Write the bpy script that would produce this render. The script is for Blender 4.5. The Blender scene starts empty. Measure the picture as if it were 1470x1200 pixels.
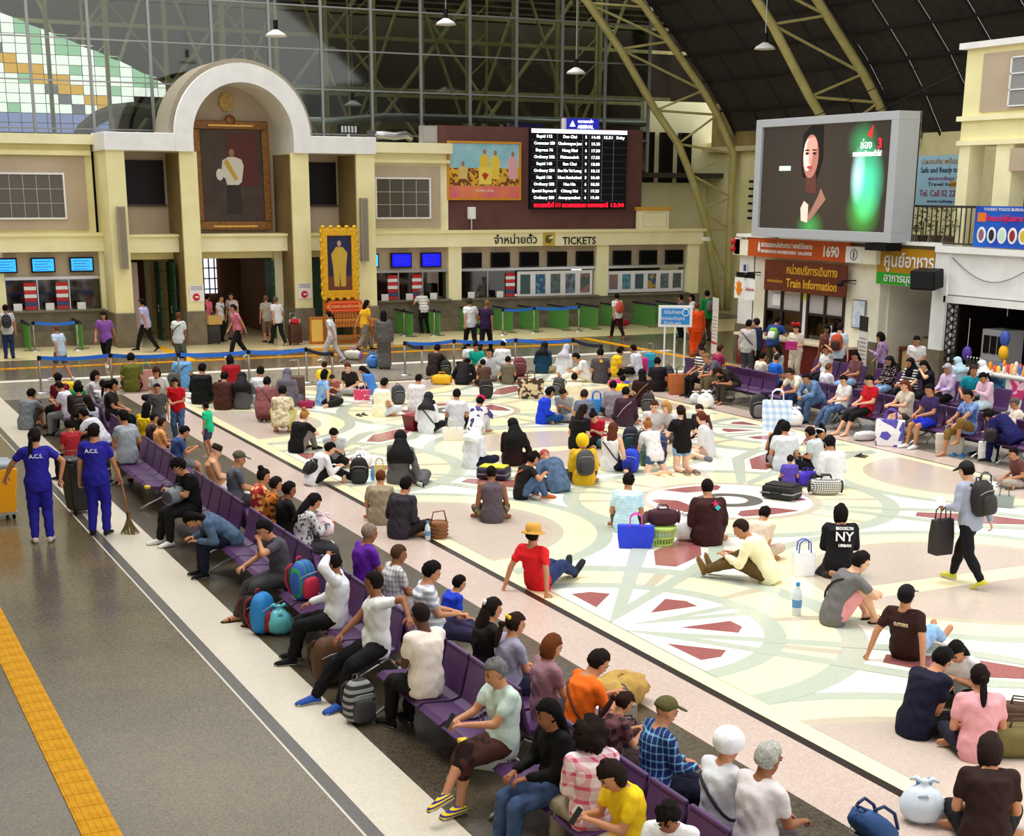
import bpy, bmesh, math, random
import numpy as np
from mathutils import Vector, Matrix
random.seed(7)
rng = np.random.default_rng(7)
scene = bpy.context.scene
# ------------------------------------------------------------------ camera
FPX, YAW, PITCH, ROLL, PPY, CAMH = 2114.3, 0.4493076, 0.2800896, 0.0049269, 882.83, 5.2
_F = Vector((math.sin(YAW)*math.cos(PITCH), math.cos(YAW)*math.cos(PITCH), -math.sin(PITCH)))
_R = Vector((math.cos(YAW), -math.sin(YAW), 0)); _U = _R.cross(_F)
_R, _U = _R*math.cos(ROLL)+_U*math.sin(ROLL), _U*math.cos(ROLL)-_R*math.sin(ROLL)
CAM = Vector((0, 0, CAMH))
cam = bpy.data.objects.new('camera', bpy.data.cameras.new('camera'))
scene.collection.objects.link(cam)
cam.data.sensor_width = 36; cam.data.lens = FPX/1470*36; cam.data.shift_y = (PPY-600)/1470
cam.data.clip_end = 300
cam.matrix_world = Matrix(((_R.x, _U.x, -_F.x, 0), (_R.y, _U.y, -_F.y, 0), (_R.z, _U.z, -_F.z, CAMH), (0, 0, 0, 1)))
scene.camera = cam
# ------------------------------------------------------------------ world, light, exposure
world = bpy.data.worlds.new('overcast_sky'); scene.world = world; world.use_nodes = True
bg = world.node_tree.nodes['Background']; bg.inputs[0].default_value = (1.0, 0.995, 0.985, 1); bg.inputs[1].default_value = 1.15
sun = bpy.data.objects.new('daylight_sun', bpy.data.lights.new('daylight_sun', 'SUN'))
sun.data.energy = 1.9; sun.data.angle = math.radians(30); sun.data.color = (1, .985, .955)
sun.rotation_euler = (math.radians(-14), math.radians(-10), 0); scene.collection.objects.link(sun)
vs = scene.view_settings
vs.view_transform = 'Standard'; vs.look = 'None'; vs.gamma = 1; vs.use_curve_mapping = False; vs.exposure = 0.42

# ------------------------------------------------------------------ helpers
def ray(x, y): return _F + _R*((x-735)/FPX) + _U*((PPY-y)/FPX)
def gp(x, y, z=0.0):
    d = ray(x, y); return CAM + d*((z-CAMH)/d.z)
def wy(x, y, Y):
    d = ray(x, y); return CAM + d*(Y/d.y)
def wx(x, y, X):
    d = ray(x, y); return CAM + d*(X/d.x)
COL = scene.collection
def s2l(c):
    c = c/255.0
    return c/12.92 if c <= 0.04045 else ((c+0.055)/1.055)**2.4
def rgb(c):
    if isinstance(c, str):
        c = c.lstrip('#'); c = tuple(int(c[i:i+2], 16) for i in (0, 2, 4))
    return (s2l(c[0]), s2l(c[1]), s2l(c[2]), 1)
_mats = {}
def N(nt, t, **k):
    n = nt.nodes.new(t)
    for a, b in k.items(): setattr(n, a, b)
    return n
def mat(col, rough=.6, metal=0.0, kind='plain', col2=None, scale=10.0, emit=0.0, spec=.4, amt=.5):
    key = (str(col), rough, metal, kind, str(col2), scale, emit, spec, amt)
    if key in _mats: return _mats[key]
    m = bpy.data.materials.new('%s_%d' % (kind, len(_mats))); m.use_nodes = True; nt = m.node_tree
    b = nt.nodes['Principled BSDF']; b.inputs['Roughness'].default_value = rough; b.inputs['Metallic'].default_value = metal
    b.inputs['Specular IOR Level'].default_value = spec
    c1 = rgb(col); c2 = rgb(col2) if col2 is not None else tuple(min(1, v*.6) for v in c1[:3])+(1,)
    b.inputs['Base Color'].default_value = c1
    if emit:
        b.inputs['Emission Color'].default_value = c1; b.inputs['Emission Strength'].default_value = emit
    L = nt.links.new
    def coords(): return N(nt, 'ShaderNodeTexCoord').outputs['Object']
    def mix(fac, a=c1, bb=c2):
        x = N(nt, 'ShaderNodeMix', data_type='RGBA'); x.inputs[6].default_value = a; x.inputs[7].default_value = bb
        L(fac, x.inputs[0]); return x.outputs[2]
    def ramp(src, lo, hi):
        r = N(nt, 'ShaderNodeMapRange'); r.inputs[1].default_value = lo; r.inputs[2].default_value = hi; L(src, r.inputs[0]); return r.outputs[0]
    def math_(op, a, v=None):
        q = N(nt, 'ShaderNodeMath', operation=op)
        if isinstance(a, (int, float)): q.inputs[0].default_value = a
        else: L(a, q.inputs[0])
        if v is not None:
            if isinstance(v, (int, float)): q.inputs[1].default_value = v
            else: L(v, q.inputs[1])
        return q.outputs[0]
    def bump(src, st, dist=.01):
        bm_ = N(nt, 'ShaderNodeBump'); bm_.inputs['Strength'].default_value = st; bm_.inputs['Distance'].default_value = dist
        L(src, bm_.inputs['Height']); L(bm_.outputs[0], b.inputs['Normal'])
    if kind in ('noise', 'stone', 'wall'):
        t = N(nt, 'ShaderNodeTexNoise'); t.inputs['Scale'].default_value = scale; t.inputs['Detail'].default_value = 6; L(coords(), t.inputs['Vector'])
        L(mix(ramp(t.outputs[0], .5-amt*.5, .5+amt*.5)), b.inputs['Base Color'])
        if kind != 'wall': bump(t.outputs[0], .15)
    elif kind == 'terrazzo':
        v = N(nt, 'ShaderNodeTexVoronoi'); v.inputs['Scale'].default_value = scale; L(coords(), v.inputs['Vector'])
        sep = N(nt, 'ShaderNodeSeparateColor'); L(v.outputs['Color'], sep.inputs[0])
        t = N(nt, 'ShaderNodeTexNoise'); t.inputs['Scale'].default_value = .6; t.inputs['Detail'].default_value = 4; L(coords(), t.inputs['Vector'])
        f = math_('MULTIPLY', math_('ADD', math_('MULTIPLY', sep.outputs[0], .75), math_('MULTIPLY', ramp(t.outputs[0], .3, .7), .35)), amt*2)
        L(mix(f), b.inputs['Base Color'])
    elif kind == 'cloth':
        t = N(nt, 'ShaderNodeTexNoise'); t.inputs['Scale'].default_value = 9; t.inputs['Detail'].default_value = 3; L(coords(), t.inputs['Vector'])
        bump(t.outputs[0], .55, .03)
    elif kind in ('plaid', 'stripe', 'vstripe', 'check'):
        sp = N(nt, 'ShaderNodeSeparateXYZ'); L(coords(), sp.inputs[0])
        def line(o, w): return math_('LESS_THAN', math_('FRACT', math_('MULTIPLY', o, scale)), w)
        if kind == 'stripe': f = line(sp.outputs[2], .5)
        elif kind == 'vstripe': f = line(sp.outputs[0], .25)
        else: f = math_('MULTIPLY', math_('ADD', line(sp.outputs[2], amt), line(math_('ADD', sp.outputs[0], sp.outputs[1]), amt)), .5)
        L(mix(f), b.inputs['Base Color'])
    elif kind in ('floral', 'camo', 'spots'):
        v = N(nt, 'ShaderNodeTexVoronoi'); v.inputs['Scale'].default_value = scale; L(coords(), v.inputs['Vector'])
        if kind == 'spots': f = math_('LESS_THAN', v.outputs['Distance'], .3)
        else:
            sep = N(nt, 'ShaderNodeSeparateColor'); L(v.outputs['Color'], sep.inputs[0]); f = math_('GREATER_THAN', sep.outputs[0], 1-amt)
        L(mix(f), b.inputs['Base Color'])
    elif kind == 'denim':
        t = N(nt, 'ShaderNodeTexNoise'); t.inputs['Scale'].default_value = 12; L(coords(), t.inputs['Vector'])
        L(mix(ramp(t.outputs[0], .35, .7)), b.inputs['Base Color']); bump(t.outputs[0], .5, .02)
    elif kind == 'wood':
        t = N(nt, 'ShaderNodeTexWave'); t.inputs['Scale'].default_value = scale; t.inputs['Distortion'].default_value = 6; t.inputs['Detail'].default_value = 3; L(coords(), t.inputs['Vector'])
        L(mix(t.outputs['Color']), b.inputs['Base Color'])
    _mats[key] = m
    return m
def glass_mat(tint, alpha, rough=.05):
    key = ('glass', str(tint), alpha)
    if key in _mats: return _mats[key]
    m = bpy.data.materials.new('glass_%d' % len(_mats)); m.use_nodes = True; nt = m.node_tree; nt.nodes.clear()
    out = N(nt, 'ShaderNodeOutputMaterial'); mx = N(nt, 'ShaderNodeMixShader'); t = N(nt, 'ShaderNodeBsdfTransparent'); g = N(nt, 'ShaderNodeBsdfGlossy')
    t.inputs[0].default_value = rgb(tint); g.inputs['Roughness'].default_value = rough; mx.inputs[0].default_value = alpha
    nt.links.new(t.outputs[0], mx.inputs[1]); nt.links.new(g.outputs[0], mx.inputs[2]); nt.links.new(mx.outputs[0], out.inputs[0])
    _mats[key] = m; return m
def skin_mat(c): return mat(c, .55, 0, 'plain', spec=.3)

class MB:
    """collects polygons of ONE mesh"""
    def __init__(s): s.v = []; s.f = []
    def add(s, vs, fs):
        o = len(s.v); s.v += [tuple(map(float, p)) for p in vs]; s.f += [tuple(i+o for i in f) for f in fs]; return s
    def box(s, x0, x1, y0, y1, z0, z1):
        x0, x1 = sorted((x0, x1)); y0, y1 = sorted((y0, y1)); z0, z1 = sorted((z0, z1))
        return s.add([(x0,y0,z0),(x1,y0,z0),(x1,y1,z0),(x0,y1,z0),(x0,y0,z1),(x1,y0,z1),(x1,y1,z1),(x0,y1,z1)],
              [(0,3,2,1),(4,5,6,7),(0,1,5,4),(1,2,6,5),(2,3,7,6),(3,0,4,7)])
    def tube(s, pts, r, n=8, closed=False):
        pts = [Vector(p) for p in pts]; rs = r if isinstance(r, (list, tuple)) else [r]*len(pts)
        vs = []; fs = []; prev = None
        for i, p in enumerate(pts):
            a = pts[i-1] if i or closed else p; b = pts[(i+1) % len(pts)] if i < len(pts)-1 or closed else p
            t = (b-a).normalized() if (b-a).length > 1e-9 else Vector((0, 0, 1))
            u = t.orthogonal().normalized() if prev is None else (prev - t*prev.dot(t)).normalized()
            prev = u; w = t.cross(u)
            for k in range(n):
                an = 2*math.pi*k/n; vs.append(p + (u*math.cos(an)+w*math.sin(an))*rs[i])
        m = len(pts)
        for i in range(m if closed else m-1):
            for k in range(n):
                a = i*n+k; b = i*n+(k+1) % n; c = ((i+1) % m)*n+(k+1) % n; d = ((i+1) % m)*n+k
                fs.append((a, b, c, d))
        if not closed: fs += [tuple(range(n))[::-1], tuple(range((m-1)*n, m*n))]
        return s.add(vs, fs)
    def lathe(s, prof, n=16, c=(0, 0, 0)):
        vs = []; fs = []
        for (r, z) in prof:
            for k in range(n):
                an = 2*math.pi*k/n; vs.append((c[0]+r*math.cos(an), c[1]+r*math.sin(an), c[2]+z))
        for i in range(len(prof)-1):
            for k in range(n): fs.append((i*n+k, i*n+(k+1) % n, (i+1)*n+(k+1) % n, (i+1)*n+k))
        fs += [tuple(range(n))[::-1], tuple(range((len(prof)-1)*n, len(prof)*n))]
        return s.add(vs, fs)
    def ell(s, c, r, n=14, m=9, fn=None):
        vs = []; fs = []
        for i in range(m+1):
            th = math.pi*i/m
            for k in range(n):
                ph = 2*math.pi*k/n
                d = Vector((math.sin(th)*math.cos(ph), math.sin(th)*math.sin(ph), math.cos(th)))
                q = fn(d) if fn else Vector((d.x*r[0], d.y*r[1], d.z*r[2]))
                vs.append((c[0]+q[0], c[1]+q[1], c[2]+q[2]))
        for i in range(m):
            for k in range(n): fs.append((i*n+k, (i+1)*n+k, (i+1)*n+(k+1) % n, i*n+(k+1) % n))
        return s.add(vs, fs)
    def prism(s, poly, z0, z1):
        n = len(poly)
        return s.add([(x, y, z0) for x, y in poly]+[(x, y, z1) for x, y in poly],
              [tuple(range(n))[::-1], tuple(range(n, 2*n))]+[(i, (i+1) % n, n+(i+1) % n, n+i) for i in range(n)])
    def prism_y(s, poly, y0, y1):   # outline in x,z
        n = len(poly)
        return s.add([(x, y0, z) for x, z in poly]+[(x, y1, z) for x, z in poly],
              [tuple(range(n)), tuple(range(n, 2*n))[::-1]]+[(i, n+i, n+(i+1) % n, (i+1) % n) for i in range(n)])
    def mesh(s, name, m=None, smooth=False):
        me = bpy.data.meshes.new(name); me.from_pydata(s.v, [], s.f); me.validate(clean_customdata=False)
        bm = bmesh.new(); bm.from_mesh(me); bmesh.ops.remove_doubles(bm, verts=bm.verts, dist=1e-5); bmesh.ops.recalc_face_normals(bm, faces=bm.faces); bm.to_mesh(me); bm.free()
        if smooth: me.shade_smooth()
        if m: me.materials.append(m)
        return me
    def build(s, name, m=None, parent=None, smooth=False, bevel=0):
        o = link(name, s.mesh(name, m, smooth), parent)
        if bevel:
            b = o.modifiers.new('bevel', 'BEVEL'); b.width = bevel; b.segments = 2
        return o
def link(name, me, parent=None, loc=None, rz=0):
    o = bpy.data.objects.new(name, me); COL.objects.link(o)
    if parent: o.parent = parent
    if loc is not None: o.location = loc
    if rz: o.rotation_euler = (0, 0, rz)
    return o
def tag(o, label=None, cat=None, group=None, kind=None):
    if label: o['label'] = label
    if cat: o['category'] = cat
    if group: o['group'] = group
    if kind: o['kind'] = kind
    return o
def thing(name, label, cat, loc=(0, 0, 0), rz=0, group=None):
    o = link(name, None, None, loc, rz); o.empty_display_size = .1
    return tag(o, label, cat, group)
def struct(o): o['kind'] = 'structure'; return o
def text(name, body, size, m, M4, parent=None, align='CENTER', ext=.004, bold=0.0, wid=None):
    """flat lettering; M4 = world matrix (x along the line, y up the letters, z out of the surface)"""
    cu = bpy.data.curves.new(name, 'FONT'); cu.body = body; cu.size = size; cu.align_x = align; cu.align_y = 'CENTER'; cu.extrude = ext; cu.offset = bold
    cu.resolution_u = 2
    t = bpy.data.objects.new(name, cu)
    me = bpy.data.meshes.new_from_object(t)
    bpy.data.objects.remove(t); bpy.data.curves.remove(cu)
    if not len(me.vertices): return None
    if wid:
        xs = [v.co.x for v in me.vertices]; w = max(xs)-min(xs); k = wid/w; cx = (max(xs)+min(xs))/2 if align == 'CENTER' else min(xs)
        for v in me.vertices: v.co.x = (v.co.x-cx)*k
    me.materials.clear(); me.materials.append(m)
    o = link(name, me, parent); o.matrix_world = M4
    if parent:
        pm = parent.matrix_basis
        o.matrix_basis = pm.inverted() @ M4 if parent.parent is None else (parent.parent.matrix_basis @ pm).inverted() @ M4
    return o
def face_y(x, y, z):   # lettering on a surface that faces -Y (towards the hall from the back wall)
    return Matrix(((1, 0, 0, x), (0, 0, -1, y), (0, 1, 0, z), (0, 0, 0, 1)))
def face_x(x, y, z):   # lettering on a surface that faces -X (shop fronts); reads towards -Y
    return Matrix(((0, 0, -1, x), (-1, 0, 0, y), (0, 1, 0, z), (0, 0, 0, 1)))
# ================================================================== FLOOR
m_floor = mat((136,120,86), .2, 0, 'terrazzo', (62,54,40), 80, amt=.5)
m_grey = mat((160,152,134), .25, 0, 'terrazzo', (110,102,86), 26, amt=.45)
m_darkgloss = mat((118,106,86), .16, 0, 'terrazzo', (84,74,58), 26, amt=.45)
m_beige = mat((220,211,192), .3, 0, 'terrazzo', (198,188,168), 40, amt=.35)
m_band = mat((96,91,84), .3, 0, 'terrazzo', (70,66,60), 40, amt=.4)
m_white = mat((236,232,220), .3, 0, 'terrazzo', (212,208,196), 40, amt=.25)
m_dark = mat((104,92,72), .3, 0, 'terrazzo', (40,34,26), 70, amt=.5)
m_pink = mat((208,188,176), .25, 0, 'terrazzo', (178,158,146), 60, amt=.4)
m_black = mat((52,42,36), .3, 0, 'terrazzo', (30,24,20), 50, amt=.4)
m_cream = mat((250,240,196), .2, 0, 'terrazzo', (236,226,182), 50, amt=.3)
m_iv = mat((246,246,232), .2, 0, 'terrazzo', (230,230,216), 50, amt=.3)
m_sage = mat((196,203,186), .2, 0, 'terrazzo', (176,185,167), 60, amt=.4)
m_taupe = mat((204,192,168), .2, 0, 'terrazzo', (196,186,166), 60, amt=.4)
m_rose = mat((208,192,178), .2, 0, 'terrazzo', (186,170,156), 60, amt=.4)
m_maroon = mat((170,104,102), .2, 0, 'terrazzo', (142,80,80), 60, amt=.4)
m_ring = mat((112,110,104), .2, 0, 'terrazzo', (84,82,76), 60, amt=.4)
m_yel = mat((238,176,16), .6, 0, 'noise', (210,144,6), 6, spec=.15)
m_creamfloor = mat((240,222,172), .18, 0, 'terrazzo', (222,204,154), 40, amt=.35)
floor = struct(MB().box(-14, 48, -4, 80, -.3, 0).build('floor', m_floor))
floor['label'] = 'grey brown speckled terrazzo floor of the station hall'
def strip(name, m, x0, x1, y0, y1, z=.003): return MB().box(x0, x1, y0, y1, 0, z).build(name, m, floor)
strip('white_line', mat((206,200,186), .4), 3.82, 3.845, -3, 43.2)
strip('dark_band', m_band, 3.845, 3.98, -3, 43.2)
strip('beige_strip', m_beige, 3.98, 4.64, -3, 43.2)
strip('speckled_strip', m_dark, 4.64, 7.62, -3, 39.6)
strip('rose_strip', m_pink, 7.62, 8.45, -3, 39.6)
strip('black_border', m_black, 8.45, 8.57, -3, 39.4)
strip('black_border', m_black, 20.36, 20.42, -3, 39.4)
strip('rose_strip', m_pink, 20.42, 21.1, -3, 39.6)
strip('grey_strip', m_grey, 21.1, 26.7, -3, 39.6)
strip('grey_strip', m_grey, 4.64, 26.7, 39.6, 43.3)
strip('white_line', m_white, -12, 27, 43.3, 43.75)
strip('dark_gloss_strip', m_darkgloss, -12, 37, 43.75, 48.9)
strip('cream_pavement', m_creamfloor, -12, 37, 48.9, 53.6)
strip('cream_pavement', m_creamfloor, 9, 19.6, 53.6, 60)
# tactile yellow tiles, one by one where they are near
tile = MB().box(-.155, .155, -.145, .145, .0, .012)
for k in range(-2, 3): tile.box(k*.06-.012, k*.06+.012, -.14, .14, .012, .016)
tile_me = tile.mesh('tactile_tile', m_yel)
for i in range(64):
    y = 6.2 + i*.3
    link('tactile_tile', tile_me, floor, (1.84, y, 0))
for x in np.arange(3.2, 25.3, .32): link('tactile_tile', tile_me, floor, (float(x), 46.65, .003), math.pi/2)
for y in np.arange(37.5, 48.5, .3): link('tactile_tile', tile_me, floor, (26.25, float(y), .003))
for k in range(16): link('tactile_tile', tile_me, floor, (11.25, 46.9+k*.3, .003))
for x in np.arange(12.5, 26, .32): link('tactile_tile', tile_me, floor, (float(x), 48.4, .003), math.pi/2)
# ---- patterned centre: field, then inlaid pieces
X0, X1, XC, HX = 8.57, 20.36, 14.465, 5.6
YS = [9.22, 21.25, 33.28]; HY = 6.015; YF = 39.30
strip('ivory_field', m_iv, X0, X1, -3, YF)
strip('cream_border', m_cream, X0, X0+.25, -3, YF, .0045); strip('cream_border', m_cream, X1-.25, X1, -3, YF, .0045)
for y in (15.235, 27.265): strip('cream_border', m_cream, X0+.25, X1-.25, y-.25, y+.25, .0076)
strip('cream_border', m_cream, X0+.25, X1-.25, YF-.3, YF, .0045)
XL, XR = X0+.25, X1-.25
def clip_poly(poly):
    for ax, lim, sg in ((0, XL, 1), (0, XR, -1), (1, YF-.3, -1)):
        out = []
        for i in range(len(poly)):
            a, b = poly[i-1], poly[i]; ia = (a[ax]-lim)*sg >= -1e-9; ib = (b[ax]-lim)*sg >= -1e-9
            if ia != ib:
                t = (lim-a[ax])/(b[ax]-a[ax]); out.append((a[0]+(b[0]-a[0])*t, a[1]+(b[1]-a[1])*t))
            if ib: out.append(b)
        poly = out
        if len(poly) < 3: return None
    return poly
def inlay(name, m, poly, z):
    p = clip_poly(poly)
    if p: MB().prism(p, 0, z).build(name, m, floor)
def disc(name, m, c, r, z, n=56): inlay(name, m, [(c[0]+r*math.cos(2*math.pi*k/n), c[1]+r*math.sin(2*math.pi*k/n)) for k in range(n)], z)
def rot(pts, a, c):
    ca, sa = math.cos(a), math.sin(a); return [(c[0]+x*ca-y*sa, c[1]+x*sa+y*ca) for x, y in pts]
def medallion(c, rings, z0, names):
    for i, (r, m) in enumerate(rings): disc(names[i % len(names)], m, c, r, z0+.0012*i)
for yc in YS:
    for (x, y) in ((XL-.22, yc), (XR+.22, yc), (XC, yc+HY)):
        if y > YF+1: continue
        medallion((x, y), [(3.08, m_sage), (2.83, m_cream), (2.30, m_taupe), (2.12, m_rose)], .0035, ['sage_ring', 'cream_ring', 'taupe_ring', 'rose_disc'])
    A = (XC, yc)
    medallion(A, [(2.92, m_sage), (2.63, m_cream), (1.62, m_taupe), (1.45, m_iv), (.59, m_ring), (.33, m_iv)], .0042, ['sage_ring', 'cream_ring', 'taupe_ring', 'ivory_disc', 'grey_ring', 'ivory_disc'])
    for k in range(8):
        a = math.pi/8 + k*math.pi/4
        inlay('spoke_inlay', m_taupe, rot([(1.62, -.05), (2.63, -.09), (2.63, .09), (1.62, .05)], a, A), .0062)
    for k in range(4):
        inlay('maroon_inlay', m_maroon, rot([(.85, -.33), (1.1, -.56), (1.26, -.56), (1.32, 0), (1.26, .56), (1.22, .58), (.86, .33)], k*math.pi/2, A), .0098)
for yb in (YS[0]-HY, YS[0]+HY, YS[1]+HY, YS[2]+HY):
    for sx in (-1, 1):
        E_ = (XL-.2 if sx < 0 else XR+.2, yb)
        medallion(E_, [(3.2, m_sage), (2.87, m_cream), (2.22, m_sage), (1.95, m_iv)], .0079, ['sage_ring', 'cream_ring', 'sage_ring', 'ivory_disc'])
        base = 0 if sx < 0 else math.pi
        for k in range(-3, 4):
            a = base + k*math.pi/8*1.0
            if k % 2: inlay('maroon_inlay', m_maroon, rot([(.95, 0), (1.62, -.26), (1.72, 0), (1.62, .26)], a, E_), .0126)
        for k in (-1.5, -.5, .5, 1.5): inlay('spoke_inlay', m_taupe, rot([(2.22, -.07), (2.87, -.09), (2.87, .09), (2.22, .07)], base+k*.52, E_), .0122)
        for s in (-1, 1): inlay('sage_wedge', m_sage, rot([(.35, 0), (1.2, 0), (1.97, s*.09), (1.97, s*.26)], base, E_), .0124)
        for yc in YS:
            if abs(abs(yc-yb)-HY) > .1: continue
            d = math.hypot(XC-E_[0], yc-yb); an = math.atan2(yc-yb, XC-E_[0])
            for s in (-1, 1):
                inlay('sage_band', m_sage, rot([(.2, 0), (d*.5, s*.72), (d*.5, s*.46), (1.15, 0)], an, E_), .0132); inlay('sage_band', m_sage, rot([(d*.5, s*.72), (d-1.5, s*.12), (d-1.75, 0), (d*.5, s*.46)], an, E_), .0132)
            inlay('maroon_inlay', m_maroon, rot([(d-5.0, -.15), (d-4.2, -.36), (d-3.2, -.14), (d-3.2, .14), (d-4.2, .36), (d-5.0, .15)], an, E_), .0134)

wl = struct(MB().box(-9.3, -9, -10, 56, 0, 12).build('wall_left_blocker', mat((226,216,160), .7))); wl['label'] = 'unseen pale yellow wall added at left to block side light'  # out of view, added to cut the light coming from the left
lv = struct(MB().box(-9.3, 1.2, -10, 56, 12, 12.3).build('ceiling_left_blocker', mat((70,62,54), .8))); lv['label'] = 'unseen dark roof slab added to shade the left side of the hall'  # out of view, added to darken the left aisle
# ================================================================== BACK WALL with ticket windows and portal
m_y = mat((250,243,190), .7, 0, 'wall', (236,226,166), 1.5)
m_y2 = mat((253,248,206), .7, 0, 'wall', (242,234,184), 1.5)
m_gb = mat((196,178,154), .8, 0, 'wall', (180,162,138), 1.2)
m_stone = mat((132,122,100), .45, 0, 'stone', (104,94,76), 3)
m_w = mat((248,248,246), .6, 0, 'wall', (232,232,230), 2)
m_steel = mat((190,190,190), .3, .9)
m_blk = mat((14,14,16), .5, spec=.2)
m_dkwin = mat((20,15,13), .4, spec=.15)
m_mull = mat((150,150,148), .4, .4)
YW = 53.6
wb = struct(MB().box(-10, 6.55, YW, YW+.4, 0, 6.95).build('wall_back', m_gb)); wb['label'] = 'pale yellow back wall with the ticket windows'
def wp(name, m, *b, bev=0): return MB().box(*b).build(name, m, wb, bevel=bev)
# stone dado and ledges
wp('stone_dado', m_stone, 2, 9.95, YW-.35, YW+.3, 0, 1.15); wp('stone_dado', m_stone, 19.4, 34.3, YW-.35, YW+.3, 0, 1.15)
wp('stone_step', m_stone, 2, 9.95, YW-.6, YW-.35, 0, .5); wp('stone_step', m_stone, 19.4, 34.3, YW-.6, YW-.35, 0, .5)
# piers
for a, b in ((9.8, 10.0), (19.3, 19.97), (22.93, 23.47), (29.4, 29.95), (33.68, 34.25)): wp('pier', m_y2, a, b, YW-.3, YW+.4, 1.15, 3.15)
wp('pier', m_y2, 2, 6.65, YW-.1, YW+.4, 1.15, 3.2)
# beams
for a, b in ((2, 9.95), (19.4, 34.3)):
    wp('beam', m_y2, a, b, YW-.45, YW+.4, 3.15, 3.66); wp('beam_ledge', m_y, a, b+.1, YW-.55, YW+.4, 3.66, 3.76)
# header panel over the ticket windows (behind the monitors), transom rail, and dark interior
for a, b in ((6.65, 9.85), (19.97, 22.95), (23.47, 29.42), (29.95, 33.7)):
    wp('header_panel', m_gb, a, b, YW-.05, YW+.3, 2.30, 3.15); wp('transom_rail', m_steel, a, b, YW-.2, YW-.05, 2.22, 2.32)
    wp('ticket_counter', m_stone, a, b, YW-.55, YW+.2, 1.15, 1.21)
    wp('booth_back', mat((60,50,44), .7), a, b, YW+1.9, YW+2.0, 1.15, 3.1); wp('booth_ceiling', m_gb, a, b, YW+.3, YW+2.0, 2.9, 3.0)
# upper storeys
wp('upper_wall', m_y, 2, 9.85, YW+.1, YW+.5, 3.76, 6.95); wp('cornice', m_y2, 2, 9.9, YW-.25, YW+.5, 6.66, 6.98); wp('cornice_lip', m_y, 2, 9.8, YW-.12, YW+.5, 6.3, 6.45)
wp('recess_shade', m_dkwin, 9.7, 10.1, YW+.45, YW+.6, 3.2, 7.0); wp('grey_panel', m_gb, 2, 9.6, YW+.02, YW+.1, 3.85, 6.25)  # dark box added as the shade of the pier recess, hides sky behind
wp('upper_wall', m_y2, 19.5, 23.1, YW+.1, YW+.5, 3.76, 6.9); wp('cornice', m_y2, 19.5, 23.15, YW-.25, YW+.5, 6.55, 6.92); wp('cornice_lip', m_y, 19.5, 23.1, YW-.1, YW+.5, 6.2, 6.32)
wp('grey_panel', m_gb, 19.6, 22.75, YW+.02, YW+.1, 3.85, 6.1)
def grid_window(n, x0, x1, z0, z1, cols, rows, label):
    w = struct(thing('window_%d' % n, label, None)); y = YW
    f = MB().box(x0-.06, x1+.06, y-.07, y+.03, z0-.06, z0).box(x0-.06, x1+.06, y-.07, y+.03, z1, z1+.06).box(x0-.06, x0, y-.07, y+.03, z0, z1).box(x1, x1+.06, y-.07, y+.03, z0, z1)
    f.build('window_frame', m_w, w)
    for i in range(cols):
        for j in range(rows):
            a = x0+(x1-x0)*i/cols; b = x0+(x1-x0)*(i+1)/cols; c = z0+(z1-z0)*j/rows; d = z0+(z1-z0)*(j+1)/rows
            MB().box(a+.015, b-.015, y-.02, y, c+.015, d-.015).build('pane', mat((84,76,64), .15), w)
    for i in range(1, cols): MB().box(x0+(x1-x0)*i/cols-.01, x0+(x1-x0)*i/cols+.01, y-.045, y, z0, z1).build('muntin', mat((190,186,176), .6), w)
    for j in range(1, rows): MB().box(x0, x1, y-.04, y, z0+(z1-z0)*j/rows-.01, z0+(z1-z0)*j/rows+.01).build('muntin', mat((190,186,176), .6), w)
grid_window(2, 6.2, 8.82, 4.27, 5.67, 6, 3, 'gridded dark window in the grey panel beside the portal')
grid_window(3, 20.15, 22.27, 4.24, 5.62, 4, 3, 'gridded dark window between the portal and the brown panel')
# ticket glass and notices
def booth(n, x0, x1, label, opens):
    w = struct(thing('window_%d' % n, label, None))
    k = len(opens)
    for i in range(k):
        a = x0+(x1-x0)*i/k; b = x0+(x1-x0)*(i+1)/k
        MB().box(a+.02, b-.02, YW-.02, YW, 1.21, 2.22).build('pane', glass_mat((150,140,130), .12), w)
        MB().box(a-.02, a+.02, YW-.05, YW+.02, 1.21, 2.22).build('mullion', m_steel, w)
        if opens[i]:
            st = thing('notice_strip', opens[i], 'notice', (b-.25, YW-.06, 0), 0, 'notices on the ticket glass')
            for q, cc in enumerate(((200,40,40), (240,240,240), (210,50,50), (240,240,240), (190,40,50), (70,80,130), (200,60,60))):
                MB().box(-.2, .2, -.01, 0, 2.12-q*.13-.12, 2.12-q*.13).build('notice_sheet', mat(cc, .6), st)
    for i in range(k):
        a = x0+(x1-x0)*(i+.3)/k
        MB().box(a-.14, a+.14, YW-.4, YW-.38, 1.21, 1.45).build('counter_card', mat((235,235,232), .6), w)
        # clutter shapes inside the booth
        MB().box(a+.1, a+.5, YW+.4, YW+.8, 1.15, 1.75).build('clutter', mat((70,60,60), .6), w)
        MB().box(a-.35, a-.05, YW+.6, YW+.9, 1.15, 1.55).build('clutter', mat((120,112,108), .6), w)
booth(4, 6.65, 9.82, 'dark ticket booth glass under the bright blue monitors', ['red and white notice strip hanging on the booth glass under the leftmost monitor', 'red and white notice strip hanging on the booth glass beside the portal', None])
booth(5, 19.97, 22.95, 'ticket booth glass where the man in the striped shirt stands', ['red and white notice strip nearest the golden portrait on ticket glass', 'red and white notice strip beside the man at the ticket glass', None])
booth(6, 23.47, 25.92, 'ticket booth glass left of the white poster board', [None, 'red and white notice strip on the glass left of the poster board'])
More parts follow.
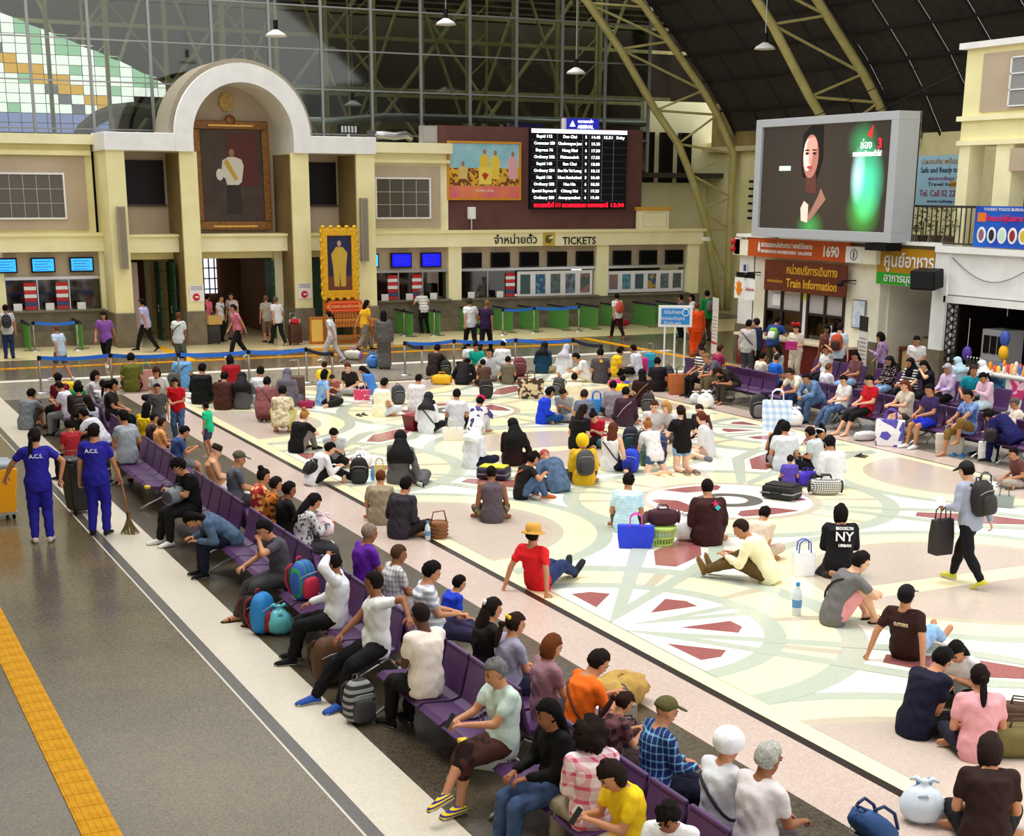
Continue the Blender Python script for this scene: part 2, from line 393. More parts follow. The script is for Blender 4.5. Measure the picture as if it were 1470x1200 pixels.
# poster boards in place of two booths
def poster_board(x0, x1, z0, z1, n, label, base, glab):
    t = thing('poster_board', label, 'poster board', (x0, YW-.1, z0))
    MB().box(0, x1-x0, -.04, .04, 0, z1-z0).build('backing_board', mat((240,240,240), .4), t)
    cs = [(60,90,90), (90,150,170), (80,90,84), (110,130,150), (70,90,84), (150,110,100), (80,120,130), (50,90,130), (180,150,70), (120,120,140), (90,110,110)]
    w = (x1-x0)/n
    for i in range(n):
        p = MB().box(w*(i+.18), w*(i+.82), -.06, -.04, .14, z1-z0-.12).build('photo_print', mat(cs[(i+base) % 11], .35, 0, 'floral', cs[(i*3+base+4) % 11], 7), t)
poster_board(25.95, 29.3, 1.16, 2.17, 5, 'white board of five framed photo posters', 0, '')
poster_board(29.98, 33.6, 1.25, 2.10, 6, 'white board of six framed photo posters at the end', 5, '')
# monitors
def monitor(x0, x1, z0, z1, c, label, grp, em):
    t = thing('wall_monitor', label, 'monitor', ((x0+x1)/2, YW-.2, (z0+z1)/2), 0, grp)
    w, h = (x1-x0)/2, (z1-z0)/2
    MB().box(-w, w, -.05, .05, -h, h).build('housing', m_blk, t, bevel=.01)
    MB().box(-w+.05, w-.05, -.058, -.05, -h+.05, h-.05).build('screen', mat(c, .2, 0, emit=em) if em else mat((9,7,9), .6, spec=.08), t)
    MB().box(-.05, .05, .05, .16, -.1, .1).build('wall_bracket', m_steel, t)
    if em:
        for k in range(4): MB().box(-w+.12, w-.15-.1*(k % 2), -.062, -.058, h-.14-k*.09, h-.12-k*.09).build('text_line', mat((60,70,90), .5), t)
    return t
for i, (a, b) in enumerate(((6.3, 7.08), (7.53, 8.33), (8.81, 9.62))):
    monitor(a, b, 2.46, 2.96, (40,160,255), ['leftmost bright blue monitor above ticket booth', 'bright blue monitor between two others above ticket booth', 'bright blue monitor nearest the portal pier'][i], 'blue monitors on the wall', .8)
monitor(19.8, 20.12, 2.42, 2.94, (60,190,240), 'narrow pale blue monitor half hidden by the portal pier', 'blue monitors on the wall', .8)
monitor(20.6, 21.44, 2.40, 2.95, (20,20,235), 'deep blue monitor nearer the golden portrait', 'blue monitors on the wall', .8)
monitor(21.82, 22.66, 2.40, 2.95, (20,20,235), 'deep blue monitor beside the yellow pier', 'blue monitors on the wall', .8)
names = ['first', 'second', 'third', 'fourth', 'fifth', 'sixth', 'seventh', 'eighth']
for i, (a, b) in enumerate(((23.56, 24.36), (24.77, 25.57), (26.01, 26.84), (27.24, 28.09), (28.52, 29.29), (30.21, 31.04), (31.45, 32.26), (32.68, 33.51))):
    monitor(a, b, 2.35, 2.92, (0, 0, 0), '%s switched off black monitor counted from the blue monitors' % names[i], 'black monitors on the wall', 0)
# lettering on the beam
m_ink = mat((30,26,20), .5)
text('lettering', 'จำหน่ายตั๋ว', .42, m_ink, face_y(25.7, YW-.47, 3.38), wb, wid=1.85, bold=.006)
text('lettering', 'TICKETS', .40, m_ink, face_y(28.5, YW-.47, 3.32), wb, wid=1.5, bold=.008)
p = thing('ticket_pictogram', 'small olive and gold square plaque with a hand holding a ticket', 'sign', (27.14, YW-.47, 3.40))
MB().box(-.25, .25, -.03, 0, -.25, .25).build('plaque', mat((196,170,60), .4), p); MB().prism_y([(-.16, -.12), (.05, -.16), (.14, .02), (.1, .16), (-.1, .16), (-.17, .03)], -.045, -.03).build('hand_shape', mat((92,84,30), .5), p)
MB().prism_y([(.0, .0), (.19, .05), (.17, .13), (-.02, .08)], -.05, -.045).build('ticket_shape', mat((240,230,160), .5), p)
# ---- portal
for x0, x1 in ((9.95, 10.55), (12.38, 12.98), (16.27, 16.92), (18.68, 19.37)):
    wp('pillar', m_y, x0, x1, 51.65, 53.8, 1.15, 6.44); wp('pillar_base', m_stone, x0-.05, x1+.05, 51.58, 53.8, 0, 1.15, bev=.02)
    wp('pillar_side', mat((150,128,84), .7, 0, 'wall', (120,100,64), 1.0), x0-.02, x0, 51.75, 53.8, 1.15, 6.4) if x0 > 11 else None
for x0, x1 in ((10.55, 12.38), (12.98, 16.27), (16.92, 18.68)):
    wp('lintel', m_y2, x0, x1, 52.3, 53.2, 3.12, 3.64); wp('lintel_ledge', m_y, x0, x1, 52.2, 53.2, 3.64, 3.72)
wp('recess_wall', m_gb, 10.55, 12.38, 53.6, 53.9, 3.7, 6.44); wp('recess_wall', m_gb, 16.92, 18.68, 53.6, 53.9, 3.7, 6.44)
wp('dark_window', m_dkwin, 10.93, 12.25, 53.5, 53.6, 4.71, 6.18); wp('dark_window', m_dkwin, 17.5, 18.56, 53.5, 53.6, 4.7, 6.18)
wp('window_trim', mat((70,50,38), .5), 10.86, 12.3, 53.46, 53.5, 4.64, 4.71); wp('window_trim', mat((70,50,38), .5), 17.44, 18.6, 53.46, 53.5, 4.63, 4.7)
wp('cornice_band', m_w, 9.9, 12.30, 51.55, 53.8, 6.44, 7.02, bev=.02); wp('cornice_band', m_w, 16.95, 19.42, 51.55, 53.8, 6.44, 7.02, bev=.02)
ac = (14.61, 6.95); ri, ro = 1.75, 2.37; arc = []
n = 28
outer = [(ac[0]+ro*math.cos(math.pi*k/n), ac[1]+ro*math.sin(math.pi*k/n)) for k in range(n+1)]
inner = [(ac[0]+ri*math.cos(math.pi*k/n), ac[1]+ri*math.sin(math.pi*k/n)) for k in range(n+1)]
mb = MB()
for k in range(n):
    mb.add([(outer[k][0], 51.5, outer[k][1]), (outer[k+1][0], 51.5, outer[k+1][1]), (inner[k+1][0], 51.5, inner[k+1][1]), (inner[k][0], 51.5, inner[k][1]),
            (outer[k][0], 53.8, outer[k][1]), (outer[k+1][0], 53.8, outer[k+1][1]), (inner[k+1][0], 53.8, inner[k+1][1]), (inner[k][0], 53.8, inner[k][1])],
           [(0,1,2,3), (7,6,5,4), (0,4,5,1), (3,2,6,7)])
mb.box(ac[0]-ro, ac[0]-ri, 51.5, 53.8, 6.44, 6.95).box(ac[0]+ri, ac[0]+ro, 51.5, 53.8, 6.44, 6.95)
mb.build('arch_band', m_w, wb)
mb = MB(); r2 = 2.52; out2 = [(ac[0]+r2*math.cos(math.pi*k/n), ac[1]+r2*math.sin(math.pi*k/n)) for k in range(n+1)]
for k in range(n):
    mb.add([(out2[k][0], 51.75, out2[k][1]), (out2[k+1][0], 51.75, out2[k+1][1]), (outer[k+1][0]*.999, 51.75, outer[k+1][1]), (outer[k][0], 51.75, outer[k][1]),
            (out2[k][0], 53.8, out2[k][1]), (out2[k+1][0], 53.8, out2[k+1][1]), (outer[k+1][0], 53.8, outer[k+1][1]), (outer[k][0], 53.8, outer[k][1])], [(0,1,2,3), (0,4,5,1)])
mb.build('arch_back_moulding', mat((150,140,120), .7), wb)
pl = [(ac[0]-ri, 3.7), (ac[0]+ri, 3.7)] + [(ac[0]+ri*math.cos(math.pi*k/n), ac[1]+ri*math.sin(math.pi*k/n)) for k in range(n+1)]
MB().prism_y(pl, 53.7, 53.85).build('niche_wall', m_gb, wb)
MB().prism_y([(ac[0]+.28*math.cos(k*math.pi/8)*(1 if k % 2 else .8), 8.16+.34*math.sin(k*math.pi/8)*(1 if k % 2 else .85)) for k in range(16)], 53.6, 53.7).build('gold_emblem', mat((205,170,90), .5, .2, 'noise', (150,110,50), 8), wb)
# grey boxed loudspeaker columns on the outer pillars
for x, z0, z1, lb in ((10.28, 2.62, 4.66, 'tall grey column loudspeaker on the left pillar of the portal'), (18.85, 2.75, 4.95, 'tall grey column loudspeaker above the golden portrait')):
    t = thing('column_loudspeaker', lb, 'loudspeaker', (x, 51.45, z0)); MB().box(-.13, .13, -.13, .1, 0, z1-z0).build('cabinet', mat((166,156,138), .6), t, bevel=.015); MB().box(-.1, .1, -.14, -.13, .05, z1-z0-.05).build('grille', mat((140,130,114), .8), t); MB().box(-.06, .06, .1, .14, .3, z1-z0-.3).build('wall_bracket', m_steel, t)
# doors
m_green = mat((30,78,44), .5, 0, 'noise', (18,50,30), 4)
def doorway(n, x0, x1, label, leaves):
    d = struct(thing('door_%d' % n, label, None))
    MB().box(x0, x0+.09, 53.4, 53.75, 0, 2.85).build('door_jamb', m_green, d); MB().box(x1-.09, x1, 53.4, 53.75, 0, 2.85).build('door_jamb', m_green, d)
    for lx, ly0, ly1 in leaves:
        MB().box(lx-.03, lx+.03, ly0, ly1, .02, 2.75).build('door_leaf', m_green, d)
        for z in (.4, 1.1, 1.8, 2.4): MB().box(lx-.05, lx+.05, ly0, ly1, z, z+.05).build('door_rail', mat((20,54,32), .5), d)
        MB().box(lx-.06, lx-.03, (ly0+ly1)/2, (ly0+ly1)/2+.04, 1.0, 1.25).build('door_handle', m_steel, d)
doorway(1, 10.6, 12.35, 'narrow doorway with a green folding leaf left of the portal', [(12.2, 52.5, 53.6), (11.9, 53.4, 54.2)])
doorway(2, 13.05, 15.95, 'central open doorway with green leaves under the big painting', [(15.8, 52.7, 53.6), (13.15, 53.6, 54.4)])
doorway(3, 16.95, 18.65, 'green doorway behind the golden portrait', [(17.25, 53.0, 53.7)])
wp('door_head_wall', m_y2, 15.95, 16.27, 53.0, 53.4, 0, 3.12); wp('door_head_wall', m_y, 10.55, 19.4, 53.2, 53.6, 2.85, 3.7)
MB().box(17.3, 18.68, 53.3, 53.4, 0, 2.85).build('green_panel', m_green, wb)
# passage behind the doors
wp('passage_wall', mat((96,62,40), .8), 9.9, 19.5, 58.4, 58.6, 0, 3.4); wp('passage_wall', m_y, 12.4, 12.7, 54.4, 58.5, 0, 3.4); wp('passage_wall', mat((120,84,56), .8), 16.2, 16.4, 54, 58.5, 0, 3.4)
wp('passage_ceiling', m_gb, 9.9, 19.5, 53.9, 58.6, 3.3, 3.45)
wp('passage_board', mat((232,200,190), .7), 11.0, 11.3, 54.3, 57.5, 0, 2.7)
wp('bright_grille', mat((240,240,250), .6, emit=.9), 14.3, 15.2, 58.3, 58.4, 1.3, 2.9)
for k in range(4): wp('grille_bar', m_blk, 14.42+k*.22, 14.46+k*.22, 58.22, 58.28, 1.3, 2.9)
for k in range(4): wp('grille_bar', m_blk, 14.3, 15.2, 58.2, 58.26, 1.45+k*.4, 1.49+k*.4)
# notices on the two inner pillars
for x, lb in ((12.72, 'white no entry style notice on the pillar left of the central doorway'), (16.62, 'white no entry style notice on the pillar right of the central doorway')):
    t = thing('paper_notice', lb, 'notice', (x, 51.63, 1.75)); MB().box(-.26, .26, -.02, 0, -.27, .27).build('sheet', mat((240,236,236), .6), t)
    MB().prism_y([(-.02+.13*math.cos(k*.5236), -.12+.13*math.sin(k*.5236)) for k in range(12)], -.03, -.02).build('red_symbol', mat((205,30,40), .5), t); MB().box(-.06, .06, -.035, -.03, -.14, -.09).build('white_bar', m_w, t)
    for q in range(3): MB().box(-.2, .2, -.024, -.02, .12+q*.05, .14+q*.05).build('text_line', mat((120,120,150), .6), t)
# ---- big painting
t = thing('portrait_painting', 'huge gold framed painting of a standing figure in a white tunic', 'painting', (14.66, 53.35, 3.82)); t.rotation_euler = (math.radians(-2), 0, 0)
m_gold = mat((150,100,36), .4, .3, 'noise', (96,58,18), 12); m_gold2 = mat((210,160,70), .35, .4)
W, H = 1.36, 3.72
for b in ((-W, W, 0, .3), (-W, W, H-.3, H), (-W, -W+.26, .3, H-.3), (W-.26, W, .3, H-.3)): MB().box(b[0], b[1], -.12, .06, b[2], b[3]).build('gilded_frame', m_gold, t, bevel=.03)
MB().box(-.8, .8, -.15, -.1, .1, .16).build('frame_highlight', m_gold2, t); MB().box(-.8, .8, -.15, -.1, H-.2, H-.14).build('frame_highlight', m_gold2, t)
MB().ell((0, -.1, H), (.2, .07, .2)).build('crest', m_gold, t, True)
MB().box(-W+.26, W-.26, -.04, 0, .3, H-.3).build('canvas', mat((78,58,40), .5, 0, 'noise', (46,30,22), 1.2), t)
MB().box(-1.06, -.72, -.045, -.04, 2.1, 3.3).build('painted_panel', mat((70,60,40), .6), t); MB().box(-.15, .95, -.045, -.04, 1.5, 3.3).build('painted_curtain', mat((86,34,24), .6), t)
MB().prism_y([(-.28, .55), (.3, .55), (.26, 1.6), (-.22, 1.6)], -.05, -.045).build('painted_trousers', mat((44,34,28), .6), t)
MB().prism_y([(-.22, 1.55), (.2, 1.55), (.32, 1.65), (.42, 2.2), (.34, 2.42), (.1, 2.5), (-.12, 2.5), (-.34, 2.38), (-.42, 1.9), (-.26, 1.75)], -.055, -.05).build('painted_tunic', mat((216,210,192), .6), t)
MB().prism_y([(-.3, 2.3), (-.18, 2.45), (.2, 1.75), (.08, 1.7)], -.06, -.055).build('painted_sash', mat((200,160,60), .6), t)
MB().prism_y([(.0+.1*math.cos(k*.5236), 2.64+.14*math.sin(k*.5236)) for k in range(12)], -.055, -.05).build('painted_head', mat((150,112,84), .6), t)
MB().ell((-.46, -.05, 1.9), (.13, .01, .2)).build('painted_plume', mat((220,216,204), .6), t)
# ---- golden framed portrait on its stand, red arrow sign
t = thing('golden_portrait', 'ornate bright gold framed portrait of a standing figure in yellow on a stand', 'portrait', (17.55, 50.5, 0))
m_g3 = mat((250,200,30), .35, .25, 'noise', (206,140,10), 14)
W = .68
for b in ((-W, W, 1.55, 1.82), (-W, W, 3.68, 3.95), (-W, -W+.24, 1.8, 3.7), (W-.24, W, 1.8, 3.7)): MB().box(b[0], b[1], -.08, .06, b[2], b[3]).build('gilded_frame', m_g3, t, bevel=.03)
for k in range(8):
    MB().ell((-W+.02, -.05, 1.7+k*.3), (.07, .06, .1), 8, 5).build('scroll_knob', m_g3, t, True); MB().ell((W-.02, -.05, 1.7+k*.3), (.07, .06, .1), 8, 5).build('scroll_knob', m_g3, t, True)
for k in range(5):
    MB().ell((-W+.1+k*.29, -.05, 3.97), (.1, .06, .07), 8, 5).build('scroll_knob', m_g3, t, True); MB().ell((-W+.1+k*.29, -.05, 1.53), (.1, .06, .07), 8, 5).build('scroll_knob', m_g3, t, True)
MB().box(-.45, .45, -.02, 0, 1.8, 3.7).build('canvas', mat((36,34,90), .5, 0, 'noise', (20,18,40), 2), t)
MB().box(-.45, .45, -.024, -.02, 1.8, 2.3).build('painted_carpet', mat((110,60,40), .6), t)
MB().prism_y([(-.2, 1.95), (-.02, 1.95), (0, 2.5), (.04, 1.95), (.22, 1.95), (.24, 2.6), (.3, 3.1), (.12, 3.3), (-.12, 3.3), (-.3, 3.05), (-.24, 2.6)], -.03, -.025).build('painted_figure', mat((206,170,60), .6), t)
MB().prism_y([(.0+.075*math.cos(k*.5236), 3.42+.1*math.sin(k*.5236)) for k in range(12)], -.03, -.025).build('painted_head', mat((200,160,130), .6), t)
for x in (-.55, .55):
    MB().box(x-.05, x+.05, .06, .16, 0, 3.6).build('stand_post', mat((200,140,50), .5), t)
MB().box(-.75, .75, -.35, .3, 0, .1).build('stand_base', mat((196,120,40), .45), t)
t = thing('offering_table', 'orange brown wooden altar table under the golden portrait', 'table', (17.75, 49.8, 0))
mo = mat((206,130,44), .4, 0, 'wood', (150,84,22), 3)
MB().box(-.85, .85, -.3, .3, .78, .86).build('table_top', mo, t, bevel=.01); MB().box(-.75, .75, -.25, .25, .62, .78).build('apron', mo, t)
for sx in (-.75, .75):
    for sy in (-.22, .22): MB().box(sx-.05, sx+.05, sy-.05, sy+.05, 0, .62).build('leg', mo, t)
MB().box(-.8, .8, -.05, .05, .25, .32).build('stretcher', mo, t)
t = thing('gold_panel_screen', 'low gold panelled screen left of the offering table', 'screen', (16.55, 50.2, 0)); MB().box(-.28, .28, -.04, .04, 0, .95).build('frame', mo, t); MB().box(-.2, .2, -.05, -.04, .1, .85).build('panel', mat((232,190,90), .5), t)
t = thing('arrow_sign', 'red and gold arrow sign below the golden portrait', 'sign', (17.6, 50.25, 1.28))
MB().prism_y([(-.75, 0), (-.55, .2), (.6, .2), (.72, 0), (.6, -.2), (-.55, -.2)], -.05, 0).build('sign_board', mat((222,70,34), .4), t); MB().prism_y([(-.66, 0), (-.5, .15), (.55, .15), (.64, 0), (.55, -.15), (-.5, -.15)], -.055, -.05).build('gold_field', mat((232,150,40), .4), t)
MB().prism_y([(-.6, 0), (-.48, .12), (.5, .12), (.58, 0), (.5, -.12), (-.48, -.12)], -.06, -.055).build('red_field', mat((216,52,30), .4), t)
MB().box(-.5, .5, .0, .05, -.42, 0).build('support', mo, t)
text('lettering', 'ถวายพระพรชัยมงคล', .16, mat((250,220,120), .5), face_y(17.6, 50.18, 1.28), t)
# ---- brown panel, poster, departures board
brown = thing('brown_display_panel', 'wide dull brown panel behind the arrivals board', 'panel', (26.9, 53.8, 3.76))
MB().box(-3.85, 4.75, -.05, .1, 0, 3.82).build('panel_face', mat((110,72,66), .8, 0, 'wall', (94,60,56), 1.5), brown); MB().box(-4.5, -3.85, -.05, .1, 3.1, 3.82).build('panel_extension', mat((110,72,66), .8), brown)
for k in range(5): MB().box(-3.6+k*2, -3.5+k*2, .1, .3, 0, 3.7).build('rear_strut', m_steel, brown)
t = thing('royal_poster', 'orange framed festive poster of a crowd under a blue sky', 'poster', (24.6, 53.66, 5.95))
for b in ((-1.55, 1.55, -1.08, -1.0), (-1.55, 1.55, 1.0, 1.08), (-1.55, -1.47, -1, 1), (1.47, 1.55, -1, 1)): MB().box(b[0], b[1], -.06, .02, b[2], b[3]).build('frame', mat((216,146,30), .4), t)
MB().box(-1.47, 1.47, -.02, 0, .1, 1.0).build('sky_print', mat((120,190,214), .6, 0, 'noise', (180,216,220), 1.5), t); MB().box(-1.47, 1.47, -.02, 0, -.55, .1).build('crowd_print', mat((226,176,50), .6, 0, 'floral', (120,70,30), 12), t)
MB().box(-1.47, 1.47, -.02, 0, -1, -.55).build('pink_print', mat((222,70,140), .6, 0, 'noise', (236,150,60), 1), t)
for x, h, c in ((.0, .8, (232,200,60)), (.45, .75, (236,206,70)), (1.2, .7, (230,170,180)), (-.9, .2, (220,190,120))):
    MB().prism_y([(x-.17, -.3), (x+.17, -.3), (x+.2, h*.5), (x+.1, h*.75), (x-.1, h*.75), (x-.2, h*.5)], -.03, -.02).build('printed_figure', mat(c, .6), t); MB().ell((x, -.025, h*.75+.1), (.07, .008, .1), 8, 6).build('printed_head', mat((170,120,90), .6), t)
MB().prism_y([(-.25, -.5), (.3, -.5), (.3, .15), (-.25, .15)], -.035, -.03).build('printed_plaque', mat((240,214,90), .6), t); MB().prism_y([(-.12, -.15), (.02, -.35), (.17, -.15), (.02, -.05)], -.04, -.035).build('printed_eagle', mat((190,60,30), .6), t)
text('lettering', 'ทรงพระเจริญ', .14, mat((250,240,220), .5), face_y(24.6, 53.62, 5.22), t)
bd = thing('arrivals_board', 'black electronic arrivals board with white rows and a red ticker line', 'display board', (28.65, 53.6, 4.54))
MB().box(-2.14, 2.14, -.1, .1, 0, 3.0).build('housing', m_blk, bd, bevel=.01); MB().box(-2.12, 2.12, -.11, -.1, 2.84, 2.99).build('white_header', mat((245,245,255), .4, emit=1.0), bd)
m_led = mat((250,250,255), .4, emit=1.2); m_red = mat((255,20,50), .4, emit=1.3)
cols = [-2.12, -1.0, .12, .42, 1.0, 1.52, 2.12]
for c in cols[1:-1]: MB().box(c-.012, c+.012, -.115, -.1, .3, 2.84).build('column_rule', mat((90,90,110), .5, emit=.2), bd)
rows = [('Rapid 112', 'Den Chai', '5', '14.45', '15.21', 'Delay'), ('Commuter 350', 'Chachoengsao Junc', '9', '15.35', '', ''), ('Express 76', 'Nong Khai', '6', '17.30', '', ''), ('Ordinary 202', 'Phitsanulok', '8', '17.55', '', ''),
        ('Rapid 140', 'Ban Chai', '9', '18.00', '', ''), ('Ordinary 254', 'Ban Klu Yai Lueng', '5', '18.15', '', ''), ('Rapid 136', 'Ubon Ratchathani', '3', '18.40', '', ''), ('Ordinary 282', 'Hua Hin', '6', '18.55', '', ''), ('Special Express 8', 'Chiang Mai', '4', '19.25', '', ''), ('Ordinary 280', 'Aranyaprathet', '6', '19.40', '', '')]
for i, r in enumerate(rows):
    z = 2.84-.254*(i+.5)
    MB().box(-2.12, 2.12, -.112, -.1, z-.131, z-.123).build('row_rule', mat((90,90,110), .5, emit=.2), bd)
    for j, s in enumerate(r):
        if s: text('lettering', s, .15, m_led, face_y(28.65+(cols[j]+cols[j+1])/2, 53.48, 4.54+z), bd, wid=min(len(s)*.075, cols[j+1]-cols[j]-.08), bold=.004)
text('lettering', 'ขบวนรถเร็วที่ 111 ขบวนรถธรรมดา ออกจากสถานี', .22, m_red, face_y(28.3, 53.48, 4.68), bd, wid=3.3, bold=.006); text('lettering', '12:30', .2, m_red, face_y(30.4, 53.48, 4.68), bd, wid=.6, bold=.006)
t = thing('arrival_sign', 'small blue lightbox sign with white lettering above the board', 'sign', (28.7, 53.55, 7.74)); MB().box(-.75, .75, -.12, .1, -.19, .2).build('lightbox', mat((30,40,170), .4, emit=.5), t); MB().box(-.8, -.7, -.13, .1, -.19, .2).build('end_cap', m_w, t)
text('lettering', 'ขบวนรถเข้า', .15, m_led, face_y(28.85, 53.42, 7.83), t, bold=.003); text('lettering', 'ARRIVAL', .18, m_led, face_y(28.85, 53.42, 7.63), t, bold=.006); MB().prism_y([(-.55, -.1), (-.42, .12), (-.3, -.1)], -.13, -.12).build('emblem', m_led, t)
MB().box(-.05, .05, -.02, .05, -.5, -.19).build('support', m_steel, t)
# roof-top bits above the facade
t = thing('floodlight_bank', 'small dark floodlight bank on the portal cornice', 'floodlight', (18.6, 52.2, 7.02)); MB().box(-.35, .35, -.12, .1, .12, .42).build('housing', m_blk, t)
for k in range(5): MB().box(-.3+k*.125, -.22+k*.125, -.14, -.12, .16, .38).build('fin', m_steel, t)
MB().box(-.05, .05, -.05, .05, 0, .12).build('support', m_steel, t)
t = thing('air_duct', 'bent silver duct lying on the yellow parapet', 'duct', (20.6, 53.6, 6.98)); MB().tube([(-.5, 0, .18), (-.1, 0, .2), (.3, -.05, .16), (.75, 0, .22), (1.0, .1, .1)], .14).build('duct_pipe', m_steel, t, True); MB().box(-.7, -.45, -.12, .2, 0, .35).build('duct_box', mat((90,90,90), .5), t)
t = thing('junction_cabinet', 'grey metal cabinet on the parapet beside the silver duct', 'cabinet', (22.3, 53.55, 6.92)); MB().box(-.35, .25, -.15, .2, 0, .62).build('cabinet_body', mat((170,168,160), .5), t); MB().box(-.3, .2, -.17, -.15, .05, .57).build('cabinet_door', mat((184,182,174), .5), t)
t = thing('white_wall_box', 'small white box on a pole on the ticket beam', 'box', (23.9, 53.3, 3.76)); MB().box(-.14, .14, -.08, .08, .42, .86).build('case', m_w, t); MB().tube([(0, 0, 0), (0, 0, .42)], .025, 6).build('pole', m_steel, t)
t = thing('horn_loudspeaker', 'square cream horn loudspeaker on the end of the ticket beam', 'loudspeaker', (32.0, 53.2, 3.76))
MB().box(-.66, .66, 0, .4, 0, .72).build('cabinet', m_y2, t); MB().add([(-.55,-.02,.08),(.55,-.02,.08),(.55,-.02,.64),(-.55,-.02,.64),(-.2,.3,.25),(.2,.3,.25),(.2,.3,.5),(-.2,.3,.5)],[(0,1,5,4),(1,2,6,5),(2,3,7,6),(3,0,4,7),(4,5,6,7)]).build('horn_mouth', mat((206,196,170), .6), t); MB().box(-.7, .7, -.05, .45, .72, .86).build('wooden_lid', mat((214,160,60), .5), t)
t = thing('security_camera', 'small white security camera at the end of the ticket beam', 'camera', (34.3, 53.0, 3.35)); MB().box(-.1, .1, -.25, .1, -.08, .08).build('camera_body', m_w, t, bevel=.02); MB().tube([(0, .05, .08), (0, .3, .2)], .02, 6).build('arm', m_steel, t)

# ================================================================== GLAZED SCREEN above the facade and the train shed behind
YG = 56.0
w1 = struct(thing('window_1', 'tall glazed screen wall above the ticket facade', None))
mx = [0.3, 2.35, 4.38, 6.4, 8.43, 10.46, 12.58, 14.83, 16.97, 18.97, 20.95, 22.97, 25.05, 27.08, 29.12, 31.11, 33.2]
tz = [6.0, 7.25, 8.85, 10.25, 11.75, 13.4]
gm = glass_mat((214,220,214), .07)
for i in range(len(mx)-1):
    for j in range(len(tz)-1): MB().box(mx[i]+.03, mx[i+1]-.03, YG-.006, YG+.006, tz[j]+.03, tz[j+1]-.03).build('pane', gm, w1)
for x in mx: MB().box(x-.05, x+.05, YG-.06, YG+.06, 6.0, 13.6).build('mullion', m_mull, w1)
for z in tz[1:]: MB().box(mx[0], mx[-1], YG-.04, YG+.04, z-.025, z+.025).build('transom', m_mull, w1)
m_ol = mat((196,188,130), .6, 0, 'wall', (160,150,96), 2); m_sh = mat((78,68,52), .9)
shed = struct(MB().box(-12, 46, 82, 82.3, 3.4, 17).build('wall_shed', m_sh)); shed['label'] = 'dark far end of the train shed behind the glass'
[MB().box(-12, 46, y, y+1.7, 14.2, 14.4).build('shed_roof', m_sh, shed) for y in (56.6, 58.8, 61.2, 63.6, 66, 68.4, 70.8, 73.2, 75.6, 78)]; MB().box(-12.2, -12, 56.6, 82, 3.4, 14.4).build('shed_side', m_sh, shed); MB().box(46, 46.2, 59, 82, 0, 14.4).build('shed_side', m_sh, shed)
MB().box(-12, 38, 56.8, 82, 5.8, 6.0).build('shed_deck', mat((70,64,54), .9), shed)
for i in range(len(mx)-1):
    x = (mx[i]+mx[i+1])/2; MB().box(x-.07, x+.07, 58.3, 58.44, 6.0, 14.2).build('shed_post', m_ol, shed)
for k in range(7):
    x = 1+k*5.2
    for s in (-1, 1): MB().tube([(x, 60.5, 7.4), (x+s*2.6, 60.5, 13.8)], .07, 6).build('shed_brace', m_ol, shed)
    MB().box(x-.5, x-.42, 59.6, 59.7, 7.4, 14).build('lattice_post', m_ol, shed); MB().box(x+.42, x+.5, 59.6, 59.7, 7.4, 14).build('lattice_post', m_ol, shed)
    for q in range(6): MB().tube([(x-.46, 59.65, 7.6+q*1.05), (x+.46, 59.65, 8.4+q*1.05)], .03, 5).build('lattice_bar', m_ol, shed)
    MB().tube([(x-2.6, 66, 7.4), (x+2.6, 66, 13.8)], .09, 6).build('shed_brace', m_ol, shed); MB().tube([(x+2.6, 72, 7.4), (x-2.6, 72, 13.8)], .09, 6).build('shed_brace', m_ol, shed)
for z, y in ((9.0, 60.5), (11.2, 60.5), (12.8, 66), (10, 72)): MB().box(-10, 44, y-.06, y+.06, z-.07, z+.07).build('shed_beam', m_ol, shed)
MB().tube([(17.5, 57.6, 7.75), (20, 57.6, 7.8), (22, 57.6, 8.0), (34, 57.6, 8.05)], .16, 8).build('silver_pipe', m_steel, shed, True)
# glowing panes imitate the front stained glass window's reflection in the glazing
sg = struct(thing('window_7', 'glowing panes imitating a stained glass reflection in the glazed screen', None))
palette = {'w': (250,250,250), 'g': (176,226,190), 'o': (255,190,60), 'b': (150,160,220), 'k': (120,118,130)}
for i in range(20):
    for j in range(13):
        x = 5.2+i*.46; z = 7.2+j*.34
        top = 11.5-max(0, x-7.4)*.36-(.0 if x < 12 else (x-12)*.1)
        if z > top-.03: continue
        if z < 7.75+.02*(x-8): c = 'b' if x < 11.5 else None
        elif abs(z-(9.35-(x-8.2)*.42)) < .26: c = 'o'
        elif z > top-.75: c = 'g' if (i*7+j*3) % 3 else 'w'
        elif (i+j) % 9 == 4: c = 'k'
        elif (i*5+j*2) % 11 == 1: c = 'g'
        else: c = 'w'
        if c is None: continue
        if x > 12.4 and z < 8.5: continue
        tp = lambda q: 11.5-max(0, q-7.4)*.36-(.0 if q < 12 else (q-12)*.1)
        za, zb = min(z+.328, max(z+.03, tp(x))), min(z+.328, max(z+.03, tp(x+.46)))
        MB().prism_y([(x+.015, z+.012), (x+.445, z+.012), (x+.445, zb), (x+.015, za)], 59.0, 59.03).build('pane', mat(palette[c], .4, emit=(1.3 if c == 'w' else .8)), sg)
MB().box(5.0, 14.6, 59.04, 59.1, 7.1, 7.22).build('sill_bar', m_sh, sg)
MB().tube([(15.6-.0+2.3*math.cos(math.pi*k/10)-3.2, 58.6, 6.2+1.9*math.sin(math.pi*k/10)) for k in range(11)], .25, 6).build('arched_canopy', mat((90,84,60), .7), shed)
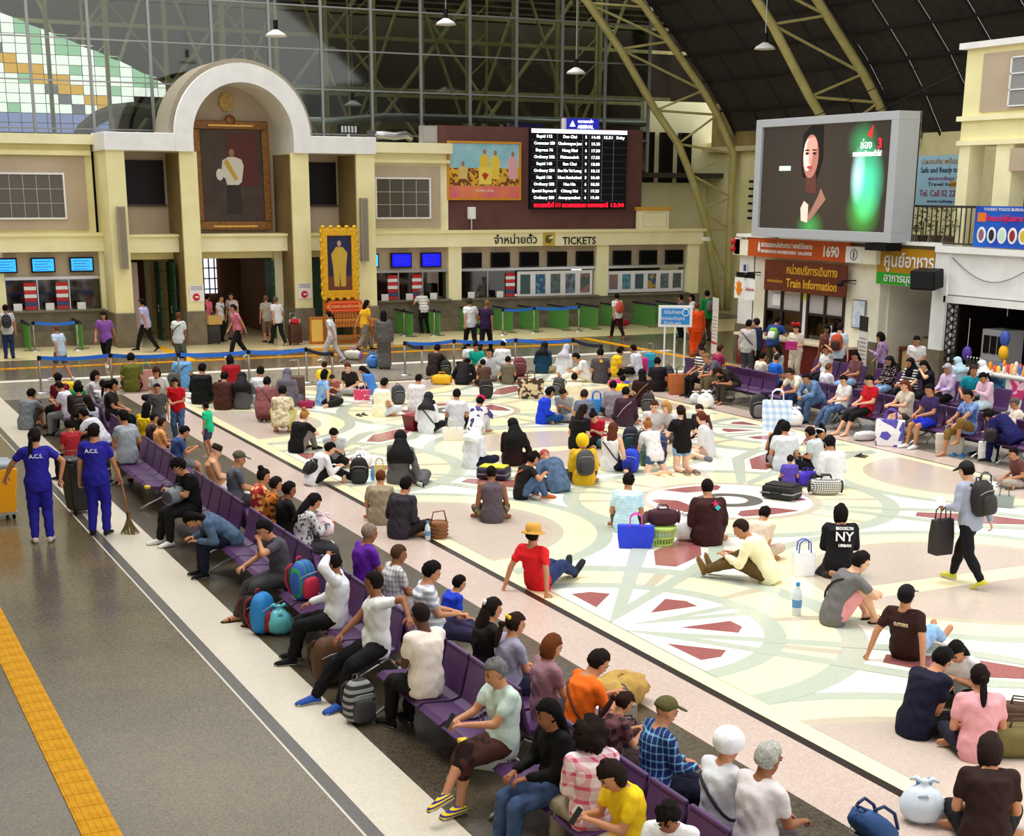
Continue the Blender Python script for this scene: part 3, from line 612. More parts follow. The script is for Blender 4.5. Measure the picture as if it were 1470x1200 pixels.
# ================================================================== RIGHT SIDE: wall, trusses, vault
wr = struct(MB().box(37.6, 37.9, 40, 62, 0, 7.3).build('wall_right', m_y)); wr['label'] = 'pale yellow side wall behind the arched truss'
MB().box(34.3, 37.9, 58.2, 58.5, 0, 9.0).build('return_wall', m_y2, wr)
for k in range(4): MB().box(33.2+k*.95, 33.75+k*.95, 57.9, 58.2, 5.6, 7.7).build('dark_slot', m_dkwin, wr)
MB().box(37.5, 37.6, 52.0, 54.6, 0, 3.3).build('wall_panel', m_y2, wr)
MB().box(37.2, 37.6, 44, 58, 6.9, 7.1).build('wall_ledge', mat((216,206,160), .7), wr); MB().box(37.35, 37.6, 44, 57.5, 7.1, 8.9).build('frieze', mat((170,150,90), .7, 0, 'wall', (120,100,60), 1), wr)
for k in range(5): MB().ell((37.25, 55-k*1.9, 8.75), (.12, .12, .2), 8, 6).build('corbel', m_y2, wr, True)
for k in range(6): MB().box(37.3, 37.55, 52.4, 54.4, 4.1+k*.3, 4.2+k*.3).build('cable_tray', m_blk, wr)
inn = [(36.75, 0.2), (36.5, 1.6), (36.0, 3.65), (35.7, 4.5), (35.05, 5.95), (34.4, 7.15), (33.25, 8.45), (31.5, 10.75), (30.0, 12.4), (27.8, 14.3), (25.0, 16.0)]
out = [(37.2, 0.2), (37.2, 1.6), (37.18, 3.65), (37.18, 5.0), (37.2, 6.8), (36.3, 8.35), (35.55, 9.3), (33.8, 11.15), (32.6, 12.4), (30.2, 14.5), (27.0, 16.4)]
m_tr = mat((206,196,130), .5, 0, 'wall', (180,168,100), 2)
for y, n_ in ((55.5, 'arched yellow steel truss beside the ticket counter'), (45.0, 'arched yellow steel truss disappearing behind the big screen')):
    t = struct(thing('trim_%d' % (1 if y > 50 else 2), n_, None))
    MB().tube([(a, y, b) for a, b in inn], .16, 8).build('lower_chord', m_tr, t, True); MB().tube([(a, y, b) for a, b in out], .16, 8).build('upper_chord', m_tr, t, True)
    for i in range(1, len(inn)):
        MB().tube([(inn[i][0], y, inn[i][1]), (out[i][0], y, out[i][1])], .05, 6).build('web_bar', m_tr, t)
        if i > 1: MB().tube([(inn[i][0], y, inn[i][1]), (out[i-1][0], y, out[i-1][1])], .05, 6).build('web_bar', m_tr, t)
ceil = struct(thing('ceiling', 'dark coffered vault of the hall roof', None))
m_ce = mat((62,56,50), .85, 0, 'noise', (44,40,36), 3); m_rib = mat((34,30,27), .8)
prof = [(37.75, 7.1), (36.75, 8.6), (35.85, 9.75), (34.95, 10.7), (34.05, 11.6), (33.0, 12.6), (31.8, 13.6), (30.4, 14.75), (28.9, 15.8), (27.2, 16.7), (25.4, 17.4)]
ys = [20+2.1*k for k in range(18)]
for i in range(len(prof)-1):
    (xa, za), (xb, zb) = prof[i], prof[i+1]; nx, nz = (zb-za), -(xb-xa); l = math.hypot(nx, nz); nx, nz = nx/l*.06, nz/l*.06
    for k in range(len(ys)-1):
        y0, y1 = ys[k]+.05, ys[k+1]-.05
        MB().add([(xa, y0, za), (xb, y0, zb), (xb, y1, zb), (xa, y1, za), (xa+nx, y0, za+nz), (xb+nx, y0, zb+nz), (xb+nx, y1, zb+nz), (xa+nx, y1, za+nz)],
                 [(0,3,2,1), (4,5,6,7), (0,1,5,4), (1,2,6,5), (2,3,7,6), (3,0,4,7)]).build('panel', m_ce, ceil)
    MB().tube([(xa, 20, za-.05), (xa, 56, za-.05)], .07, 5).build('purlin', m_rib, ceil)
for y in ys: MB().tube([(a-.03, y, b-.03) for a, b in prof], .06, 5).build('rib', m_rib, ceil)
# pendant lamps
for i, (x, y, z, lb) in enumerate(((15.4, 50, 10.05, 'white dish pendant lamp hanging above the portal arch'), (26.57, 50, 9.3, 'white dish pendant lamp hanging above the arrivals board'), (30, 43.2, 9.75, 'white dish pendant lamp hanging before the right trusses'), (21.47, 50, 10.7, 'white dish pendant lamp hanging high between portal and board'), (20.9, 58, 8.4, 'small white dish lamp behind the glazed screen'))):
    t = thing('pendant_lamp', lb, 'lamp', (x, y, z), 0, 'pendant lamps'); MB().lathe([(.05, .22), (.1, .2), (.3, .08), (.36, 0), (.34, 0), (.28, .05), (.05, .15)], 16).build('shade', mat((235,235,230), .4), t, True); MB().tube([(0, 0, .2), (0, 0, .5)], .08, 8).build('housing', m_blk, t); MB().tube([(0, 0, .5), (0, 0, 5)], .012, 5).build('rod', m_steel, t)
# ================================================================== SHOP ROW on the right (faces -X)
XS = 27.5
ws = struct(MB().box(XS, XS+.3, 39.55, 40.4, 0, 3.75).build('wall_shops', m_w)); ws['label'] = 'white wall of the information office and food shops'
def sp(name, m, *b, bev=0): return MB().box(*b).build(name, m, ws, bevel=bev)
m_wm = mat((250,246,226), .6, 0, 'wall', (236,230,206), 2)
sp('wall_segment', m_wm, XS, XS+.3, 38.9, 39.6, 0, 3.75); sp('wall_segment', m_wm, XS, XS+.3, 33.45, 34.95, 0, 3.75); sp('head_wall', m_wm, XS+.02, XS+.3, 34.9, 39.0, 2.3, 3.75)
sp('red_counter_front', mat((110,26,22), .4), 26.85, XS, 34.2, 39.4, 0, .9); sp('counter_top', mat((226,210,184), .3), 26.7, XS+.1, 34.1, 39.4, .9, .98, bev=.01)
sp('stone_base', m_stone, XS-.06, XS, 33.4, 34.2, 0, 1.15); sp('stone_base', m_stone, XS-.06, XS, 39.4, 40.45, 0, 1.15)
sp('roof_edge', m_w, XS-.25, XS+.4, 31.1, 40.3, 3.86, 3.95); sp('end_box', m_wm, XS-.3, XS, 33.35, 34.7, 3.3, 3.74); sp('end_box', m_wm, XS-.2, XS, 39.7, 40.5, 3.3, 3.78)
# office windows
wo = struct(thing('window_8', 'dark framed service windows of the information office', None))
for y in (38.85, 38.0, 37.0, 36.7, 35.85, 34.98): MB().box(XS-.04, XS+.06, y-.05, y+.05, .98, 2.3).build('window_frame', mat((40,30,26), .4), wo)
for a, b in ((38.0, 38.85), (37.0, 38.0), (35.85, 36.7), (34.98, 35.85)):
    MB().box(XS+.01, XS+.02, a+.05, b-.05, 1.75, 2.28).build('pane', mat((196,190,190), .3), wo); MB().box(XS-.03, XS+.05, a, b, 1.68, 1.75).build('window_rail', mat((40,30,26), .4), wo)
    MB().box(XS+.01, XS+.02, a+.05, b-.05, 1.0, 1.68).build('pane', glass_mat((150,140,130), .1), wo)
MB().box(XS-.01, XS+.02, 36.7, 37.0, .98, 2.3).build('paper_sheet', mat((240,234,236), .5), wo)
MB().box(XS-.02, XS-.01, 36.72, 36.98, 2.1, 2.3).build('paper_sheet', mat((236,224,90), .5), wo); MB().box(XS-.02, XS, 38.1, 38.5, 1.85, 2.2).build('paper_sheet', mat((244,244,248), .5), wo); MB().box(XS-.02, XS, 35.5, 35.8, 1.15, 1.45).build('paper_sheet', mat((244,244,240), .5), wo)
sp('office_back', mat((120,104,84), .8), XS+2.4, XS+2.5, 33.4, 40.3, 0, 3.75); sp('office_floor', m_stone, XS+.3, XS+2.4, 33.4, 40.3, -.02, .02)
# signs
t = thing('orange_sign', 'long orange sign with white lettering and the number 1690', 'sign', (XS-.12, 37.14, 3.57)); MB().box(-.1, .08, -2.52, 2.52, -.28, .28).build('sign_box', mat((206,90,30), .4, 0, 'noise', (180,70,20), 1), t)
text('lettering', 'ขบวนรถ/แหล่งข่าวสาร / จองตั๋วโดยสาร', .2, m_w, face_x(XS-.23, 37.65, 3.66), t, wid=2.6, bold=.004); text('lettering', 'INFORMATION / PHONEBOOKING  CALLCENTER', .13, m_w, face_x(XS-.23, 37.65, 3.46), t, wid=2.6, bold=.003); text('lettering', '1690', .42, m_w, face_x(XS-.23, 35.45, 3.55), t, wid=.72, bold=.01)
MB().prism_y([(-.06, .0), (.02, .2), (.1, .0)], 0, .01).v
lg = MB().add([(-.11, 1.92+q*math.cos(k*.7854), q*math.sin(k*.7854)) for k, q in ((0, .06), (1, .08), (2, .2), (3, .08), (4, .06), (5, .1), (6, .16), (7, .1))], [tuple(range(8))]).build('winged_emblem', m_w, t)
t = thing('information_sign', 'small white box sign with an italic i', 'sign', (XS-.2, 34.3, 3.53)); MB().box(-.12, .1, -.36, .36, -.22, .22).build('sign_box', m_w, t); MB().tube([(-.125, .15*math.cos(k*.5236), .15*math.sin(k*.5236)) for k in range(12)], .012, 5, True).build('ring_mark', m_ink, t); text('lettering', 'i', .3, m_ink, face_x(XS-.33, 34.3, 3.53), t, bold=.008)
t = thing('train_information_sign', 'brown roller board with gold Train Information lettering', 'sign', (XS-.2, 36.68, 2.77)); MB().box(-.04, .02, -2.0, 2.0, -.45, .45).build('sign_board', mat((112,50,24), .5, 0, 'noise', (92,38,18), 2), t)
mgold = mat((232,176,50), .4)
text('lettering', 'หน่วยบริการเดินทาง', .34, mgold, face_x(XS-.25, 36.3, 2.96), t, wid=2.45, bold=.005); text('lettering', 'Train Information', .36, mgold, face_x(XS-.25, 36.3, 2.57), t, wid=2.45, bold=.006); text('lettering', 'งานบริการโดยสาร', .12, mgold, face_x(XS-.25, 38.1, 2.6), t, wid=.8)
for y, lb in ((39.2, 'small black bracket lamp above the hand poster'), (34.5, 'small black bracket lamp beside the brown sign')):
    t = thing('bracket_lamp', lb, 'lamp', (XS-.02, y, 2.75)); MB().tube([(0, 0, .05), (-.45, .05, .05), (-.5, .05, -.02)], .02, 6).build('arm', m_blk, t); MB().ell((-.5, .05, -.04), (.1, .1, .08), 8, 6).build('lamp_head', m_blk, t, True); MB().tube([(0, -.0, -.05), (-.4, .05, .03)], .012, 5).build('brace', m_blk, t)
t = thing('red_lamp', 'two round red warning lamps on the office corner', 'lamp', (XS-.2, 40.25, 3.62)); MB().ell((-.1, .12, .08), (.1, .1, .1), 10, 7).build('lens', mat((190,24,20), .3), t, True); MB().ell((-.12, .1, -.14), (.1, .1, .1), 10, 7).build('lens', mat((190,24,20), .3), t, True); MB().box(0, .2, -.1, .2, -.3, .2).build('mount', m_w, t)
t = thing('hand_poster', 'double sided hanging poster with an orange hand print', 'poster', (XS-.5, 39.3, 2.3)); MB().box(-.03, .0, .02, .56, -.3, .34).build('left_sheet', m_w, t); MB().box(-.03, .0, -.56, .0, -.32, .3).build('right_sheet', m_w, t); MB().box(-.02, 0, -.5, .5, .34, .5).build('hanger', m_blk, t)
hp = MB(); hp.ell((-.04, .3, -.08), (.008, .12, .14), 10, 6)
for k, (dy, dz, l) in enumerate(((.13, .0, .12), (.07, .1, .2), (0, .13, .22), (-.07, .1, .2), (-.13, -.04, .14))): hp.tube([(-.04, .3+dy*.7, -.05+dz*.4), (-.04, .3+dy*1.5, -.05+dz+l*.7)], .028, 6)
hp.build('hand_print', mat((238,140,20), .5), t); text('lettering', 'วันมือสะอาด', .13, mat((190,60,60), .5), face_x(XS-.54, 39.02, 2.3), t, wid=.46)
t = thing('blue_small_notice', 'small blue and white notice on the office corner', 'notice', (XS-.02, 40.05, 2.9)); MB().box(-.02, 0, -.12, .12, -.16, .16).build('sheet', mat((230,230,240), .5), t); MB().box(-.025, -.02, -.07, .07, -.1, .1).build('blue_mark', mat((60,70,140), .5), t)
t = thing('route_map', 'framed pale route map beside the service windows', 'map', (XS-.03, 34.25, 1.88)); MB().box(-.03, 0, -.29, .29, -.4, .4).build('frame', mat((120,120,116), .4), t); MB().box(-.04, -.03, -.26, .26, -.37, .37).build('printed_map', mat((226,232,240), .4, 0, 'floral', (200,216,236), 5, amt=.35), t)
def standee(x, y, lab, top):
    t = thing('banner_stand', lab, 'banner', (x, y, 0)); t.rotation_euler = (0, 0, math.radians(-18)); MB().box(-.02, .0, -.32, .32, .15, 1.95).build('banner_sheet', mat((226,222,214), .5), t); MB().box(-.03, -.02, -.32, .32, 1.55, 1.95).build('banner_head', mat(top, .5), t)
    MB().box(-.03, -.02, -.32, .32, .5, .56).build('red_rule', mat((190,30,30), .5), t)
    for q in range(7): MB().box(-.026, -.02, -.24, .24, .68+q*.11, .7+q*.11).build('text_line', mat((130,126,120), .6), t)
    MB().box(-.15, .15, -.34, .34, 0, .06).build('foot_base', m_steel, t); MB().tube([(.05, 0, .05), (.03, 0, 1.9)], .015, 6).build('pole', m_steel, t)
standee(26.6, 32.9, 'roll up banner with a black head panel beside the food opening', (24,22,24)); standee(26.8, 40.6, 'roll up banner with a pale head panel at the office corner', (214,210,206))
# food court
t = thing('food_sign', 'mustard and green food centre sign with white Thai lettering', 'sign', (XS-.1, 32.3, 3.27)); MB().box(-.05, .05, -1.17, 1.17, -.16, .49).build('mustard_panel', mat((200,146,20), .5, 0, 'noise', (176,124,12), 1), t); MB().box(-.05, .05, -1.17, 1.17, -.49, -.16).build('green_panel', mat((50,170,40), .5), t)
text('lettering', 'ศูนย์อาหาร', .5, m_w, face_x(XS-.17, 32.15, 3.42), t, wid=2.0, bold=.008); text('lettering', 'อาหารมุสลิม', .3, m_w, face_x(XS-.17, 32.35, 2.96), t, wid=1.55, bold=.005)
sp('soffit_wall', m_wm, XS, XS+.3, 31.1, 33.45, 2.75, 3.86); sp('passage_side', m_wm, XS+.3, XS+5, 33.4, 33.5, 0, 3.0); sp('passage_back', mat((130,104,70), .8), XS+4.8, XS+5, 30.7, 33.5, 0, 3); sp('passage_ceiling', mat((110,84,54), .8), XS+.3, XS+5, 30.7, 33.5, 2.9, 3.0)
t = thing('food_counter', 'wooden counter with cream front inside the food opening', 'counter', (XS+1.0, 32.2, 0)); MB().box(-.3, .3, -1.1, 1.1, .95, 1.03).build('counter_top', mat((120,56,26), .4), t)
for k in range(3): MB().box(-.22, .2, -1.0+k*.72, -.4+k*.72, 0, .95).build('front_panel', mat((236,206,140), .5), t)
for k in range(4): MB().box(-.27, -.2, -1.06+k*.7, -.98+k*.7, 0, .95).build('post', mat((96,40,20), .5), t)
t = thing('food_box', 'small glass food box on the wooden counter', 'box', (XS+1.0, 32.2, 1.03)); MB().box(-.15, .15, -.3, .3, .02, .3).build('glass_case', mat((150,140,110), .3), t); MB().box(-.17, .17, -.32, .32, .3, .33).build('lid', mat((80,70,50), .5), t)
# kiosk
sp('white_pillar', m_w, XS-.15, XS+.3, 30.62, 31.15, 1.2, 3.86); sp('pillar_base', m_stone, XS-.2, XS+.35, 30.6, 31.17, 0, 1.2)
sp('white_fascia', m_w, XS-.1, XS+.3, 22, 30.62, 2.66, 3.72); sp('fascia_lip', m_w, XS-.22, XS+.3, 22, 31.1, 3.72, 3.87); sp('fascia_foot', m_w, XS-.15, XS+.3, 22, 30.7, 2.45, 2.62); sp('fascia_groove', mat((140,140,140), .6), XS-.08, XS+.3, 22, 30.62, 2.62, 2.66)
sp('kiosk_back', mat((150,104,60), .8), XS+3, XS+3.2, 22, 30.6, 0, 2.5); sp('kiosk_side', m_dkwin, XS+.3, XS+3, 30.55, 30.62, 0, 2.5); sp('kiosk_ceiling', mat((110,100,90), .8), XS+.3, XS+3, 22, 30.6, 2.5, 2.56)
t = thing('lattice_gate', 'folded black steel lattice gate at the kiosk opening', 'gate', (XS-.05, 30.4, 0))
for k in range(11):
    for s in (-1, 1): MB().tube([(0, -.2*s, .15+k*.21), (0, .2*s, .36+k*.21)], .02, 5).build('lattice_bar', mat((40,38,36), .4, .3), t)
for y in (-.24, 0, .24): MB().box(-.02, .02, y-.02, y+.02, 0, 2.42).build('upright', m_blk, t)
for k in range(10): MB().ell((-.03, 0, .36+k*.21), (.015, .05, .06), 6, 5).build('light_plate', mat((196,196,190), .4), t)
t = thing('kiosk_counter', 'white kiosk counter with teal printed front', 'counter', (26.6, 27.6, 0)); MB().box(-.3, .35, -3, 1.75, .92, .98).build('counter_top', mat((236,236,232), .4), t, bevel=.01); MB().box(-.25, .3, -2.95, 1.7, 0, .92).build('counter_body', mat((222,222,218), .5), t)
for k in range(6):
    MB().box(-.265, -.25, 1.65-k*.75, 1.05-k*.75, .45, .88).build('print_panel', mat(((40,150,160), (230,226,220), (36,130,150), (214,60,120), (60,160,170), (240,220,120))[k], .5, 0, 'floral', ((20,80,110), (216,110,110), (30,60,100), (250,200,220), (220,220,220), (210,120,60))[k], 9), t)
    MB().box(-.28, -.25, 1.6-k*.75, 1.1-k*.75, .08, .4).build('white_card', mat((240,240,238), .5), t)
t = thing('vending_cabinet', 'grey metal cabinet with small window panels in the kiosk', 'cabinet', (XS+.2, 29.1, 0)); MB().box(0, .6, -.42, .42, 0, 1.85).build('cabinet_body', mat((176,176,178), .4, .2), t)
for k in range(3): MB().box(-.02, 0, -.36+k*.25, -.16+k*.25, 1.25, 1.7).build('window_slot', m_dkwin, t)
MB().box(-.02, 0, -.38, .38, .1, 1.1).build('cabinet_door', mat((160,160,164), .4, .2), t)
cand = [(240,150,40), (236,90,60), (250,210,70), (230,226,210), (220,60,80), (250,180,110), (240,200,160), (60,120,200)]
for k in range(46):
    y = 27.9-(k % 23)*.14-random.random()*.05; x = 26.5+(k//23)*.26+random.random()*.08; h = .16+.14*random.random()
    t = thing('snack_packet', '%s snack packet heaped on the kiosk counter' % ['orange', 'coral red', 'yellow', 'cream', 'crimson', 'peach', 'tan', 'blue'][k % 8], 'snack packet', (x, y, .98), random.random()*3, 'snack packets on the kiosk counter')
    MB().ell((0, 0, h*.5), (.07, .05, h*.5), 8, 5).build('wrapper', mat(cand[k % 8], .35), t, True)
for k, (c, lb) in enumerate((((90,60,160), 'purple bag hanging left of the grey kiosk cabinet'), ((250,190,30), 'yellow toy hanging right of the grey kiosk cabinet'), ((60,90,180), 'blue toy hanging above the yellow one'))):
    t = thing('hanging_toy', lb, 'toy', (XS-.05, 29.75-k*.02 if k == 0 else 28.45, (1.2, 1.35, 1.7)[k])); MB().ell((0, 0, 0), (.1, .16, .2), 8, 6).build('toy_body', mat(c, .5), t, True); MB().tube([(0, 0, .18), (0, 0, .9)], .006, 4).build('string', m_w, t)
for k in range(5):
    t = thing('bottle', 'small dark bottle standing by the kiosk cabinet', 'bottle', (26.7, 28.9-k*.11, .98), 0, 'bottles on the kiosk counter'); MB().lathe([(.035, 0), (.035, .16), (.015, .2), (.015, .24)], 8).build('bottle_body', mat((30,40,30), .3), t, True); MB().lathe([(.017, .24), (.017, .27)], 8).build('cap', m_w, t)
t = thing('black_loudspeaker', 'black wedge loudspeaker on the white pillar', 'loudspeaker', (XS-.55, 30.9, 3.05)); t.rotation_euler = (0, math.radians(-8), math.radians(20)); MB().box(-.3, .2, -.36, .36, -.25, .25).build('cabinet', m_blk, t, bevel=.04); MB().box(-.32, -.3, -.32, .32, -.2, .2).build('grille', mat((26,26,28), .8), t); MB().box(.2, .5, -.06, .06, -.05, .05).build('wall_bracket', m_steel, t)
t = thing('sagging_cable', 'thin grey cable sagging across the white fascia', 'cable'); MB().tube([(XS-.14, 30.5-k*.3, 3.6-.55*math.sin(math.pi*min(1, k/10))) for k in range(11)], .012, 5).build('cable_run', mat((120,120,120), .5), t)
# balcony
bal = struct(MB().box(XS-.1, XS+9, 21, 39.9, 3.74, 3.86).build('floor_balcony', m_stone)); bal['label'] = 'balcony deck above the shops'
rl = thing('balcony_railing', 'dark balcony railing with upright bars above the food sign', 'railing', (XS+.05, 0, 3.86)); m_rail = mat((46,44,40), .5)
MB().box(-.03, .03, 22, 33.3, .98, 1.04).build('top_rail', m_rail, rl); MB().box(-.03, .03, 22, 33.3, .06, .1).build('bottom_rail', m_rail, rl)
for k in range(60): MB().box(-.012, .012, 22.2+k*.185-.012, 22.2+k*.185+.012, .1, .98).build('baluster', m_rail, rl)
for k in range(4):
    t = thing('potted_plant', 'dusty green potted plant behind the railing, %s' % ['nearest the video screen', 'second from the video screen', 'third from the video screen', 'nearest the blue banner'][k], 'plant', (XS+.5, 33.0-k*.55, 3.86), k, 'plants behind the balcony railing')
    MB().lathe([(.1, 0), (.14, .2), (.15, .25)], 10).build('pot', mat((90,60,40), .7), t); MB().tube([(0, 0, .2), (.02, 0, .6)], .02, 5).build('stem', mat((70,60,40), .7), t)
    lv = MB()
    for q in range(40):
        a = random.random()*6.28; r = .05+random.random()*.2; z = .3+random.random()*.65; dx, dy = math.cos(a), math.sin(a)
        lv.add([(dx*r, dy*r, z), (dx*(r+.08)-dy*.04, dy*(r+.08)+dx*.04, z+.04), (dx*(r+.17), dy*(r+.17), z-.03), (dx*(r+.08)+dy*.04, dy*(r+.08)-dx*.04, z+.04)], [(0, 1, 2, 3)])
    lv.build('leaves', mat((70,80,44), .7, 0, 'noise', (120,116,90), 8), t)
t = thing('police_banner', 'bright blue banner with round pictures tied to the balcony railing', 'banner', (XS-.12, 28.9, 4.4)); MB().box(-.02, 0, -1.0, .9, -.5, .5).build('banner_sheet', mat((24,110,220), .5, 0, 'noise', (20,50,170), .8), t)
text('lettering', 'TOURIST POLICE BUREAU', .1, m_w, face_x(XS-.15, 28.8, 4.82), t, wid=1.4); text('lettering', 'ข้อแนะนำผู้โดยสาร', .17, mat((230,40,90), .5), face_x(XS-.15, 28.75, 4.6), t, wid=1.25, bold=.004)
for k, c in enumerate(((150,100,120), (30,36,50), (200,230,210), (150,40,50), (220,190,60))):
    MB().ell((-.022, .62-k*.36, -.2), (.006, .16, .2), 12, 8).build('round_picture_rim', m_w, t); MB().ell((-.03, .62-k*.36, -.2), (.006, .1, .14), 10, 7).build('round_picture', mat(c, .5), t)
MB().box(-.03, -.02, .5, .8, .12, .34).build('crest_print', mat((230,120,40), .5), t)
t = thing('service_banner', 'pale blue banner reading Safe and Ready to Service with a phone number', 'banner', (31.0, 35.1, 5.6)); MB().box(-.02, 0, -1.3, 1.35, -.75, .68).build('banner_sheet', mat((170,214,232), .5), t)
for s, z, sz, c in (('ปลอดภัย พร้อมบริการ', .5, .2, (190,130,20)), ('Safe and Ready to Service', .26, .22, (30,30,40)), ('สอบถามข้อมูล ได้ที่นี่', .02, .13, (150,60,140)), ('Travel Incident', -.14, .15, (50,40,60)), ('Tel. Call 02 222-2169', -.4, .26, (170,40,90)), ('www.railway.co.th', -.62, .13, (60,60,120))): text('lettering', s, sz, mat(c, .5), face_x(30.97, 35.05, 5.6+z), t, wid=2.3 if sz > .19 else 1.6)
MB().box(-.025, -.02, -1.2, -.2, -.22, -.06).build('orange_strip', mat((240,160,20), .5), t); MB().tube([(0, -1.3, .68), (.0, -1.3, 1.5)], .01, 4).build('tie', m_steel, t)
# big video screen
sc = thing('video_screen', 'giant grey framed video screen showing a woman before green light', 'screen', (26.7, 35.45, 3.92))
HW, HH = 3.24, 3.36; m_fr = mat((184,188,194), .45, .1)
for b in ((-HW, HW, 0, .26), (-HW, HW, HH-.22, HH), (-HW, -HW+.3, .26, HH-.22), (HW-.3, HW, .26, HH-.22)): MB().box(0, .75, b[0], b[1], b[2], b[3]).build('screen_frame', m_fr, sc, bevel=.01)
MB().box(.7, .75, -HW, HW, 0, HH).build('rear_cover', m_fr, sc)
def cell_mat():
    m = bpy.data.materials.new('video_picture'); m.use_nodes = True; nt = m.node_tree; b = nt.nodes['Principled BSDF']; L = nt.links.new
    tc = N(nt, 'ShaderNodeTexCoord'); b.inputs['Base Color'].default_value = (.01, .01, .01, 1); b.inputs['Roughness'].default_value = .4
    def blob(y, z, ry, rz, c, pw=1.5):
        mp = N(nt, 'ShaderNodeMapping'); mp.inputs['Location'].default_value = (0, -y/ry, -z/rz); mp.inputs['Scale'].default_value = (0, 1/ry, 1/rz); L(tc.outputs['Object'], mp.inputs[0])
        g = N(nt, 'ShaderNodeTexGradient', gradient_type='SPHERICAL'); L(mp.outputs[0], g.inputs[0])
        p = N(nt, 'ShaderNodeMath', operation='POWER'); L(g.outputs[1], p.inputs[0]); p.inputs[1].default_value = pw
        x = N(nt, 'ShaderNodeMix', data_type='RGBA'); x.inputs[6].default_value = (0, 0, 0, 1); x.inputs[7].default_value = rgb(c); L(p.outputs[0], x.inputs[0]); return x.outputs[2]
    acc = None
    for a in ((-2.0, 1.55, .75, 1.1, (70,255,190), 1.0), (-1.6, 1.75, .35, .8, (210,240,255), 1.0), (-1.9, .8, .8, .8, (70,190,60), 1.2), (.45, .35, .7, .5, (40,160,70), 1.2), (-1.7, 2.6, .7, .6, (30,160,90), 1.2), (0, 1.5, 4.5, 4, (58,48,40), .4)):
        o = blob(*a)
        if acc is None: acc = o
        else:
            x = N(nt, 'ShaderNodeMix', data_type='RGBA', blend_type='ADD'); x.inputs[0].default_value = 1; L(acc, x.inputs[6]); L(o, x.inputs[7]); acc = x.outputs[2]
    L(acc, b.inputs['Emission Color']); b.inputs['Emission Strength'].default_value = 1.0
    return m
MB().box(.08, .12, -HW+.3, HW-.3, .26, HH-.22).build('display', cell_mat(), sc)
def yz(name, pts, c, x, em=.8): MB().add([(x, y, z) for y, z in pts]+[(x-.008, y, z) for y, z in pts], [tuple(range(len(pts))), tuple(range(len(pts), 2*len(pts)))[::-1]]).build(name, mat(c, .5, emit=em), sc)
def oval(cy, cz, ry, rz, n=18): return [(cy+ry*math.cos(2*math.pi*k/n), cz+rz*math.sin(2*math.pi*k/n)) for k in range(n)]
yz('picture_hair', [(.05, 3.1), (.6, 3.12), (.95, 2.9), (1.0, 2.2), (.9, 1.7), (.2, 1.7), (0, 2.2)], (24,18,16), .076, .1)
yz('picture_neck', [(.3, 2.0), (.75, 2.0), (.7, 1.3), (.2, 1.25)], (90,52,44), .07, .5)
yz('picture_face', oval(.55, 2.28, .36, .6), (170,112,98), .064, .6); yz('picture_face_light', oval(.68, 2.32, .2, .45), (236,196,186), .056, .7)
yz('picture_cheek', oval(.5, 2.55, .24, .26), (206,150,136), .05, .6)
for y in (.36, .7): yz('picture_eye', oval(y, 2.36, .08, .035), (40,26,24), .042, .2); yz('picture_brow', oval(y, 2.45, .11, .022), (60,36,30), .042, .2)
yz('picture_nose', oval(.55, 2.2, .05, .14), (200,140,126), .042, .6); yz('picture_mouth', oval(.55, 1.98, .12, .045), (170,60,60), .042, .6)
yz('picture_hand', [(.55, .45), (.85, .5), (.9, .85), (.75, 1.05), (.55, .95)], (226,186,176), .066, .7); yz('picture_arm', [(-.25, 1.1), (0, 1.4), (.1, 1.2), (.55, .6), (.45, .5)], (150,106,92), .068, .6)
yz('caption_bar', [(1.5, 1.9), (2.05, 1.9), (2.05, 2.03), (1.5, 2.03)], (190,220,210), .07, .8)
m_pic = mat((250,250,250), .5, emit=1.0)
text('picture_lettering', 'ช่อง', .3, m_pic, face_x(26.75, 33.55, 6.45), sc); text('picture_lettering', 'รายการรับชมทั่วไป', .18, m_pic, face_x(26.75, 33.5, 6.22), sc, wid=1.2, bold=.004); text('picture_lettering', '3', .36, mat((220,30,50), .5, emit=.9), face_x(26.75, 32.98, 6.47), sc, bold=.012)
yz('picture_red_mark', [(-2.1, 2.7), (-1.9, 2.8), (-2.15, 3.05)], (200,40,40), .07, .8)
for y in (-2.6, 2.6): MB().tube([(.4, y, 0), (.9, y, -.08)], .06, 6).build('bracket', m_steel, sc)
for y in (-1.5, 1.2): MB().tube([(.5, y, HH), (5.5, y+1.5, 5.0)], .015, 5).build('stay_wire', m_blk, sc)
MB().box(.0, .5, -3.1, -2.2, -.22, -.02).build('control_box', m_blk, sc)
# upper building at the right
ub = struct(MB().box(28.0, 33, 21, 31.3, 6.45, 8.75).build('wall_upper_right', m_y)); ub['label'] = 'pale yellow upper storey over the balcony at right'
MB().box(27.85, 33, 21, 31.45, 8.75, 8.9).build('cornice', m_w, ub); MB().box(27.9, 33, 21, 31.4, 7.0, 7.12).build('string_course', m_y2, ub); MB().box(27.92, 33, 21, 31.35, 6.4, 6.52).build('string_course', m_y2, ub)
MB().box(27.96, 28.0, 26, 30.65, 7.2, 8.6).build('grey_panel', m_gb, ub); MB().box(27.93, 27.97, 26.5, 29.6, 7.3, 8.45).build('window_glass', mat((150,150,150), .2), ub)
for k in range(6): MB().box(27.9, 27.94, 29.6-k*.6-.02, 29.6-k*.6+.02, 7.3, 8.45).build('muntin', m_w, ub)
for k in range(4): MB().box(27.9, 27.94, 26.5, 29.62, 7.3+k*.38-.015, 7.3+k*.38+.015).build('muntin', m_w, ub)
for a, b in ((30.9, 31.3), (29.35, 29.95)): MB().box(28.0, 28.5, a, b, 3.86, 6.45).build('pier', m_y2, ub)
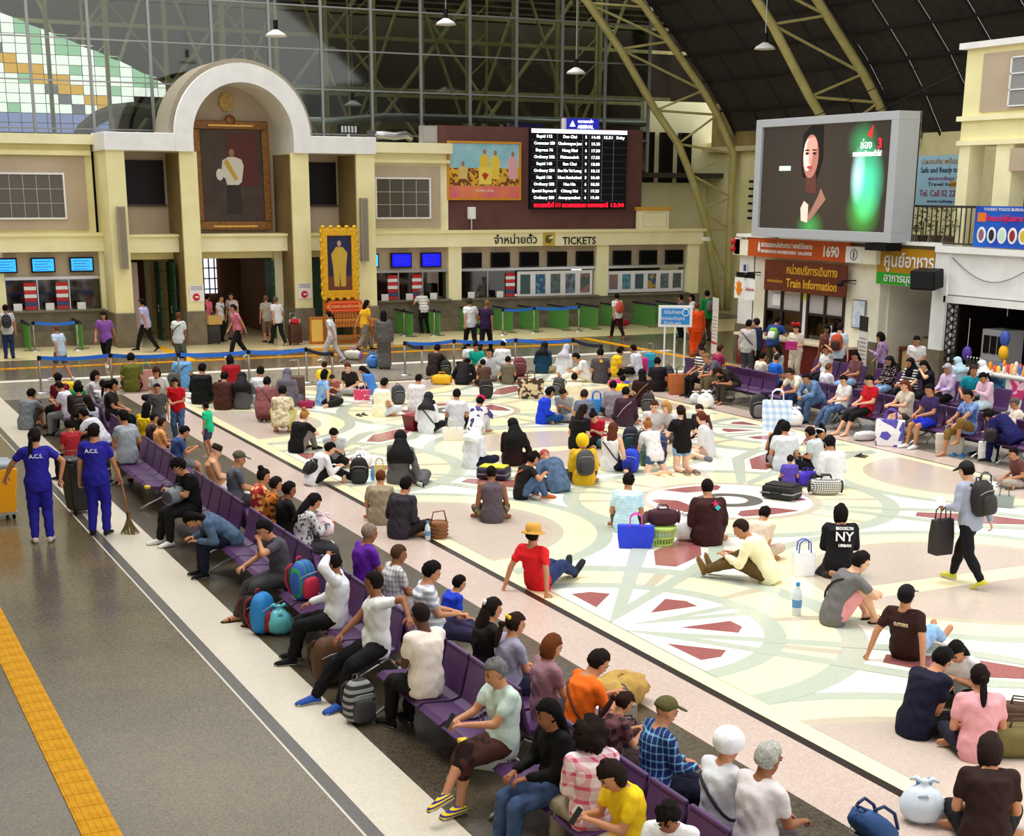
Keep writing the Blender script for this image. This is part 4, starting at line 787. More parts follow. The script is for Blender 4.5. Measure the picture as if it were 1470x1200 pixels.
MB().box(29.6, 29.8, 21, 31.3, 3.86, 6.45).build('inner_wall', m_gb, ub); MB().box(29.55, 29.6, 30.1, 30.7, 4.0, 6.1).build('dark_door', mat((70,44,34), .5), ub); MB().box(27.95, 28.1, 28.3, 29.4, 5.75, 6.3).build('grey_blind', m_gb, ub); MB().box(28.6, 28.7, 28.3, 29.4, 3.9, 5.7).build('brown_door', mat((96,48,30), .5), ub)
MB().box(29.56, 29.6, 30.2, 30.6, 5.2, 5.9).build('lit_window', mat((226,226,220), .3), ub)
MB().box(29.5, 33, 21, 29.3, 8.9, 11).build('grey_block', mat((150,150,160), .7), ub)

# ================================================================== BARRIERS
m_belt = mat((30,110,220), .5); m_belt2 = mat((30,30,60), .5)
post_me = [('base_plate', MB().lathe([(.18, 0), (.18, .015), (.12, .03), (.03, .045)], 16).mesh('base_plate', m_steel, True)), ('pole', MB().tube([(0, 0, .03), (0, 0, .93)], .03, 10).mesh('pole', mat((170,164,152), .3, .8), True)), ('post_head', MB().lathe([(.03, .86), (.045, .87), (.045, .96), (.03, .98)], 12).mesh('post_head', m_blk, True))]
def stanchion(x, y, label, group):
    t = thing('queue_post', label, 'queue post', (x, y, 0), 0, group)
    for n_, me in post_me: link(n_, me, t)
def belt(name, p, q, m, label, group='retractable queue belts', z=.92, w=.05):
    p = Vector((p[0], p[1], z)); q = Vector((q[0], q[1], z)); d = (q-p); l = d.length
    t = thing(name, label, 'belt', p, math.atan2(d.y, d.x), group); mb = MB(); n = 8
    for k in range(n+1):
        s = .05*math.sin(math.pi*k/n); mb.v += [(.05+(l-.1)*k/n, -.003, -w-s), (.05+(l-.1)*k/n, .003, -w-s), (.05+(l-.1)*k/n, .003, w-s), (.05+(l-.1)*k/n, -.003, w-s)]
    for k in range(n):
        for a in range(4): mb.f.append((k*4+a, k*4+(a+1) % 4, (k+1)*4+(a+1) % 4, (k+1)*4+a))
    mb.f += [(3, 2, 1, 0), (n*4, n*4+1, n*4+2, n*4+3)]
    mb.build('webbing', m, t); MB().box(0, .06, -.012, .012, -w, w).build('belt_clip', m_blk, t)
front = [(5.74, 40.7), (7.58, 40.6), (9.29, 40.1), (11.2, 40.0), (12.87, 40.05), (13.14, 38.6)]
fl = ['behind the olive shirt crowd at the left', 'behind the striped shirt boy', 'beside the colourful carrier bag', 'behind the black jacket', 'behind the lone white shirt', 'beside the schoolgirl in blue']
for i, (x, y) in enumerate(front): stanchion(x, y, 'steel queue post %s' % fl[i], 'queue posts of the first barrier')
for i in range(5): belt('queue_belt', front[i], front[i+1], m_belt if i < 4 else m_belt2, ['leftmost blue belt of the first barrier', 'blue belt crossing behind the woman in purple', 'blue belt crossing before the man with a shoulder bag', 'blue belt before the walking pink shirt', 'short dark belt turning toward the schoolgirl'][i])
front2 = [(16.06, 39.3), (16.05, 40.6), (17.62, 40.6), (19.43, 40.15), (21.03, 39.5), (20.95, 37.6)]
fl = ['beside the man in brown', 'at the corner behind the man in brown', 'behind the woman in turquoise', 'behind the white skullcap', 'behind the white headscarf', 'beside the yellow shirt']
for i, (x, y) in enumerate(front2): stanchion(x, y, 'steel queue post %s' % fl[i], 'queue posts of the second barrier')
for i in range(5): belt('queue_belt', front2[i], front2[i+1], m_belt2 if i in (0, 4) else m_belt, ['short dark belt near the man in brown', 'blue belt above the turquoise shirt', 'blue belt behind the white skullcap', 'long blue belt ending above the white headscarf', 'dark belt running toward the yellow shirt'][i])
for i, (x, y) in enumerate(((7.2, 51.7), (8.56, 51.4), (20.55, 52.0), (21.56, 51.5), (24.1, 50.9), (25.56, 51.2), (27.45, 51.1))):
    stanchion(x, y, ['steel queue post under the left ticket booth', 'steel queue post beside the purple shirt at left booth', 'steel queue post beside the grey dress', 'steel queue post before the striped shirt man', 'steel queue post right of the two walking men', 'steel queue post under the fourth black monitor', 'steel queue post left of the red backpack'][i], 'queue posts at the ticket windows')
belt('queue_belt', (7.2, 51.7), (8.56, 51.4), m_belt, 'blue belt before the left ticket booth'); belt('queue_belt', (24.1, 50.9), (25.56, 51.2), m_belt, 'blue belt between posts under the black monitors'); belt('queue_belt', (25.56, 51.2), (27.45, 51.1), m_belt, 'blue belt ending left of the red backpack')
# green folding queue gates
m_gr = mat((84,150,66), .5); frame = MB().tube([(0, 0, .06), (0, 0, .82), (0, 1.7, .82), (0, 1.7, .06)], .02, 6, True).mesh('gate_frame', m_gr)
bar = MB().box(-.008, .008, -.016, .016, .08, .82).mesh('gate_bar', m_gr); toprail = MB().box(-.03, .03, -.05, 1.78, .86, .92).mesh('top_rail', m_belt2); gfoot = MB().box(-.22, .22, -.03, .03, 0, .04).mesh('gate_foot', m_stone)
gx = [7.05, 8.75, 20.6, 21.7, 22.9, 23.3, 24.7, 25.8, 27.1, 28.4, 29.5, 31.0, 32.1]
gl = ['left of the booth', 'beside the portal pillar', 'behind the long haired woman', 'behind the striped shirt man', 'under the first black monitor', 'behind the two walking men', 'under the third black monitor', 'under the fourth black monitor', 'under the fifth black monitor', 'left of the red backpack', 'right of the red backpack', 'left of the orange robe', 'behind the orange robe']
for i, x in enumerate(gx):
    if i in (4,): continue
    t = thing('queue_gate', 'green barred queue gate %s' % gl[i], 'gate', (x, 51.3 if i > 1 else 51.6, 0), 0, 'green queue gates at the ticket windows')
    link('gate_frame', frame, t); link('top_rail', toprail, t); link('gate_foot', gfoot, t, (0, .1, 0)); link('gate_foot', gfoot, t, (0, 1.6, 0))
    for k in range(24): link('gate_bar', bar, t, (0, .07+k*.068, 0))
# sign on stand
sp_ = gp(962, 522); t = thing('priority_sign', 'blue and white priority seat sign on a white metal stand', 'sign', (22.4, 35.6, 0)); t.rotation_euler = (0, 0, math.radians(-28))
t.location = (23.6, 37.9, 0)
MB().box(-.5, .5, -.03, .03, 1.35, 1.98).build('sign_board', m_w, t, bevel=.01); MB().box(-.42, .42, -.04, -.03, 1.43, 1.9).build('blue_field', mat((40,140,214), .4), t)
for x in (-.3, 0, .3): MB().box(x-.025, x+.025, -.02, .02, .05, 1.35).build('post', m_w, t)
MB().box(-.4, .4, -.2, .2, 0, .05).build('foot_base', m_w, t); MB().tube([(.3+.1*math.cos(k*.6283), -.045, 1.78+.1*math.sin(k*.6283)) for k in range(10)], .015, 5, True).build('wheelchair_mark', m_w, t)
Mt = Matrix.Translation(t.location) @ Matrix.Rotation(math.radians(-28), 4, 'Z')
for s, z, w_ in (('ที่นั่งสำรอง', 1.78, .5), ('สำหรับพระภิกษุสงฆ์', 1.6, .72), ('Priority seats', 1.47, .5)): text('lettering', s, .14, m_w, Mt @ Matrix(((1,0,0,-.08),(0,0,-1,-.045),(0,1,0,z),(0,0,0,1))), t, wid=w_)
# ================================================================== BENCHES
m_seat = mat((84,52,96), .35, 0, 'noise', (70,42,82), 5); m_side = mat((48,28,58), .4)
def seat_shell():
    mb = MB(); prof = [(-.47, .40), (-.40, .445), (-.1, .425), (-.01, .45), (.03, .60), (.09, .86), (.115, .87), (.125, .85), (.07, .58), (.02, .40), (-.05, .375), (-.42, .375)]
    w = .255; n = len(prof)
    mb.v = [(x, -w, z) for x, z in prof]+[(x, w, z) for x, z in prof]
    mb.f = [tuple(range(n)), tuple(range(n, 2*n))[::-1]]+[(i, n+i, n+(i+1) % n, (i+1) % n) for i in range(n)]
    return mb.mesh('seat', m_seat)
seat_me = seat_shell()
sb = bpy.data.meshes
leg_me = MB().tube([(.1, 0, .3), (-.42, 0, .05), (-.44, 0, 0)], .02, 6).tube([(.1, 0, .3), (.32, 0, .05), (.34, 0, 0)], .02, 6).mesh('leg', m_steel, True)
def bench(x, y0, n, facing, label, group):
    """n seats running +Y from y0; facing -1: seats face -X; origin at the spine"""
    t = thing('bench', label, 'bench', (x, y0, 0), 0, group)
    for k in range(n):
        o = link('seat', seat_me, t, (0, .285+k*.57, 0))
        if facing > 0: o.rotation_euler = (0, 0, math.pi)
        b = o.modifiers.new('bevel', 'BEVEL'); b.width = .025; b.segments = 2
    MB().box(-.28*1 if facing < 0 else .18, -.18 if facing < 0 else .28, .02, n*.57-.02, .30, .37).build('beam', m_side, t)
    if facing < 0 and x < 10: MB().box(-.49, -.40, .02, .12, .40, .45).build('yellow_marker', mat((220,190,40), .6), t, bevel=.015)
    for yy in (.2, n*.57-.2):
        o = link('leg', leg_me, t, (-.12 if facing < 0 else .12, yy, 0))
        if facing > 0: o.rotation_euler = (0, 0, math.pi)
units = [(7.95, 5), (11.35, 4), (14.2, 5), (17.35, 5), (20.5, 5), (24.4, 5), (27.9, 4), (31.2, 4)]
where = ['by the plaid pink shirt', 'with the grey haired man in pale green', 'with the arm stretched over the back', 'with the man resting chin on hand', 'with the man in black holding a phone', 'with the man in plain grey seen from behind', 'behind the bench of the grey shirt man', 'farthest of the left rows']
for i, (y0, n) in enumerate(units):
    bench(5.47, y0, n, -1, 'purple vinyl bench facing the aisle %s' % where[i], 'purple benches on the left')
    bench(5.67, y0, n, 1, 'pattern side purple bench backing that %s' % where[i], 'purple benches on the left')
runits = [(19.9, 4), (22.5, 4), (25.1, 4), (27.7, 4), (30.3, 4), (32.9, 3)]
rwhere = ['at the right edge with beige trousers', 'with the blue floral shirt', 'with the woman baring her knees', 'with the woman in red', 'with the man leaning over his bag', 'with the bald man in purple grey']
for i, (y0, n) in enumerate(runits):
    bench(21.85, y0, n, -1, 'purple bench by the patterned floor %s' % rwhere[i], 'purple benches on the right')
    bench(21.99, y0, n, 1, 'shop side purple bench backing that %s' % rwhere[i], 'purple benches on the right')
for i, (y0, n) in enumerate([(23.0, 4), (25.6, 4), (28.2, 4), (30.8, 4)]):
    bench(25.0, y0, n, -1, 'purple bench in the second right row %s' % ['nearest the kiosk with teal shirt', 'with the white headscarves', 'with the spotted blouse', 'with the jeans and white shoes'][i], 'purple benches on the right')
# ================================================================== PEOPLE: poses, bodies, clothes
V = Vector
def ik(a, t, l1, l2, hint):
    a, t, hint = V(a), V(t), V(hint)
    d = t-a; L_ = d.length
    if L_ > (l1+l2)*.995: d = d*((l1+l2)*.995/L_); t = a+d; L_ = d.length
    if L_ < abs(l1-l2)+.03: d = d.normalized()*(abs(l1-l2)+.03) if L_ > 1e-6 else V((0, .05, 0)); t = a+d; L_ = d.length
    n = d/L_; x = (l1*l1-l2*l2+L_*L_)/(2*L_); h = math.sqrt(max(0, l1*l1-x*x))
    p = hint-n*hint.dot(n)
    p = p.normalized() if p.length > 1e-6 else n.orthogonal().normalized()
    return a+n*x+p*h, t
BASE = dict(pz=.86, lean=3, curve=6, side=0, twist=0, hp=4, hy=0, py=0,
            lh=(-.24, .05, .78), rh=(.24, .05, .78), le=(-.5, -1, 0), re=(.5, -1, 0), lf=(-.1, -.02, .07), rf=(.1, -.02, .07), lk=(0, 1, .1), rk=(0, 1, .1), lt=(-.15, 1, 0), rt=(.15, 1, 0), curl=22)
def P(**k): d = dict(BASE); d.update(k); return d
POSES = {
 'stand': P(), 'stand_hip': P(lh=(-.19, -.02, .96), le=(-1, -.5, 0), rh=(.3, .12, .72), hy=-12),
 'stand_hold': P(lh=(-.08, .26, 1.02), rh=(.08, .26, 1.02), hp=18, curl=45), 'stand_read': P(lh=(-.1, .3, 1.12), rh=(.14, .24, .9), hp=20, curl=40),
 'stand_broom': P(rh=(.3, .2, .78), lh=(-.26, .06, .76), curl=50, hy=-15, twist=-5),
 'stand_push': P(lh=(-.42, .26, .92), rh=(.3, -.12, .92), le=(-1, -.4, 0), re=(1, -.4, 0), curl=45, hy=-25),
 'counter': P(lean=22, curve=10, lh=(-.2, .45, 1.02), rh=(.2, .45, 1.02), hp=5, rf=(.12, -.12, .07)),
 'walk': P(lf=(-.08, .3, .08), rf=(.08, -.32, .13), rt=(.1, 1, -.5), rh=(.24, .2, .85), lh=(-.24, -.16, .84), lean=6),
 'walk_b': P(rf=(.08, .26, .08), lf=(-.08, -.3, .12), lt=(-.1, 1, -.5), lh=(-.14, .28, 1.0), rh=(.26, -.12, .82), lean=6, hp=16, curl=45),
 'cross': P(pz=.115, lean=6, curve=16, hp=12, lf=(.13, .20, .06), rf=(-.13, .27, .07), lk=(-1, .35, .25), rk=(1, .35, .25), lt=(1, .3, 0), rt=(-1, .3, 0), lh=(-.12, .27, .22), rh=(.12, .27, .22)),
 'cross_knees': P(pz=.115, lean=-2, curve=10, hp=4, hy=-20, lf=(.13, .20, .06), rf=(-.13, .27, .07), lk=(-1, .35, .25), rk=(1, .35, .25), lt=(1, .3, 0), rt=(-1, .3, 0), lh=(-.34, .18, .27), rh=(.34, .18, .27)),
 'cross_phone': P(pz=.115, lean=12, curve=24, hp=26, lf=(.13, .20, .06), rf=(-.13, .27, .07), lk=(-1, .35, .25), rk=(1, .35, .25), lt=(1, .3, 0), rt=(-1, .3, 0), lh=(-.05, .32, .36), rh=(.06, .32, .36), curl=50),
 'side': P(pz=.115, lean=2, curve=10, side=5, hp=8, hy=20, lf=(.26, .16, .06), rf=(.42, -.10, .06), lk=(-.5, 1, .1), rk=(.5, 1, .1), lt=(1, -.2, 0), rt=(.8, -.8, 0), lh=(-.06, .3, .24), rh=(.36, -.02, .05), re=(1, -.4, .2)),
 'side_l': P(pz=.115, lean=4, curve=14, side=-5, hp=14, hy=-15, rf=(-.26, .16, .06), lf=(-.42, -.10, .06), rk=(.5, 1, .1), lk=(-.5, 1, .1), rt=(-1, -.2, 0), lt=(-.8, -.8, 0), rh=(.08, .32, .28), lh=(-.1, .3, .26)),
 'knees_up': P(pz=.115, lean=12, curve=22, hp=14, lf=(-.1, .44, .07), rf=(.1, .44, .07), lk=(-.15, .3, 1), rk=(.15, .3, 1), lh=(-.03, .46, .34), rh=(.05, .46, .32), le=(-1, 0, -.3), re=(1, 0, -.3), curl=40),
 'one_knee': P(pz=.115, lean=8, curve=18, hp=16, lf=(.12, .22, .06), lk=(-1, .35, .2), lt=(1, .3, 0), rf=(.14, .40, .07), rk=(.3, .3, 1), rh=(.2, .36, .46), lh=(-.1, .3, .26), curl=35),
 'lean_back': P(pz=.115, lean=-20, curve=8, hp=8, lf=(-.02, .76, .1), rf=(.1, .74, .08), lk=(0, .2, 1), rk=(.2, .2, 1), lt=(-.3, .4, 1), rt=(.4, .4, 1), lh=(-.32, -.30, .03), rh=(.32, -.30, .03), le=(-1, -.6, .3), re=(1, -.6, .3), curl=8),
 'legs_out': P(pz=.115, lean=22, curve=22, hp=14, lf=(-.07, .76, .1), rf=(.09, .72, .09), lk=(0, .2, 1), rk=(.1, .2, 1), lt=(-.2, .3, 1), rt=(.2, .3, 1), lh=(-.1, .5, .3), rh=(.12, .48, .3)),
 'bow': P(pz=.13, lean=30, curve=34, hp=30, lf=(.13, .20, .06), rf=(-.13, .27, .07), lk=(-1, .35, .25), rk=(1, .35, .25), lt=(1, .3, 0), rt=(-1, .3, 0), lh=(-.3, .4, .05), rh=(.2, .5, .1)),
 'kneel': P(pz=.47, lean=4, curve=8, hp=12, lf=(-.09, -.36, .07), rf=(.09, -.38, .07), lk=(0, 1, -.2), rk=(0, 1, -.2), lt=(0, -1, .15), rt=(0, -1, .15), lh=(-.12, .3, .75), rh=(.16, .28, .8), curl=30),
 'kneel_low': P(pz=.34, lean=24, curve=16, hp=10, lf=(-.12, -.40, .06), rf=(.12, -.42, .06), lk=(-.2, 1, -.2), rk=(.2, 1, -.2), lt=(0, -1, .1), rt=(0, -1, .1), lh=(-.2, .42, .2), rh=(.2, .44, .25)),
 'kneel_sit': P(pz=.2, lean=5, curve=12, hp=14, lf=(-.12, -.12, .06), rf=(.12, -.12, .06), lk=(-.2, 1, .05), rk=(.2, 1, .05), lt=(.2, -1, .1), rt=(-.2, -1, .1), lh=(-.08, .34, .4), rh=(.1, .34, .42), curl=40),
 'squat': P(pz=.28, lean=24, curve=16, hp=8, lf=(-.14, .16, .07), rf=(.14, .16, .07), lk=(-.3, 1, .6), rk=(.3, 1, .6), lh=(-.08, .5, .5), rh=(.08, .5, .5), curl=40),
 'chair': P(pz=.55, lean=-4, curve=14, hp=10, lf=(-.11, .44, .07), rf=(.11, .46, .07), lk=(0, .5, 1), rk=(0, .5, 1), lh=(-.08, .3, .68), rh=(.1, .32, .68), curl=35),
 'chair_phone': P(pz=.55, lean=0, curve=20, hp=26, lf=(-.11, .42, .07), rf=(.12, .48, .07), lk=(0, .5, 1), rk=(0, .5, 1), lh=(-.05, .36, .82), rh=(.07, .36, .82), curl=55),
 'chair_turn': P(pz=.55, lean=0, curve=10, hp=6, twist=25, hy=20, lf=(-.12, .42, .07), rf=(.14, .40, .07), lk=(0, .5, 1), rk=(0, .5, 1), lh=(-.12, .34, .68), rh=(.16, .30, .66), curl=30),
 'chair_arm': P(pz=.55, lean=-6, curve=8, hp=4, twist=30, hy=40, lf=(-.16, .52, .07), rf=(.18, .46, .07), lk=(-.2, .5, 1), rk=(.3, .5, 1), lh=(-.16, .3, .66), rh=(.5, .06, .84), re=(1, -.6, .6), curl=25),
 'chair_head': P(pz=.55, lean=-8, curve=10, hp=14, lf=(-.12, .5, .07), rf=(.12, .48, .07), lk=(0, .5, 1), rk=(0, .5, 1), lh=(-.07, .06, 1.27), le=(-1, .3, 0), rh=(.1, .3, .68), curl=40),
 'chair_chin': P(pz=.55, lean=6, curve=18, hp=18, lf=(-.1, .42, .07), rf=(.14, .56, .07), lk=(0, .5, 1), rk=(0, .5, 1), lh=(-.04, .3, 1.02), le=(-1, .2, -.6), rh=(.14, .44, .68), curl=55),
 'chair_fwd': P(pz=.55, lean=30, curve=20, hp=10, lf=(-.12, .42, .07), rf=(.12, .42, .07), lk=(-.1, .5, 1), rk=(.1, .5, 1), lh=(-.05, .52, .62), rh=(.05, .52, .62), le=(-1, -.3, -.3), re=(1, -.3, -.3), curl=45),
 'chair_slump': P(pz=.52, py=.1, lean=-22, curve=22, hp=22, hy=10, lf=(-.1, .66, .07), rf=(.12, .70, .07), lk=(0, .4, 1), rk=(0, .4, 1), lh=(-.08, .3, .66), rh=(.08, .32, .66), curl=40),
 'chair_cross': P(pz=.55, lean=-6, curve=14, hp=14, lf=(-.08, .44, .07), lk=(0, .5, 1), rf=(-.16, .62, .24), rk=(0, .4, 1), rt=(-.2, 1, -.2), lh=(-.06, .38, .78), rh=(.08, .38, .78), curl=50),
 'chair_bow': P(pz=.55, lean=42, curve=34, hp=30, lf=(-.1, .42, .07), rf=(.1, .42, .07), lk=(0, .5, 1), rk=(0, .5, 1), lh=(-.14, .5, .56), rh=(.14, .5, .56)),
 'chair_tiptoe': P(pz=.55, lean=-4, curve=16, hp=12, lf=(-.1, .34, .32), lk=(-.2, .6, 1), rf=(.12, .46, .07), rk=(0, .5, 1), lh=(-.1, .42, .66), rh=(.12, .36, .7), curl=45),
}
S = dict(hip=.088, thigh=.41, shin=.40, shw=.165, ua=.27, fa=.245)
def skeleton(p):
    J = {}
    pel = V((0, p['py'], p['pz'])); J['pel'] = pel
    tw = math.radians(p['twist'])
    def sp_dir(a, s): return V((math.sin(math.radians(s)), math.sin(math.radians(a)), math.cos(math.radians(a)))).normalized()
    d1 = sp_dir(p['lean'], p['side']); d2 = sp_dir(p['lean']+p['curve']*.5, p['side']*.6); d3 = sp_dir(p['lean']+p['curve'], 0); d4 = sp_dir(p['lean']*.5+p['curve']+p['hp']*.6, 0)
    J['waist'] = pel+d1*.17; J['chest'] = J['waist']+d2*.17; J['sho'] = J['chest']+d3*.12; J['neck'] = J['sho']+d3*.04
    right = V((math.cos(tw), math.sin(tw), 0)); J['right'] = right
    J['d'] = (d1, d2, d3, d4)
    hd = J['neck']+d4*.045
    hpit = p['lean']*.35+p['curve']*.6+p['hp']; hy = math.radians(p['twist']*.6+p['hy'])
    R_ = Matrix.Rotation(hy, 3, 'Z') @ Matrix.Rotation(-math.radians(hpit), 3, 'X')
    J['headR'] = R_; J['head'] = hd+(R_ @ V((0, .012, .085)))
    for s, k in ((-1, 'l'), (1, 'r')):
        sh = J['sho']+right*(s*S['shw'])-d3*.015; J[k+'sh'] = sh
        e, h = ik(sh, p[k+'h'], S['ua'], S['fa'], p[k+'e']); J[k+'el'] = e; J[k+'wr'] = h
        hp = pel+V((s*S['hip'], 0, -.01)); J[k+'hip'] = hp
        kn, an = ik(hp, p[k+'f'], S['thigh'], S['shin'], p[k+'k']); J[k+'kn'] = kn; J[k+'an'] = an
        f = V(p[k+'t']).normalized(); up = (kn-an).normalized(); up = (up-f*up.dot(f))
        up = up.normalized() if up.length > .05 else V((0, 0, 1)); sd = f.cross(up)
        J[k+'foot'] = Matrix((sd, f, up)).transposed()      # columns: side, forward, up
    return J
def caps(mb, a, b, ra, rb, n=10):
    a, b = V(a), V(b); d = b-a; l = max(d.length, 1e-5); t = d/l; u = t.orthogonal().normalized(); w = t.cross(u)
    rings = [(-ra*.98, ra*.2), (-ra*.7, ra*.71), (0, ra), (l*.5, (ra+rb)/2), (l, rb), (l+rb*.7, rb*.71), (l+rb*.98, rb*.2)]
    vs = []; fs = []
    for o, r in rings:
        for k in range(n): an = 2*math.pi*k/n; vs.append(a+t*o+(u*math.cos(an)+w*math.sin(an))*r)
    for i in range(len(rings)-1):
        for k in range(n): fs.append((i*n+k, i*n+(k+1) % n, (i+1)*n+(k+1) % n, (i+1)*n+k))
    fs += [tuple(range(n))[::-1], tuple(range((len(rings)-1)*n, len(rings)*n))]
    mb.add(vs, fs)
def loft(mb, rings, n=14):
    """rings: (centre, right axis, forward axis, rx, ry)"""
    vs = []; fs = []
    for c, r, f, rx, ry in rings:
        for k in range(n): an = 2*math.pi*k/n; vs.append(c+r*(rx*math.cos(an))+f*(ry*math.sin(an)))
    for i in range(len(rings)-1):
        for k in range(n): fs.append((i*n+k, i*n+(k+1) % n, (i+1)*n+(k+1) % n, (i+1)*n+k))
    fs += [tuple(range(n))[::-1], tuple(range((len(rings)-1)*n, len(rings)*n))]
    mb.add(vs, fs)
def torso(mb, J, g, lo=-.10, hi=True, wide=1.0):
    d1, d2, d3, d4 = J['d']; r0 = V((1, 0, 0)); r1 = (r0+J['right']).normalized(); r2 = J['right']
    f = lambda d, r: d.cross(r).normalized()
    R_ = [(J['pel']+d1*lo, r0, f(d1, r0), (.125+g)*wide, .105+g), (J['pel']+d1*.0, r0, f(d1, r0), (.158+g)*wide, .118+g), (J['pel']+d1*.09, r0, f(d1, r0), (.145+g)*wide, .11+g),
          (J['waist'], r1, f(d1, r1), .133+g, .10+g), (J['chest']-d2*.04, r2, f(d2, r2), .152+g, .115+g), (J['chest']+d2*.06, r2, f(d3, r2), .165+g, .112+g), (J['sho']-d3*.02, r2, f(d3, r2), .165+g*.6, .085+g*.8), (J['sho']+d3*.025, r2, f(d3, r2), .11+g*.3, .068+g*.5)]
    if hi: R_.append((J['neck'], r2, f(d3, r2), .06+g*.2, .06+g*.2))
    loft(mb, R_)
def hand_frame(J, k):
    d = (J[k+'wr']-J[k+'el']).normalized(); nrm = V((0, 0, -1)); nrm = nrm-d*nrm.dot(d)
    if nrm.length < .25: nrm = V((0, 1, 0))-d*d.y; nrm = V((-1 if k == 'r' else 1, 0, 0)) if nrm.length < .2 else (V((-1 if k == 'r' else 1, 0, 0))-d*d.x*(-1 if k == 'r' else 1))
    nrm.normalize(); th = d.cross(nrm)*(1 if k == 'r' else -1)
    return d, nrm, th
def body_core(J):
    mb = MB(); torso(mb, J, 0)
    caps(mb, J['sho'], J['neck']+J['d'][3]*.08, .060, .054)
    for k in 'lr':
        caps(mb, J['sho']-J['d'][2]*.01, J[k+'sh'], .06, .055); caps(mb, J[k+'sh'], J[k+'el'], .05, .040); caps(mb, J[k+'el'], J[k+'wr'], .041, .027)
        d, nm, th = hand_frame(J, k); w = J[k+'wr']
        loft(mb, [(w, th, nm, .026, .02), (w+d*.03, th, nm, .036, .018), (w+d*.085, th, nm, .041, .016), (w+d*.098, th, nm, .036, .013)], 10)
        caps(mb, J[k+'hip'], J[k+'kn'], .088, .058); caps(mb, J[k+'kn'], J[k+'an'], .056, .036)
        mid = J[k+'kn'].lerp(J[k+'an'], .32); back = (J[k+'foot'] @ V((0, -1, 0))); caps(mb, mid+back*.014, mid+back*.014+(J[k+'an']-J[k+'kn']).normalized()*.08, .05, .046)
        M = J[k+'foot']; a = J[k+'an']; sx, fw, up = M.col[0], M.col[1], M.col[2]
        loft(mb, [(a-fw*.055-up*.035, sx, up, .02, .018), (a-fw*.04-up*.03, sx, up, .032, .036), (a+fw*.02-up*.02, sx, up, .036, .045), (a+fw*.09-up*.035, sx, up, .042, .03), (a+fw*.15-up*.045, sx, up, .044, .02), (a+fw*.18-up*.05, sx, up, .03, .013)], 10)
    H = J['head']; R_ = J['headR']; q = lambda x, y, z: H+R_ @ V((x, y, z))
    def eb(c, r, n=12, m=8):
        vs = MB().ell((0, 0, 0), r, n, m); mb.add([q(c[0]+v[0], c[1]+v[1], c[2]+v[2]) for v in vs.v], vs.f)
    eb((0, -.008, .03), (.074, .094, .088)); eb((0, .018, -.035), (.060, .072, .075)); eb((0, .055, -.085), (.032, .03, .024)); caps(mb, q(0, .085, .012), q(0, .102, -.022), .010, .016, 8)
    for s in (-1, 1): eb((s*.076, -.008, -.008), (.013, .02, .032), 8, 6); eb((s*.03, .078, .018), (.02, .012, .014), 8, 6)
    return mb
def body_extra(J, curl):
    """fingers, thumbs, eyes, brows, lips; returns list of (MB, slot)"""
    fg = MB()
    for k in 'lr':
        d, nm, th = hand_frame(J, k); w = J[k+'wr']; c = math.radians(curl)
        for i, (o, ln) in enumerate(((.029, .066), (.010, .075), (-.010, .070), (-.029, .056))):
            p = w+d*.085+th*o; pts = [p]; dr = d.copy(); ax = d.cross(nm)
            for s_ in range(3):
                dr = (Matrix.Rotation(c*(.7+.2*i*.3), 3, ax) @ dr).normalized(); pts.append(pts[-1]+dr*ln*(.42, .32, .26)[s_])
            fg.tube(pts, [.0095, .0088, .008, .006], 6)
        p = w+d*.025+th*.03; dr = (d*.7+th*.75+nm*.2).normalized(); p2 = p+dr*.045; p3 = p2+(dr*.4+d*.8+nm*.3).normalized()*.032
        fg.tube([p, p2, p3], [.0125, .0105, .008], 6)
    H = J['head']; R_ = J['headR']; q = lambda x, y, z: H+R_ @ V((x, y, z)); dk = MB(); lp = MB()
    def eb(mb, c, r):
        vs = MB().ell((0, 0, 0), r, 8, 5); mb.add([q(c[0]+v[0], c[1]+v[1], c[2]+v[2]) for v in vs.v], vs.f)
    for s in (-1, 1):
        eb(dk, (s*.03, .083, .010), (.013, .007, .006)); eb(dk, (s*.031, .084, .030), (.018, .006, .004))
    eb(lp, (0, .088, -.052), (.022, .008, .008))
    return fg, dk, lp
def tee(J, kind):
    mb = MB(); long = kind in ('long', 'jacket', 'robe'); g = {'tee': .024, 'long': .024, 'tank': .016, 'jacket': .036, 'robe': .040}[kind]
    torso(mb, J, g, lo=-.13 if kind != 'jacket' else -.15, hi=False, wide=1.08)
    if kind == 'tank':
        for k in 'lr': caps(mb, J['sho'], J['sho'].lerp(J[k+'sh'], .72), .066, .058)
        return mb
    for k in 'lr':
        caps(mb, J['sho']-J['d'][2]*.012, J[k+'sh'], .066, .064)
        if long: caps(mb, J[k+'sh'], J[k+'el'], .060+g*.4, .052+g*.3); caps(mb, J[k+'el'], J[k+'el'].lerp(J[k+'wr'], .90), .053+g*.3, .036+g*.3)
        else: caps(mb, J[k+'sh'], J[k+'sh'].lerp(J[k+'el'], .56), .062, .061)
    if kind == 'robe':
        for k in 'lr': caps(mb, J[k+'hip'], J[k+'kn'], .12, .10); caps(mb, J[k+'kn'], J[k+'kn'].lerp(J[k+'an'], .9), .10, .10)
        caps(mb, (J['lhip']+J['rhip'])/2, (J['lkn']+J['rkn'])/2, .13, .09); caps(mb, (J['lkn']+J['rkn'])/2, ((J['lan']+J['ran'])/2).lerp((J['lkn']+J['rkn'])/2, .12), .10, .11)
    return mb
